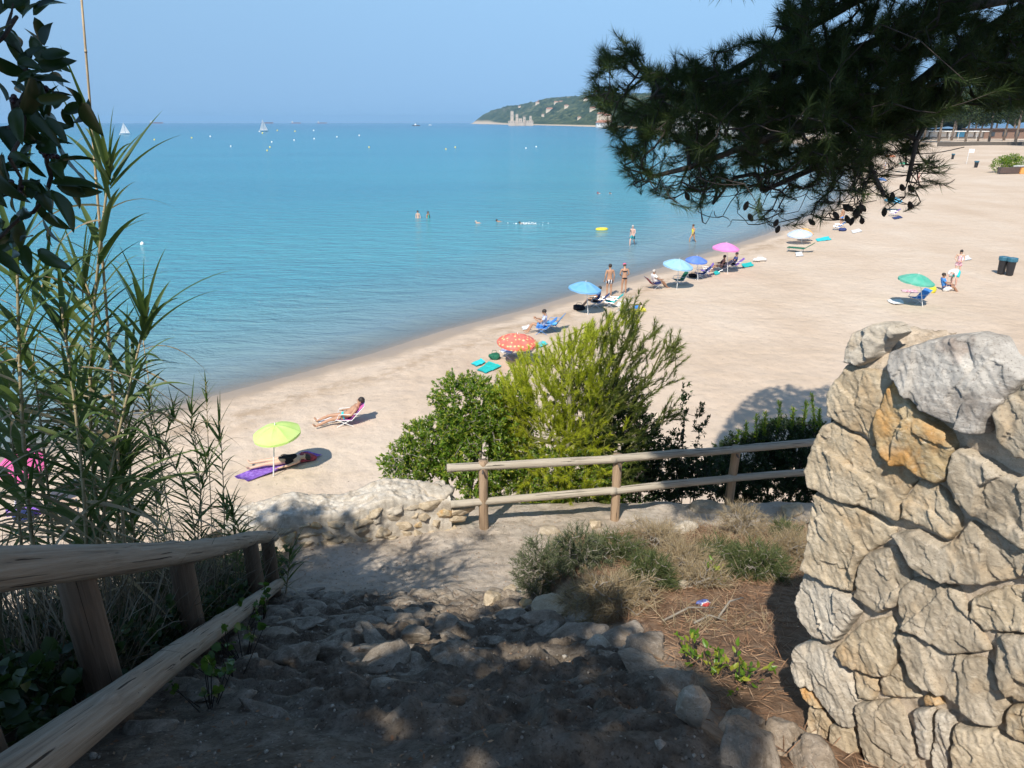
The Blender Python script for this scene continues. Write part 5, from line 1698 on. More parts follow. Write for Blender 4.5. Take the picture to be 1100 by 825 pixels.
POSES = {
    'stand': dict(pel=(0, 0, .93), wai=(0, .01, 1.09), che=(0, 0, 1.30), nec=(0, .0, 1.47), chi=(0, .02, 1.55), hea=(0, .02, 1.64),
                  sh=((-.18, 0, 1.41), (.18, 0, 1.41)), el=((-.25, -.03, 1.13), (.25, -.03, 1.13)), wr=((-.25, .06, .89), (.25, .06, .89)), ha=((-.245, .10, .80), (.245, .10, .80)),
                  hi=((-.09, 0, .88), (.09, 0, .88)), kn=((-.11, .03, .49), (.11, .03, .49)), an=((-.11, -.01, .08), (.11, -.01, .08)), to=((-.13, .16, .035), (.13, .16, .035))),
    'lean': dict(pel=(0, 0, .93), wai=(0, .03, 1.09), che=(0, .05, 1.30), nec=(0, .09, 1.46), chi=(0, .14, 1.53), hea=(0, .16, 1.61),
                 sh=((-.18, .06, 1.40), (.18, .06, 1.40)), el=((-.27, .05, 1.13), (.27, .05, 1.13)), wr=((-.16, .20, .98), (.16, .20, .98)), ha=((-.08, .24, .98), (.08, .24, .98)),
                 hi=((-.09, 0, .88), (.09, 0, .88)), kn=((-.12, .02, .49), (.10, .05, .49)), an=((-.13, -.02, .08), (.11, .0, .08)), to=((-.15, .15, .035), (.13, .17, .035))),
    'walk': dict(pel=(0, 0, .92), wai=(0, .02, 1.08), che=(0, .04, 1.29), nec=(0, .06, 1.46), chi=(0, .09, 1.54), hea=(0, .09, 1.63),
                 sh=((-.18, .03, 1.40), (.18, .05, 1.40)), el=((-.24, .12, 1.15), (.24, -.12, 1.15)), wr=((-.23, .30, 1.0), (.24, -.10, .92)), ha=((-.22, .37, .95), (.24, -.06, .83)),
                 hi=((-.09, 0, .87), (.09, 0, .87)), kn=((-.10, -.08, .49), (.10, .24, .52)), an=((-.10, -.34, .14), (.10, .26, .09)), to=((-.11, -.24, .035), (.11, .42, .045))),
    'sit': dict(pel=(0, 0, .38), wai=(0, -.06, .53), che=(0, -.13, .72), nec=(0, -.18, .90), chi=(0, -.15, .98), hea=(0, -.16, 1.07),
                sh=((-.18, -.16, .84), (.18, -.16, .84)), el=((-.28, .02, .62), (.28, .02, .62)), wr=((-.24, .25, .60), (.24, .25, .60)), ha=((-.21, .33, .59), (.21, .33, .59)),
                hi=((-.09, .03, .37), (.09, .03, .37)), kn=((-.12, .44, .46), (.13, .44, .44)), an=((-.12, .66, .09), (.15, .72, .08)), to=((-.13, .82, .06), (.17, .88, .06))),
    'read': dict(pel=(0, 0, .38), wai=(0, -.07, .53), che=(0, -.14, .72), nec=(0, -.17, .90), chi=(0, -.10, .97), hea=(0, -.09, 1.06),
                 sh=((-.18, -.15, .84), (.18, -.15, .84)), el=((-.26, .05, .62), (.26, .05, .62)), wr=((-.10, .28, .72), (.10, .28, .72)), ha=((-.06, .34, .77), (.06, .34, .77)),
                 hi=((-.09, .03, .37), (.09, .03, .37)), kn=((-.12, .42, .52), (.13, .44, .46)), an=((-.12, .62, .12), (.15, .72, .08)), to=((-.13, .78, .06), (.17, .88, .06))),
    'recline': dict(pel=(0, 0, .30), wai=(0, -.12, .37), che=(0, -.28, .50), nec=(0, -.42, .62), chi=(0, -.46, .70), hea=(0, -.51, .77),
                    sh=((-.18, -.37, .57), (.18, -.37, .57)), el=((-.28, -.20, .40), (.28, -.20, .40)), wr=((-.22, .04, .40), (.22, .04, .40)), ha=((-.19, .12, .40), (.19, .12, .40)),
                    hi=((-.09, .05, .28), (.09, .05, .28)), kn=((-.16, .47, .25), (.15, .48, .27)), an=((-.22, .90, .09), (.22, .90, .09)), to=((-.27, .98, .20), (.27, .98, .20))),
    'lie': dict(pel=(0, 0, .13), wai=(0, -.17, .13), che=(0, -.38, .14), nec=(0, -.55, .13), chi=(0, -.62, .15), hea=(0, -.71, .14),
                sh=((-.18, -.49, .12), (.18, -.49, .12)), el=((-.30, -.24, .09), (.27, -.28, .10)), wr=((-.33, .02, .06), (.16, -.08, .22)), ha=((-.34, .11, .05), (.08, -.04, .25)),
                hi=((-.09, .05, .12), (.09, .05, .12)), kn=((-.13, .46, .12), (.12, .46, .12)), an=((-.18, .88, .07), (.16, .88, .07)), to=((-.24, .95, .16), (.22, .95, .16))),
    'bend': dict(pel=(0, -.12, .88), wai=(0, .04, .96), che=(0, .26, .92), nec=(0, .42, .86), chi=(0, .50, .82), hea=(0, .58, .78),
                 sh=((-.18, .36, .86), (.18, .36, .86)), el=((-.21, .44, .60), (.21, .44, .60)), wr=((-.17, .56, .40), (.17, .56, .40)), ha=((-.16, .60, .31), (.16, .60, .31)),
                 hi=((-.09, -.10, .83), (.09, -.10, .83)), kn=((-.13, .02, .48), (.13, .02, .48)), an=((-.13, -.08, .08), (.13, -.08, .08)), to=((-.15, .09, .035), (.15, .09, .035))),
    'swim': dict(pel=(0, -.45, -.10), wai=(0, -.28, -.08), che=(0, -.08, -.03), nec=(0, .07, .03), chi=(0, .14, .07), hea=(0, .19, .12),
                 sh=((-.18, .02, -.02), (.18, .02, -.02)), el=((-.30, .20, -.06), (.34, -.08, .02)), wr=((-.26, .46, -.05), (.36, .16, -.03)), ha=((-.24, .55, -.05), (.34, .25, -.05)),
                 hi=((-.09, -.52, -.11), (.09, -.52, -.11)), kn=((-.10, -.92, -.14), (.11, -.90, -.10)), an=((-.10, -1.30, -.10), (.11, -1.28, -.06)), to=((-.10, -1.46, -.08), (.11, -1.44, -.04))),
}
EDGE = None
def body_nodes(J, fat=1.0):
    n = [(J['pel'], .125 * fat, .85), (J['wai'], .115 * fat, .8), (J['che'], .135 * fat, .78), (J['nec'], .055), (J['chi'], .066), (J['hea'], .088, 1.12),
         (lerp(J['chi'], J['hea'], 2.0), .06)]
    e = [(0, 1), (1, 2), (2, 3), (3, 4), (4, 5), (5, 6)]
    for k in (0, 1):
        b = len(n)
        n += [(J['sh'][k], .062 * fat), (lerp(J['sh'][k], J['el'][k], .5), .048), (J['el'][k], .040), (lerp(J['el'][k], J['wr'][k], .35), .040), (J['wr'][k], .026), (J['ha'][k], .034, .6)]
        e += [(2, b), (b, b + 1), (b + 1, b + 2), (b + 2, b + 3), (b + 3, b + 4), (b + 4, b + 5)]
        b = len(n)
        n += [(J['hi'][k], .095 * fat), (lerp(J['hi'][k], J['kn'][k], .5), .076 * fat), (J['kn'][k], .055), (lerp(J['kn'][k], J['an'][k], .35), .056), (J['an'][k], .036), (J['to'][k], .036, .6)]
        e += [(0, b), (b, b + 1), (b + 1, b + 2), (b + 2, b + 3), (b + 3, b + 4), (b + 4, b + 5)]
    return n, e
def person(label, loc, rz, pose, skin=0, height=1.72, fat=1.0, hair=HAIR_D, long_hair=False, top=None, bottom=None, suit=None, bikini=None, hat=None, group='people on the beach', female=False, rot=None):
    J = POSES[pose]
    s = height / 1.74
    root = thing('person', label, 'person', loc, rz, group)
    root.scale = (s, s, s)
    if rot: root.rotation_euler = rot
    n, e = body_nodes(J, fat)
    me = skin_mesh('body', n, e)
    bm = bmesh.new(); bm.from_mesh(me)
    add = MB()
    chi, hea, che = np.array(J['chi']), np.array(J['hea']), np.array(J['che'])
    up = unit(hea - chi)
    fw = np.array([0, 1.0, 0]); fw = unit(fw - up * (fw @ up)) if abs(up[1]) < .95 else np.array([0, 0, 1.0])
    if pose == 'lie': fw = np.array([0, 0, 1.0])
    c0 = chi + up * .045
    add.ball(c0 + fw * .092 - up * .0, (.012, .02, .02), 8, 6)
    for sx in (-1, 1):
        add.ball(c0 + np.array([sx * .086, 0, 0]) - fw * .01, (.012, .018, .03), 8, 6)
    for k in (0, 1):
        h_, w_ = np.array(J['ha'][k]), np.array(J['wr'][k])
        d = unit(h_ - w_)
        sd = unit(np.cross(d, [.3, .5, .8])); curl = np.cross(sd, d)
        for q, (off, ln) in enumerate([(-.026, .055), (-.010, .072), (.008, .078), (.025, .068)]):
            p = h_ + sd * off
            add.tube([p - d * .02, p + d * ln * .55, p + d * ln * .9 + curl * ln * .25], [.009, .0085, .006], 6)
        p = h_ - d * .03 + sd * -.03
        add.tube([p, p - sd * .03 + d * .02, p - sd * .035 + d * .055], [.011, .0095, .007], 6)
    v = np.concatenate(add.v)
    vs = [bm.verts.new(tuple(q)) for q in v]
    for f in add.f:
        bm.faces.new([vs[i] for i in f])
    bm.to_mesh(me); bm.free()
    me.polygons.foreach_set('use_smooth', np.ones(len(me.polygons), bool))
    link('body', me, SKIN[skin], root)
    # hair and face
    mb = MB()
    Mx = np.stack([np.array([1.0, 0, 0]), fw, up], 1)
    hc = hea + up * .022 - fw * .014
    mb.ball(hc, (.098, .106, .10), 14, 10, Mx)
    if long_hair:
        mb.ball(hc - up * .12 - fw * .055, (.085, .055, .15), 10, 8, Mx)
    link('hair', mb.mesh('hair', True), hair, root)
    eb = MB()
    for sx in (-1, 1):
        eb.ball(c0 + fw * .083 + np.array([sx * .032, 0, 0]) + up * .028, (.013, .012, .008), 8, 6)
    eb.ball(c0 + fw * .085 - up * .042, (.024, .01, .007), 8, 6)
    eb.build('face', plain('face_dark', (.16, .06, .05), .5), root, True)
    def wear(name, nodes, edges, mat):
        link(name, skin_mesh(name, [(q[0], q[1] * (1.3 if 'bikini' in name else 1.12)) + tuple(q[2:]) for q in nodes], edges), mat, root)
    pel, wai = J['pel'], J['wai']
    if bottom:
        mat, ln = bottom
        nn = [(lerp(pel, wai, .35), .132 * fat, .87), (pel, .142 * fat, .87)]; ee = [(0, 1)]
        for k in (0, 1):
            b_ = len(nn)
            nn += [(J['hi'][k], .112 * fat), (lerp(J['hi'][k], J['kn'][k], ln), .098 * fat)]
            ee += [(1, b_), (b_, b_ + 1)]
        wear('swim_shorts' if ln > .25 else 'swim_briefs', nn, ee, mat)
    if suit:
        wear('swimsuit', [(lerp(pel, J['hi'][0], .3)[:2] + (lerp(pel, J['hi'][0], .3)[2] - .04,), .12 * fat, .95), (pel, .14 * fat, .87), (wai, .126 * fat, .85), (J['che'], .147 * fat, .83), (lerp(J['che'], J['nec'], .45), .11 * fat, .7)], [(0, 1), (1, 2), (2, 3), (3, 4)], suit)
    if bikini:
        nn = [(lerp(pel, wai, .25), .118 * fat, .88), (pel, .122 * fat, .88)]; ee = [(0, 1)]
        for k in (0, 1):
            nn += [(J['hi'][k], .094 * fat), (lerp(J['hi'][k], J['kn'][k], .08), .080 * fat)]
            ee += [(1, len(nn) - 2), (len(nn) - 2, len(nn) - 1)]
        wear('bikini_bottom', nn, ee, bikini)
        wear('bikini_top', [(lerp(wai, J['che'], .62), .118 * fat, .86), (lerp(wai, J['che'], .85), .122 * fat, .86), (lerp(wai, J['che'], 1.1), .118 * fat, .84)], [(0, 1), (1, 2)], bikini)
    if top:
        nn = [(pel, .135 * fat, .9), (wai, .128 * fat, .88), (J['che'], .15 * fat, .85), (lerp(J['che'], J['nec'], .7), .075)]
        ee = [(0, 1), (1, 2), (2, 3)]
        for k in (0, 1):
            b_ = len(nn)
            nn += [(J['sh'][k], .078 * fat), (lerp(J['sh'][k], J['el'][k], .6), .062)]
            ee += [(2, b_), (b_, b_ + 1)]
        wear('shirt', nn, ee, top)
    if hat:
        mb = MB()
        mb.ball(hea + up * .045, (.104, .112, .085), 14, 8, Mx)
        mb.ball(hea + up * .03 + fw * .10, (.075, .09, .012), 12, 6, Mx)
        mb.build('cap', hat, root, True)
    return root

# ------------------------------------------------------------------ beach furniture
CL = {k: cloth('cloth_' + k, *v) for k, v in dict(
    white=((.78, .77, .75),), blue=((.05, .19, .55), (.10, .32, .68)), sky=((.16, .50, .78), (.10, .38, .68)), navy=((.025, .04, .12), (.05, .07, .2)), teal=((.02, .40, .38), (.03, .5, .46)),
    turq=((.03, .52, .55), (.05, .6, .62)), green=((.015, .10, .06), (.03, .16, .09)), purple=((.20, .09, .42), (.32, .18, .58)), pink=((.70, .12, .30), (.14, .16, .52)), red=((.42, .08, .09), (.22, .04, .07)),
    black=((.014, .014, .018),), beige=((.50, .37, .28), (.40, .28, .2)), yellow=((.72, .62, .06),), orange=((.80, .25, .05),), floral=((.55, .22, .30), (.75, .62, .60)), grey=((.3, .3, .31),)).items()}
MET_W = plain('white_frame', (.74, .74, .72), .4, .04)
MET_S = plain('steel_tube', (.55, .56, .58), .35, .05, 9, .8)
MET_B = plain('blue_tube', (.08, .22, .5), .4, .05)
POLE_W = plain('pole_white', (.70, .70, .68), .4, .05)
def mpp(P):
    return float(project(P)[2]) / FPX
def umbrella(label, base, apex, wpx, mat, tilt=(0, 0), name='beach_umbrella', finial=True):
    B = hit(*base)
    top = at_y(apex[0], apex[1], B[1] - .25)
    hgt = top[2] - B[2]
    Rr = wpx * mpp(B + [0, 0, hgt]) / 2
    root = thing(name, label, 'umbrella', B, 0, 'beach umbrellas')
    tx, ty = top[0] - B[0], -.0
    ax = np.array([0.0, 0, 1])
    apx = np.array([top[0] - B[0], 0, hgt])
    MB().tube([[0, 0, -.15], apx * .55, apx * .98], .019, 8).build('pole', POLE_W, root)
    n, m_ = 8, 6
    V, F = [], []
    rise = Rr * .40
    Mt = np.array(Matrix.Rotation(tilt[0], 3, 'X') @ Matrix.Rotation(tilt[1], 3, 'Y'))
    N_ = n * 6
    for j in range(m_ + 1):
        t = j / m_
        for k in range(N_):
            a = 2 * math.pi * k / N_
            u = (k % 6) / 6.0
            sag = 4 * u * (1 - u)
            rr = Rr * t * (1 - .035 * sag * t)
            z = -rise * (t ** 1.7) - .035 * Rr * sag * math.sin(math.pi * min(1, t * .9)) + (.02 * Rr * sag if j == m_ else 0)
            V.append([rr * math.cos(a), rr * math.sin(a), z])
    F = [(j * N_ + k, j * N_ + (k + 1) % N_, (j + 1) * N_ + (k + 1) % N_, (j + 1) * N_ + k) for j in range(1, m_) for k in range(N_)]
    V.append([0, 0, 0])
    F += [(len(V) - 1, N_ + k, N_ + (k + 1) % N_) for k in range(N_)]
    i0 = len(V)     # hanging valance
    for k in range(N_):
        p = V[m_ * N_ + k]
        u = (k % 6) / 6.0
        V.append([p[0] * 1.0, p[1] * 1.0, p[2] - Rr * (.07 + .045 * 4 * u * (1 - u))])
    F += [(m_ * N_ + k, m_ * N_ + (k + 1) % N_, i0 + (k + 1) % N_, i0 + k) for k in range(N_)]
    V = np.array(V) @ Mt.T + apx
    link('canopy', mesh_np('canopy', V, F, False), mat, root)
    for k in range(n):
        a = 2 * math.pi * k / n
        p0 = np.array([0, 0, -.03]); p1 = np.array([Rr * .98 * math.cos(a), Rr * .98 * math.sin(a), -rise - .015])
        pm = np.array([Rr * .5 * math.cos(a), Rr * .5 * math.sin(a), -rise * .31 - .02])
        MB().tube(np.array([p0, pm, p1]) @ Mt.T + apx, .006, 5).build('rib', MET_S, root)
    MB().lathe([(.016, 0), (.02, .02), (.012, .06), (.003, .08)], 8, apx).build('finial', POLE_W, root)
    return root
def chair(label, loc, rz, fab, frame=None, lie=.45, high=.3, s=1.0, group='folding beach chairs'):
    """low folding beach chair that faces local +y"""
    frame = frame or MET_S
    root = thing('beach_chair', label, 'chair', loc, rz, group)
    root.scale = (s, s, s)
    b0, b1 = np.array([0, -.22, high - .02]), np.array([0, -.22 - lie, high + .58 - lie * .35])
    def sling(p, q, w, sag):
        t = np.linspace(0, 1, 9); u = np.linspace(-1, 1, 5)
        nrm = unit(np.cross(np.array([1.0, 0, 0]), q - p))
        T_, U_ = np.meshgrid(t, u, indexing='ij')
        c = p + (q - p) * T_[..., None] + U_[..., None] * np.array([w / 2, 0, 0]) - nrm * (sag * np.sin(math.pi * T_) * (1 - .4 * U_ ** 2))[..., None]
        a = c.reshape(-1, 3); b_ = a - nrm * .012
        F = [tuple(q_) for q_ in grid_faces(9, 5)]
        return np.concatenate([a, b_]), F + [tuple(np.array(q_)[::-1] + 45) for q_ in F]
    v, f = sling(np.array([0, -.24, high - .02]), np.array([0, .26, high + .03]), .52, .03)
    link('seat', mesh_np('seat', v, f, True), fab, root)
    v, f = sling(b0, b1, .52, .03)
    link('backrest', mesh_np('backrest', v, f, True), fab, root)
    for sx in (-1, 1):
        x = sx * .275
        mb = MB().tube([[x, -.24, high - .02], [x, .28, high + .03]], .012, 6).tube([[x, b0[1], b0[2]], [x, b1[1], b1[2]]], .012, 6)
        mb.build('side_rail', frame, root)
        MB().tube([[x, -.26, .0], [x, .20, high + .02]], .012, 6).build('leg', frame, root)
        MB().tube([[x, .26, .0], [x, -.18, high + .0]], .012, 6).build('leg', frame, root)
        MB().tube([[x, -.42, high + .2], [x, .16, high + .2], [x, .24, high + .02]], .012, 6).build('armrest', frame, root)
    MB().tube([[-.275, b1[1], b1[2]], [.275, b1[1], b1[2]]], .012, 6).build('top_bar', frame, root)
    return root
def towel(label, corners, mat, seed=0, group='towels on the sand', lump=.03, dz=.0, name='beach_towel'):
    """a spread towel: four pixel corners on the sand"""
    P = [hit(*c) for c in corners]
    cen = np.mean(P, 0)
    n = 14
    t = np.linspace(0, 1, n)
    U, V = np.meshgrid(t, t, indexing='ij')
    X = ((1 - U) * (1 - V))[..., None] * P[0] + (U * (1 - V))[..., None] * P[1] + (U * V)[..., None] * P[2] + ((1 - U) * V)[..., None] * P[3]
    ln = np.linalg.norm(P[1] - P[0])
    X[..., :2] += .03 * np.stack([vnoise(U * 4, V * 4, seed, 1), vnoise(U * 4, V * 4, seed, 2)], -1)
    X[..., 2] += .03 + dz + lump * np.abs(fbm(U * 3 + seed, V * 3, 0, 7, 3))
    Xt = X.reshape(-1, 3) - cen
    Xb = Xt - [0, 0, .012]
    F = [tuple(q) for q in grid_faces(n, n)]
    rim = [i * n for i in range(n)] + [(n - 1) * n + j for j in range(1, n)] + [i * n + n - 1 for i in range(n - 2, -1, -1)] + [j for j in range(n - 2, 0, -1)]
    FF = F + [tuple(np.array(q)[::-1] + n * n) for q in F] + [(rim[i], rim[(i + 1) % len(rim)], rim[(i + 1) % len(rim)] + n * n, rim[i] + n * n) for i in range(len(rim))]
    o = link(name, mesh_np(name, np.concatenate([Xt, Xb]), FF, True), mat, None, cen)
    return tag(o, label, 'towel', group)
def bag(label, px, py, size, mat, seed=0, group='bags on the sand'):
    P = hit(px, py)
    root = thing('beach_bag', label, 'bag', P, 0, group)
    me = rock_mesh('pouch', 300 + seed, size, 3, 6, .95, .10)
    link('pouch', me, mat, root, (0, 0, size[2] * .42))
    w = size[0] * .25
    MB().tube([[-w, 0, size[2] * .8], [-w * .7, .02, size[2] * 1.25], [w * .7, .02, size[2] * 1.25], [w, 0, size[2] * .8]], .012, 6).build('handle', mat, root)
    return root
def V2(px, py, dz=0): return hit(px, py) + np.array([0, 0, dz])

# ---- nearest group on the sand
umbrella('lime green beach umbrella shading a sunbather on a purple towel', (293, 511), (292, 461), 51, canopy_mat('canopy_lime', (.55, .80, .16)), (.12, -.05))
towel('long purple towel under the sunbather in black', [(252, 513), (265, 518), (346, 490), (328, 486)], CL['purple'], 1)
P = V2(303, 500, .04)
person('sunbather in a black swimsuit lying on a purple towel under the lime umbrella', P, 1.83 + .0, 'lie', 1, 1.66, 1.05, HAIR_D, suit=CL['black'], long_hair=True)
bag('folded red and pink clothes in the shade of the lime umbrella', 328, 495, (.55, .36, .2), CL['red'], 1)
P = V2(371, 455, .0)
chair('white framed low chair covered with a blue and pink towel', P, 1.75, CL['pink'], MET_W, .42, .22)
person('tanned sunbather in turquoise briefs reclining on the chair with the pink and blue towel', P + [.02, 0, -.02], 1.75, 'recline', 0, 1.76, 1.05, HAIR_D, bottom=(CL['turq'], .14))
towel('white towel lying under the legs of the reclining sunbather', [(338, 452), (345, 458), (364, 452), (355, 446)], CL['white'], 2)
umbrella('magenta pink umbrella half hidden by the reeds at the left edge', (14, 548), (12, 500), 46, canopy_mat('canopy_magenta', (.78, .03, .30)), (.5, .1))
towel('purple towel below the magenta umbrella behind the reeds', [(8, 548), (8, 556), (45, 553), (42, 542)], CL['purple'], 3)
towel('beige oval towel behind the reed stems at the left', [(40, 545), (48, 560), (86, 556), (80, 536)], CL['beige'], 4)
bag('dark beach bag beside the purple towel behind the reeds', 26, 558, (.4, .3, .28), CL['navy'], 2)
# ---- by the young pine
umbrella('orange red polka dot umbrella behind the top of the young pine', (561, 392), (556, 361), 44, canopy_mat('canopy_red_dots', (.80, .10, .045), (.85, .62, .22)), (.1, .05))
P = V2(546, 384); chair('blue and white striped chair under the polka dot umbrella', P, 1.2, stripes('stripe_blue', (.7, .7, .72), (.06, .16, .45), 9), MET_S)
P = V2(563, 386); chair('second striped chair under the polka dot umbrella nearer the pine', P, 1.3, stripes('stripe_blue_two', (.7, .7, .72), (.06, .16, .45), 9), MET_S)
towel('turquoise towel on the sand left of the polka dot umbrella', [(506, 391), (511, 394), (522, 390), (517, 386)], CL['turq'], 5)
towel('green and yellow towel under the lentisk tips beside the turquoise one', [(512, 398), (522, 402), (538, 394), (526, 389)], CL['teal'], 6)
towel('pale turquoise towel right of the polka dot umbrella', [(574, 371), (578, 374), (588, 370), (583, 367)], CL['turq'], 7)
bag('striped bag between the towels left of the polka dot umbrella', 531, 386, (.4, .3, .3), CL['green'], 3)
# ---- blue chairs
P = V2(582, 358); chair('blue folding chair with a reading man in it', P, 1.45, CL['blue'], MET_B)
person('dark haired man in a blue and white top reading in the blue chair', P + [0, 0, -.03], 1.45, 'read', 0, 1.72, 1, HAIR_D, top=stripes('shirt_stripes', (.25, .35, .6), (.6, .62, .68), 14, 'Z'), bottom=(CL['blue'], .6))
P = V2(593, 354); chair('empty sky blue folding chair right of the reading man', P, 1.3, CL['sky'], MET_B, .35)
towel('small white towel in front of the reading man', [(560, 352), (562, 355), (571, 354), (568, 350)], CL['white'], 8)
# ---- blue umbrella group
umbrella('sky blue umbrella with panels beside the standing couple', (632, 338), (630, 304), 36, canopy_mat('canopy_blue', (.10, .42, .76)), (.05, .1))
bag('black bag in the shade left under the sky blue umbrella', 622, 333, (.6, .4, .3), CL['black'], 4)
P = V2(640, 330); chair('dark blue chair in the shade of the sky blue umbrella', P, 1.4, CL['navy'], MET_S)
person('person in a dark top sitting in the shade of the sky blue umbrella', P + [0, 0, -.03], 1.4, 'sit', 0, 1.7, 1, HAIR_D, top=CL['navy'], bottom=(CL['black'], .5))
P = V2(655, 330); chair('teal chair between the sky blue umbrella and the white chair', P, 1.35, CL['teal'], MET_S)
P = V2(668, 334); chair('white chair with a towel over its back behind the pine tip', P, 1.2, CL['white'], MET_W, .3)
towel('yellow and blue towel on the sand right of the white chair', [(676, 333), (679, 337), (694, 335), (692, 330)], CL['yellow'], 9)
bag('small dark bag between the pine tip and the white chair', 684, 332, (.35, .25, .2), CL['blue'], 5)
person('man in black and white swim shorts standing with his back turned near the water', V2(654, 318), .15, 'stand', 0, 1.80, 1.12, HAIR_D, bottom=(stripes('shorts_bw', (.02, .02, .03), (.62, .63, .66), 2.3), .62))
person('woman in a dark bikini and pink cap standing beside the man in shorts', V2(670, 315), .1, 'lean', 0, 1.70, .95, HAIR_B, bikini=CL['black'], hat=cloth('cap_pink', (.72, .12, .25)))
P = V2(704, 310); chair('low red chair with the towel wrapped person near the water', P, -1.3, CL['red'], MET_S)
person('person wrapped in a white towel sitting in the red chair at the water edge', P + [0, 0, -.02], -1.3, 'sit', 2, 1.7, 1.25, HAIR_G, top=CL['white'], bottom=(CL['navy'], .7))
# ---- light blue umbrella, blue umbrella, pink umbrella
umbrella('pale blue umbrella over the empty green chair', (727, 311), (731, 279.5), 33, canopy_mat('canopy_pale', (.28, .58, .82)), (.1, .12))
P = V2(728, 306); chair('empty green chair under the pale blue umbrella', P, 1.7, CL['green'], MET_S, .3)
umbrella('deep blue umbrella behind the pale blue one', (750, 301), (750, 276), 24, canopy_mat('canopy_deep', (.02, .16, .66)), (.1, .05))
P = V2(751, 299); chair('navy chair under the deep blue umbrella', P, 1.5, CL['navy'], MET_S)
P = V2(757, 296); chair('purple chair right of the navy chair', P, 1.4, CL['purple'], MET_S, .25)
bag('dark bags piled beside the navy chair', 744, 298, (.5, .35, .25), CL['black'], 6)
umbrella('bright pink umbrella over two dark chairs', (782, 294), (782, 261.5), 29, canopy_mat('canopy_pink', (.85, .20, .58)), (.05, .05))
P = V2(774, 292); chair('left grey blue chair under the bright pink umbrella', P, 1.5, CL['grey'], MET_S)
person('dark haired person in the left chair under the bright pink umbrella', P + [0, 0, -.03], 1.5, 'sit', 2, 1.65, 1.05, HAIR_D, suit=CL['black'])
P = V2(787, 289); chair('right purple chair under the bright pink umbrella', P, 1.4, CL['purple'], MET_S)
person('dark haired person in the right chair under the bright pink umbrella', P + [0, 0, -.03], 1.4, 'sit', 2, 1.68, 1.1, HAIR_D, top=CL['navy'], bottom=(CL['black'], .5))
towel('teal towel right of the bright pink umbrella', [(796, 284), (798, 288), (810, 286), (807, 282)], CL['teal'], 10)
towel('small teal cloth at the feet of the left chair under the pink umbrella', [(766, 293), (769, 296), (774, 294), (771, 291)], CL['teal'], 11)
bag('white bag on bare sand right of the teal towel', 816, 281, (.75, .45, .3), CL['white'], 7)
# ---- lounger and towels under the pine branch
P = V2(860, 271)
lg = thing('sun_lounger', 'dark green sun lounger with raised back below the pine cones', 'lounger', P, 1.0)
MB().box((0, .35, .3), (.6, 1.2, .04)).build('seat', CL['green'], lg)
MB().box((0, -.55, .52), (.6, .75, .04), 0, -.62).build('backrest', CL['green'], lg)
for sx in (-1, 1):
    for y0 in (.85, -.15):
        MB().tube([[sx * .27, y0, .3], [sx * .27, y0 + .05, 0]], .018, 6).build('leg', MET_S, lg)
towel('white towel in front of the green sun lounger', [(854, 272), (856, 276), (863, 275), (861, 271)], CL['white'], 12)
umbrella('white and pale blue umbrella hanging low under the pine cones', (862, 262), (861, 247), 26, canopy_mat('canopy_white', (.55, .66, .82)), (.1, -.1))
umbrella('orange umbrella half hidden by pine cones', (871, 259), (869, 246), 17, canopy_mat('canopy_orange', (.85, .42, .05)), (.0, .3))
towel('white and turquoise towel right of the pale umbrella', [(876, 257), (878, 260), (893, 258), (890, 254)], CL['turq'], 13)
P = V2(898, 247); chair('blue chair seen through the lower pine twigs', P, 1.2, CL['blue'], MET_S)
person('person in blue shorts standing behind the lower pine twigs', V2(903, 243), .5, 'stand', 0, 1.7, 1, HAIR_D, bottom=(CL['blue'], .5))
bag('dark bag beside the blue chair behind the pine twigs', 905, 248, (.6, .4, .3), CL['navy'], 8)
towel('white towel on the sand under the pine branch tips', [(914, 248), (916, 251), (926, 249), (923, 246)], CL['white'], 14)
umbrella('turquoise umbrella showing between pine twigs farther along the beach', (962, 226), (962, 212), 18, canopy_mat('canopy_turq', (.04, .45, .72)), (.1, 0))
P = V2(958, 232); chair('lilac chair below the turquoise umbrella', P, 1.2, CL['purple'], MET_S)
towel('dark towel beside the lilac chair', [(958, 234), (961, 236), (970, 234), (966, 232)], CL['navy'], 15)
umbrella('small orange umbrella far up the beach behind the branch', (958, 176), (958, 166), 10, canopy_mat('canopy_far_orange', (.85, .22, .05)))
umbrella('small green umbrella far up the beach right of the orange one', (972, 184), (972, 174), 9, canopy_mat('canopy_far_green', (.03, .5, .25)))
umbrella('small blue umbrella far up the beach behind dense needles', (948, 202), (948, 191), 11, canopy_mat('canopy_far_blue', (.03, .2, .6)))
person('far bather in red shorts walking up the beach behind the pine branch', V2(986, 196), 1.2, 'walk', 3, 1.75, 1, HAIR_B, bottom=(CL['red'], .5))
person('far bather in white standing near the small orange umbrella', V2(950, 182), .6, 'stand', 1, 1.7, 1, HAIR_D, top=CL['white'], bottom=(CL['blue'], .5))
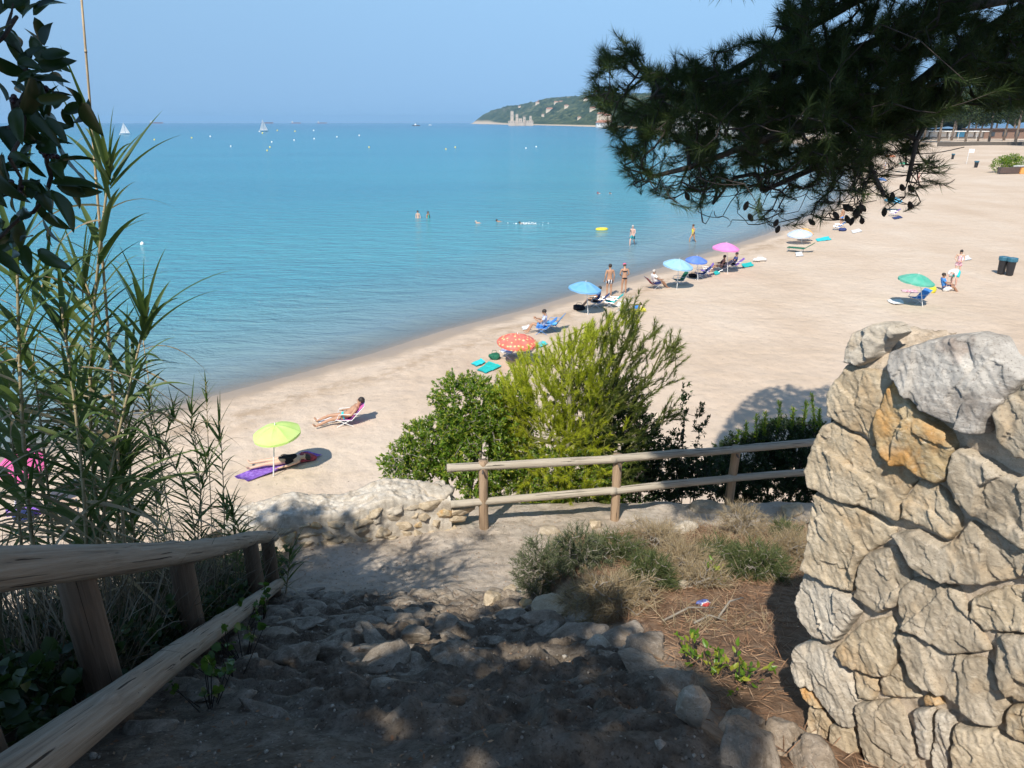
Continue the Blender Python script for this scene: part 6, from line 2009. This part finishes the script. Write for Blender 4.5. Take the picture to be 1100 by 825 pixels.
# ---- green umbrella group at the right
umbrella('green umbrella over a blue reclined chair at the right of the beach', (992, 329), (990, 295.5), 37, canopy_mat('canopy_green', (.015, .42, .28)), (.08, .1))
P = V2(983, 326); chair('blue reclined chair under the green umbrella', P, 1.75, CL['blue'], MET_S, .42)
towel('white towel at the foot of the blue reclined chair', [(952, 323), (958, 327), (971, 327), (968, 322)], CL['white'], 16)
person('person in a blue top sitting on the sand right of the green umbrella', V2(1014, 312, -.18), -1.9, 'sit', 2, 1.72, 1.15, HAIR_D, top=CL['blue'], bottom=(CL['navy'], .6))
bag('yellow bag beside the sitting person in blue', 1001, 314, (.35, .25, .35), CL['yellow'], 9)
person('person in wide turquoise shorts bending over beside the sitting person', V2(1023, 308), 2.2, 'bend', 3, 1.7, 1.25, HAIR_G, top=CL['white'], bottom=(CL['turq'], .8))
person('dark haired woman in a flowered dress standing behind the bending person', V2(1027, 296), 2.6, 'lean', 1, 1.62, 1.05, HAIR_D, suit=CL['floral'], bottom=(CL['floral'], .7), long_hair=True)
towel('white and blue board shaped towel behind the woman in flowers', [(1030, 277), (1033, 281), (1044, 279), (1040, 275)], CL['white'], 17)
towel('thin pale towel left of the green umbrella', [(968, 312), (969, 314), (986, 315), (985, 312)], CL['floral'], 18)
bag('white cool bag at the feet of the sitting person', 1017, 313, (.4, .3, .3), CL['white'], 10)
# ---- bins
BIN = plain('bin_black', (.018, .018, .02), .45, .2)
BIN_B = plain('bin_rim', (.03, .13, .19), .45, .2)
for px, py, lab in [(1074.5, 294.5, 'left black litter bin of the pair on open sand'), (1083.5, 296, 'right black litter bin of the pair on open sand')]:
    P = V2(px, py)
    r_ = thing('litter_bin', lab, 'bin', P, 0, 'black litter bins')
    MB().lathe([(.17, 0), (.19, .1), (.235, .85), (.24, .88)], 18).build('body', BIN, r_)
    MB().lathe([(.27, .86), (.285, .9), (.285, 1.06), (.265, 1.09)], 18).build('rim', BIN_B, r_)
    MB().tube([[.24, 0, 0], [.26, 0, .95]], .02, 6).build('post', BIN, r_)
P = V2(1048, 180)
r_ = thing('litter_bin', 'single far black litter bin below the trees', 'bin', P, 0, 'black litter bins')
MB().lathe([(.25, 0), (.3, .1), (.36, .95), (.37, 1.0)], 14).build('body', BIN, r_)
MB().lathe([(.40, .98), (.42, 1.02), (.42, 1.2), (.39, 1.22)], 14).build('rim', BIN_B, r_)
P = V2(1023, 171)
r_ = thing('litter_bin', 'thin dark litter bin at the edge of the far trees', 'bin', P, 0, 'black litter bins')
MB().lathe([(.22, 0), (.26, .1), (.3, .95), (.31, 1.0)], 14).build('body', BIN, r_)
MB().lathe([(.34, .98), (.36, 1.02), (.36, 1.2), (.33, 1.22)], 14).build('rim', BIN_B, r_)
# ---- in the water
def wade(px, py, depth):
    P = at_z(px, py, 0); P[2] = -depth; return P
person('man in black and turquoise shorts wading near the sandy shallows', wade(679, 263.5, .12), 2.6, 'walk', 3, 1.76, 1, HAIR_G, bottom=(stripes('shorts_turq', (.02, .03, .05), (.05, .5, .55), 2.2), .7), group='bathers in the water')
person('woman in a yellow swimsuit wading at the edge of the pine branch', wade(744, 260, .22), 2.0, 'walk', 0, 1.7, 1, HAIR_B, suit=CL['yellow'], group='bathers in the water')
person('left of two bathers standing waist deep far out', wade(449, 234.5, .95), 2.9, 'stand', 1, 1.75, 1, HAIR_D, bottom=(CL['navy'], .5), group='bathers in the water')
person('right of two bathers standing waist deep far out', wade(460, 234, 1.0), -2.2, 'stand', 0, 1.68, .95, HAIR_D, suit=CL['teal'], long_hair=True, group='bathers in the water')
person('swimmer with a pale head leading the splashing group', wade(513, 239.5, .0), 1.2, 'swim', 1, 1.7, 1, HAIR_G, bottom=(CL['navy'], .4), group='bathers in the water')
person('dark haired swimmer in the middle of the splashing group', wade(535.5, 238, .0), 1.4, 'swim', 0, 1.7, 1, HAIR_D, bottom=(CL['black'], .4), group='bathers in the water')
sw = person('swimmer making white splashes at the right of the group', wade(560, 240, .04), 1.3, 'swim', 0, 1.7, 1, HAIR_D, bottom=(CL['black'], .4), group='bathers in the water')
FOAM = plain('foam', (.82, .84, .85), .5, .05)
gg = np.random.default_rng(3)
P0 = at_z(567, 240.5, 0)
mb = MB()
for k in range(60):
    mb.ball(np.array([gg.normal(0, .7), gg.normal(0, .35), abs(gg.normal(0, .05))]), gg.uniform(.015, .06, 3) * [1.6, 1.2, .7], 7, 5)
tag(mb.build('foam_splash', FOAM, None, True, P0), 'white foam splash kicked up by the right swimmer', 'foam', kind='stuff')
person('swimmer with a red cap off the pine branch tip', wade(643.5, 208, .0), 2.0, 'swim', 3, 1.7, 1, HAIR_D, hat=CL['red'], bottom=(CL['black'], .4), group='bathers in the water')
person('pink shouldered swimmer right of the red cap', wade(656, 208, .02), 2.4, 'swim', 3, 1.7, 1, HAIR_B, bottom=(CL['black'], .4), group='bathers in the water')
FL = plain('float_yellow', (.78, .62, .05), .4, .05)
P = at_z(646.5, 247, 0)
r_ = thing('swim_float', 'small yellow inflatable floating near the wading man', 'float', P, .3)
mb = MB()
a = np.linspace(0, 2 * math.pi, 25)
mb.tube(np.stack([.5 * np.cos(a), .36 * np.sin(a), np.full(25, .07)], -1), .11, 8, False)
mb.build('ring', FL, r_, True)
MB().ball((0, 0, .03), (.42, .28, .03), 14, 6).build('floor', plain('float_floor', (.7, .66, .3), .5), r_, True)
# ------------------------------------------------------------------ boats and buoys
HULL = plain('hull_white', (.75, .75, .74), .4, .03)
SAIL = plain('sail', (.80, .79, .77), .7, .03)
DARKH = plain('hull_dark', (.10, .08, .07), .5, .1)
SHIPR = plain('ship_hull', (.30, .12, .10), .6, .1)
def hull_mb(Lg, B, Hh):
    mb = MB(); V, F = [], []
    st = np.linspace(0, 1, 9)
    for t in st:
        w = B / 2 * (1 - max(0, (t - .45) / .55) ** 2) * (.82 + .18 * min(1, t * 4))
        zb = -Hh * .3; sheer = Hh * (1 + .25 * t * t)
        V += [[t * Lg - Lg / 2, -w, sheer], [t * Lg - Lg / 2, -w * .7, zb], [t * Lg - Lg / 2, w * .7, zb], [t * Lg - Lg / 2, w, sheer]]
    for i in range(8):
        for k in range(3):
            a = i * 4 + k
            F.append((a, a + 1, a + 5, a + 4))
        F.append((i * 4 + 3, i * 4, i * 4 + 4, i * 4 + 7))
    F += [(0, 3, 2, 1), (32, 33, 34, 35)]
    return mb.add(V, F)
def sailboat(px, py, hpx, label, rz):
    P = at_z(px, py, 0)
    mh = hpx * np.linalg.norm(P) / 791
    Lg = mh * .85
    r_ = thing('sailboat', label, 'sailboat', P, rz, 'sailboats')
    hull_mb(Lg, Lg * .3, Lg * .09).build('hull', HULL, r_)
    MB().tube([[0.05 * Lg, 0, 0], [.05 * Lg, 0, mh]], .06, 6).build('mast', MET_S, r_)
    t = .03
    def sail(p):
        v = [[a, -t, b] for a, b in p] + [[a, t, b] for a, b in p]
        return MB().add(v, [(0, 1, 2), (5, 4, 3), (0, 3, 4, 1), (1, 4, 5, 2), (2, 5, 3, 0)])
    sail([(.03 * Lg, Lg * .14), (.03 * Lg, mh * .98), (-.46 * Lg, Lg * .14)]).build('mainsail', SAIL, r_)
    sail([(.07 * Lg, Lg * .14), (.07 * Lg, mh * .86), (.47 * Lg, Lg * .14)]).build('jib', SAIL, r_)
sailboat(283.5, 141.5, 12, 'white sailboat in the middle of the bay below the horizon', .9)
sailboat(134.5, 144.5, 11, 'white sailboat behind the reed tips at the left', .7)
P = at_z(447, 135.3, 0)
r_ = thing('motor_boat', 'dark hulled fishing boat with white cabin near the horizon', 'boat', P, .2)
hull_mb(22, 5.5, 2.0).build('hull', DARKH, r_)
MB().box((-2, 0, 3.6), (5, 3.4, 3.2)).box((-2, 0, 5.6), (3, 2.4, 1.2)).build('cabin', HULL, r_)
MB().tube([[1, 0, 2], [1, 0, 9.5]], .18, 6).build('mast', DARKH, r_)
P = at_z(462, 134.6, 0)
r_ = thing('motor_boat', 'low pale launch right of the fishing boat near the horizon', 'boat', P, .1)
hull_mb(12, 3.6, 1.4).build('hull', HULL, r_)
MB().box((-1, 0, 2.2), (4, 2.4, 1.6)).build('cabin', HULL, r_)
for px, Lp, lab in [(168, 12, 'far cargo ship on the horizon right of the left sailboat'), (287, 12, 'far cargo ship on the horizon above the middle sailboat'), (318, 10, 'far cargo ship on the horizon right of the middle sailboat'), (346, 10, 'rightmost far cargo ship on the horizon')]:
    P = at_z(px, 132.6, 0)
    d_ = np.linalg.norm(P)
    Lg = Lp * d_ / 791
    r_ = thing('cargo_ship', lab, 'ship', P, g.uniform(-.2, .2), 'ships on the horizon')
    hull_mb(Lg, Lg * .16, Lg * .07).build('hull', SHIPR, r_)
    MB().box((-.36 * Lg, 0, Lg * .14), (Lg * .1, Lg * .13, Lg * .16)).build('bridge', HULL, r_)
    MB().box((.08 * Lg, 0, Lg * .085), (Lg * .6, Lg * .12, Lg * .02)).build('deck_load', DARKH, r_)
BUOY_Y = plain('buoy_yellow', (.82, .66, .12), .4, .05)
BUOY_W = plain('buoy_white', (.82, .82, .80), .4, .05)
by = [(206, 148.5, 1), (226, 147, 0), (248, 157.5, 0), (287, 162, 1), (290, 158.5, 1), (292, 153, 0), (298, 140.5, 1), (317, 141.5, 1), (316, 151, 0), (337.5, 149.5, 0), (337, 140.5, 0), (362, 147.5, 0), (386, 146, 0), (396.5, 158.5, 1), (479, 160.5, 1), (565, 159.5, 0), (576, 158, 0), (489, 158.5, 1), (153, 263, 0), (282, 143.5, 1), (166, 150.5, 1), (22, 180, 0)]
for i, (px, py, y_) in enumerate(by):
    P = at_z(px, py, 0)
    d_ = np.linalg.norm(P)
    rr_ = min(.75, max(.16, .75 * d_ / 791 * 1.0))
    r_ = thing('buoy', '', 'buoy', P, 0, 'yellow buoys on the bay' if y_ else 'white buoys on the bay')
    MB().ball((0, 0, rr_ * .45), rr_, 14, 10).build('float', BUOY_Y if y_ else BUOY_W, r_, True)
    MB().lathe([(rr_ * .3, rr_ * 1.35), (rr_ * .22, rr_ * 1.6), (rr_ * .1, rr_ * 1.75)], 8).build('cap', BUOY_Y if y_ else BUOY_W, r_)
    order_ = ['nearest the reed tips', 'second', 'third']
    near = {206: 'between the reed tips and the long white row', 226: 'right of the first yellow one beyond the reeds', 248: 'alone lower down left of the middle sailboat', 287: 'lowest of the three below the middle sailboat', 290: 'middle of the three below the middle sailboat', 292: 'top of the three below the middle sailboat', 298: 'just right of the middle sailboat hull', 317: 'second right of the middle sailboat near the horizon', 316: 'lower right of the middle sailboat', 337.5: 'in the row right of the middle sailboat', 337: 'high up near the horizon ships', 362: 'in the middle of the open bay row', 386: 'at the right end of the open bay row', 396.5: 'alone below the right end of the row', 479: 'right of centre above the two standing bathers', 565: 'left of the pair below the castle beach', 576: 'right of the pair below the castle beach', 489: 'just right of another yellow one under the headland tip', 153: 'close in front of the reed leaves', 282: 'directly under the middle sailboat', 166: 'beside the fan of reed blades', 22: 'behind the evergreen leaves at the left'}[px]
    r_['label'] = ('small yellow buoy ' if y_ else 'small white buoy ') + near

# ------------------------------------------------------------------ castle and houses on the headland
STONE_C = plain('castle_stone', (.50, .41, .33), .9, .12, .3)
ROOF = plain('roof_tile', (.42, .20, .13), .9, .15, .5)
PLAST = plain('white_plaster', (.72, .70, .66), .8, .06, .5)
PLAST2 = plain('cream_plaster', (.66, .55, .42), .8, .06, .5)
WIN = plain('window_dark', (.04, .05, .06), .25, .1)
def head_pt(px, d):
    a = math.atan((px - 550) / 791)
    x, y = d * math.sin(a), d * math.cos(a)
    return np.array([x, y, max(1.0, head_h(x, y))])
P = head_pt(559, 2260); P[2] = max(P[2] - 2, 4)
S_ = 2260 / 791 * .92
cs = thing('castle', 'pale stone castle with a tall keep and battlements at the foot of the headland', 'castle', P)
def crenel(mb, cx, cy, w, d, z, n):
    for k in range(n):
        mb.box((cx - w / 2 + w * (k + .5) / n, cy - d / 2, z + .8), (w / n * .5, .8, 1.6))
def block(name, px0, px1, h, yoff=0, dpt=14, n=5):
    w = (px1 - px0) * S_
    cx = ((px0 + px1) / 2 - 559) * S_
    mb = MB().box((cx, yoff, h / 2 - 8), (w, dpt, h + 16))
    crenel(mb, cx, yoff, w, dpt, h, n)
    o = mb.build(name, STONE_C, cs)
    for k in range(max(1, int(w / 6))):
        MB().box((cx - w / 2 + w * (k + .5) / max(1, int(w / 6)), yoff - dpt / 2 - .05, h * .68), (1.5, .3, 2.6)).build('window', WIN, o)
block('keep', 547.5, 551, 37, 4, 12, 4)
block('tower', 553.5, 556.5, 28, 2, 11, 4)
block('tower', 562, 565, 21, 0, 12, 4)
block('tower', 569.5, 572, 23, 0, 10, 3)
block('curtain_wall', 545, 553.5, 9, -3, 8, 6)
block('curtain_wall', 556, 563, 7, -4, 8, 5)
block('curtain_wall', 564.5, 574, 10, -2, 8, 7)
block('gate_house', 557, 561, 16, -1, 12, 4)
def villa(label, px, d, w, h, roof=ROOF, wall=PLAST, name='villa', cat='house', rz=0.0, dz=0.0, group='houses on the headland'):
    P = head_pt(px, d); P[2] += dz
    r_ = thing(name, label, cat, P, rz, group)
    b_ = MB().box((0, 0, h / 2 - 4), (w, w * .6, h + 8)).build('wall', wall, r_)
    V = [[-w * .55, -w * .36, h + .02], [w * .55, -w * .36, h + .02], [w * .55, w * .36, h + .02], [-w * .55, w * .36, h + .02], [-w * .35, 0, h + w * .16], [w * .35, 0, h + w * .16]]
    MB().add(V, [(0, 1, 5, 4), (1, 2, 5), (2, 3, 4, 5), (3, 0, 4), (3, 2, 1, 0)]).build('roof', roof, r_)
    k = max(2, int(w / 6))
    for i in range(k):
        MB().box((-w / 2 + w * (i + .5) / k, -w * .3 - .06, h * .55), (1.6, .3, 2.2)).build('window', WIN, b_)
for px, py, w, h, lab in [(577, 112.5, 14, 8, 'small pale house on the ridge left of the red roofed ones'), (580, 111, 20, 9, 'red roofed house on the headland ridge above the castle'), (590, 119, 26, 9, 'wide white house with red roof half way down the headland'), (597, 112, 17, 8, 'red roofed house high on the ridge right of centre'),
                          (602, 111.5, 15, 8, 'second red roofed house high on the ridge right of centre'), (608, 116, 16, 7, 'pale house among trees on the right slope of the headland'), (636, 117.5, 22, 8, 'white house near the pine branch tip on the headland'), (558, 115.5, 10, 6, 'tiny pale house on the ridge above the castle keep'), (583, 124, 10, 6, 'tiny white hut in the trees right of the castle'), (622, 128, 13, 6, 'small pale house low on the right slope'),
                          (628, 108, 14, 7, 'pale house on the skyline near the pine branch')]:
    ds = np.arange(1900, 4500, 25.0)
    ys = np.array([project(head_pt(px, q))[1] for q in ds])
    d = float(ds[int(np.argmin(np.abs(ys - py)))])
    villa(lab, px, d, w * d / 2800, h * d / 2800, ROOF, PLAST2)
for px, d, w, h, lab in [(646, 1640, 20, 26, 'pink tall building peeking out beside the pine branch tip'), (652, 1600, 16, 22, 'cream tall building right of the pink one beside the branch'), (648.5, 1500, 30, 8, 'long white beach building at the pine branch tip')]:
    villa(lab, px, d, w, h, ROOF, PLAST2 if h > 10 else PLAST, group='buildings behind the far beach')
# white blocks seen through the branch
for px, w, h, lab in [(724, 30, 13, 'white apartment block seen through the left part of the pine branch'), (745, 38, 17, 'larger white apartment block seen through the pine branch'), (770, 30, 12, 'low white apartment block behind the pine branch'), (805, 36, 14, 'white apartment block behind the dense part of the branch'), (850, 36, 12, 'cream apartment block behind the dense branch'), (895, 40, 13, 'white apartment block hidden behind the thick limb')]:
    d = 620 if px < 800 else 470
    P = head_pt(px, d); P[2] = 3.2
    r_ = thing('apartment_block', lab, 'building', P, 0, 'apartment blocks behind the bay')
    b_ = MB().box((0, 0, h / 2 - 3), (w, 12, h + 6)).build('wall', PLAST, r_)
    MB().box((0, 0, h + .3), (w + 1, 13, .6)).build('roof', PLAST2, r_)
    for fl in range(max(2, int(h / 3.2))):
        for k in range(int(w / 4.5)):
            MB().box((-w / 2 + 2.4 + k * 4.5, -6.05, 1.8 + fl * 3.1), (1.8, .3, 1.6)).build('window', WIN, b_)

# ------------------------------------------------------------------ far end of the beach: pines, kiosk, kayaks
FARLEAF = leaf_mat('far_pine_crown', (.016, .034, .010), (.035, .062, .017), (.085, .115, .03), .6, .25)
FARBARK = plain('far_bark', (.20, .155, .12), .9, .2, 1.0)
def far_pine(seed, h):
    gg = np.random.default_rng(seed)
    r_ = thing('stone_pine', '', 'tree', (0, 0, 0), 0, 'pines behind the far beach')
    lean = gg.normal(0, .06 * h, 2)
    pts = [np.array([0, 0, -1.0]), np.array([lean[0] * .3, lean[1] * .3, h * .28]), np.array([lean[0], lean[1], h * .6])]
    mb = MB().tube(pts, [.42, .34, .24], 8)
    for k in range(5):
        a = k * 1.257 + gg.uniform(-.4, .4)
        e_ = pts[2] + np.array([math.cos(a) * h * .22, math.sin(a) * h * .22, h * gg.uniform(.1, .24)])
        mb.tube([pts[2] - [0, 0, h * .06], pts[2] * .4 + e_ * .6 + [0, 0, .3], e_], [.2, .13, .06], 6)
    mb.build('trunk', FARBARK, r_, True)
    ells = []
    for k in range(13):
        a = gg.uniform(0, 6.28); q = gg.uniform(0, .3) * h
        ells.append((np.array([lean[0] + math.cos(a) * q, lean[1] + math.sin(a) * q, h * gg.uniform(.42, .86)]), (h * gg.uniform(.14, .22), h * gg.uniform(.14, .22), h * gg.uniform(.09, .15))))
    P = in_ellipsoids(ells, 1500, gg, .5)
    v, f = leaf_spray(P, gg.normal(size=P.shape) + [0, 0, .5], 3, gg, h * .035, h * .02, 1.2, .5, DIA_V, DIA_F, .3)
    link('crown', mesh_np('crown', v, f, False), FARLEAF, r_)
    return r_
kinds = [far_pine(700 + i, 15 + 1.2 * i) for i in range(4)]
tree_spots = [(930, 151, 'behind the thick limb'), (952, 150, 'left of the kiosk behind the branch'), (972, 151, 'at the left end of the white kiosk'), (992, 150.5, 'before the white kiosk'), (1008, 153, 'with a straight trunk before the kiosk'), (1022, 151, 'right of the straight trunk'), (1036, 155, 'whose pale trunk stands nearest the sand'), (1050, 152, 'with a thick dark trunk right of the kiosk'),
              (1062, 154, 'with forked trunk near the far litter bin'), (1078, 151, 'left of the last leaning tree'), (1090, 156, 'with a leaning dark trunk at the right edge'), (1110, 152, 'cut by the right edge of the photo'), (910, 150, 'hidden behind the dense branch'), (885, 149, 'behind the densest needles'), (1130, 158, 'just outside the right edge')]
for i, (px, py, lab) in enumerate(tree_spots):
    o = kinds[i] if i < 4 else copy_tree(kinds[(i * 3 + 1) % 4])
    P = hit(px, py)
    o.location = tuple(P)
    o.rotation_euler = (0, 0, i * 2.1)
    s = 1 + .14 * math.sin(i * 5.1)
    o.scale = (s, s, s)
    o['label'] = 'far pine ' + lab
# second row so that the crowns close up
for i, px in enumerate([940, 962, 984, 1004, 1026, 1046, 1068, 1088, 1106]):
    o = copy_tree(kinds[(i + 2) % 4])
    P = hit(px, 147.5)
    o.location = tuple(P); o.rotation_euler = (0, 0, i * 1.3); o.scale = (1.15, 1.15, 1.1)
    o['label'] = ['back row far pine leftmost behind the limb', 'back row far pine second behind the branch', 'back row far pine behind the left half of the kiosk', 'back row far pine behind the middle of the kiosk', 'back row far pine behind the right half of the kiosk', 'back row far pine behind the thick dark trunk', 'back row far pine behind the brown wall', 'back row far pine behind the leaning tree', 'back row far pine cut by the right edge'][i]
# kiosk
P = hit(1008, 149.5)
k_ = thing('beach_kiosk', 'long low white beach kiosk with a pale blue panel under the far pines', 'kiosk', P)
kw = 34
b_ = MB().box((0, 0, 1.2), (kw, 5, 3.4)).build('wall', plain('kiosk_wall', (.25, .22, .19), .8, .1), k_)
MB().box((0, -.8, 3.1), (kw + 2, 7.5, .3)).build('roof', PLAST, k_)
for k in range(9):
    MB().box((-kw / 2 + 2 + k * 3.7, -2.7, 1.9), (2.9, .35, 1.9)).build('awning', PLAST if k != 6 else CL['sky'], k_)
    MB().tube([[-kw / 2 + .3 + k * 3.7, -4.2, -.4], [-kw / 2 + .3 + k * 3.7, -4.2, 3.0]], .09, 6).build('post', PLAST, k_)
P = hit(1082, 149)
w_ = thing('brown_building', 'low brown building behind the trees at the right edge', 'building', P)
b_ = MB().box((4, 3, 1.6), (38, 6, 4.2)).build('wall', plain('brown_wall', (.20, .125, .09), .9, .15), w_)
MB().box((4, 3, 3.95), (40, 8, .4)).build('roof', plain('brown_roof', (.11, .075, .06), .9, .15), w_)
for k in range(7):
    MB().box((-12 + k * 5.2, -.15, 1.8), (1.8, .3, 1.6)).build('window', WIN, b_)
# low hedge line and dark ground in front of the trees
P = hit(1060, 156)
hb = thing('low_wall', 'low dark wall at the foot of the far pines', 'wall', P)
MB().box((0, 0, .3), (30, .5, 1.2)).build('face', plain('wall_dark', (.10, .085, .07), .9, .2), hb)
MB().box((0, 0, .95), (30.4, .7, .12)).build('coping', plain('wall_cap', (.28, .25, .21), .9, .2), hb)
# flag pole
P = hit(1038, 176)
fp = thing('flag', 'small pale flag on a thin pole before the far pines', 'flag', P)
MB().tube([[0, 0, 0], [0, 0, 3.0]], .05, 6).build('pole', POLE_W, fp)
MB().box((.55, 0, 2.55), (1.1, .04, .75)).build('cloth', CL['white'], fp)
# kayak rack under a shrub
P = hit(1092, 186)
for i, (dx, dy, dz, ln, mt, lab) in enumerate([(-1.6, -1.0, .0, 4.2, plain('boat_brown', (.10, .07, .06), .5), 'dark brown dinghy at the left of the boats under the shrub'), (1.6, -1.4, .0, 4.4, plain('boat_orange', (.78, .36, .10), .4), 'orange dinghy in the row of boats under the shrub'), (5.2, -1.2, .0, 4.2, plain('boat_green', (.08, .30, .06), .4), 'green dinghy at the right edge of the photo'),
                                               (2.4, .9, .25, 4.8, plain('boat_white', (.72, .72, .70), .4), 'white dinghy behind the orange one'), (6.2, 1.2, .3, 4.5, plain('boat_blue', (.03, .07, .28), .4), 'dark blue dinghy behind the green one')]):
    r_ = thing('dinghy', lab, 'boat', P + [dx, dy, dz + .25], .08 * i - .1, 'dinghies stored on the sand')
    hull_mb(ln, 1.4, .75).build('hull', mt, r_)
    MB().box((0, 0, .72), (.35, 1.05, .05)).build('thwart', WOOD_P, r_)
    MB().box((-ln * .25, 0, .74), (.35, 1.1, .05)).build('thwart', WOOD_P, r_)
gg = np.random.default_rng(17)
r_ = thing('round_shrub', 'round green shrub growing behind the dinghies', 'shrub', P + [-.5, 2.2, 0])
Pp = in_ellipsoids([((-1.0, 0, 1.3), (2.0, 1.4, 1.3)), ((1.8, .3, 1.6), (2.0, 1.4, 1.4)), ((.4, 0, 1.9), (1.8, 1.2, 1.3))], 900, gg, .5)
put('foliage', leaf_spray(Pp, gg.normal(size=Pp.shape) + [0, 0, .6], 4, gg, .30, .12, 1.1, .5, DIA_V, DIA_F, .2), LENT, r_)
MB().tube([[0, 0, -.2], [.2, 0, 1.2]], .1, 6).tube([[0, 0, 0], [-1, 0, 1.3]], .07, 6).build('stem', TWIG, r_)
# low dune plants to the left of the dinghies
for i, (px, py, lab) in enumerate([(1079, 176, 'low green plant left of the round shrub')]):
    q = hit(px, py)
    r_ = thing('low_plant', lab, 'plant', q)
    Pp = in_ellipsoids([((0, 0, .5), (1.2, .8, .6))], 160, gg, .4)
    put('foliage', leaf_spray(Pp, gg.normal(size=Pp.shape) + [0, 0, .6], 4, gg, .25, .1, 1.1, .5, DIA_V, DIA_F, .2), LENT_D, r_)
    MB().tube([[0, 0, -.1], [0, 0, .5]], .05, 6).build('stem', TWIG, r_)
# ------------------------------------------------------------------ sea haze
m = bpy.data.materials.new('haze')
m.use_nodes = True
nt = m.node_tree
for n in list(nt.nodes):
    nt.nodes.remove(n)
o_ = nt.nodes.new('ShaderNodeOutputMaterial')
v_ = nt.nodes.new('ShaderNodeVolumePrincipled')
v_.inputs['Color'].default_value = (.40, .70, 1.0, 1)
v_.inputs['Density'].default_value = .00007
v_.inputs['Anisotropy'].default_value = .0
L(nt, v_.outputs[0], o_.inputs['Volume'])
hz = MB().box((0, 9000 - 250, 70), (40000, 18500, 150)).build('haze', m)
tag(hz, kind='stuff')
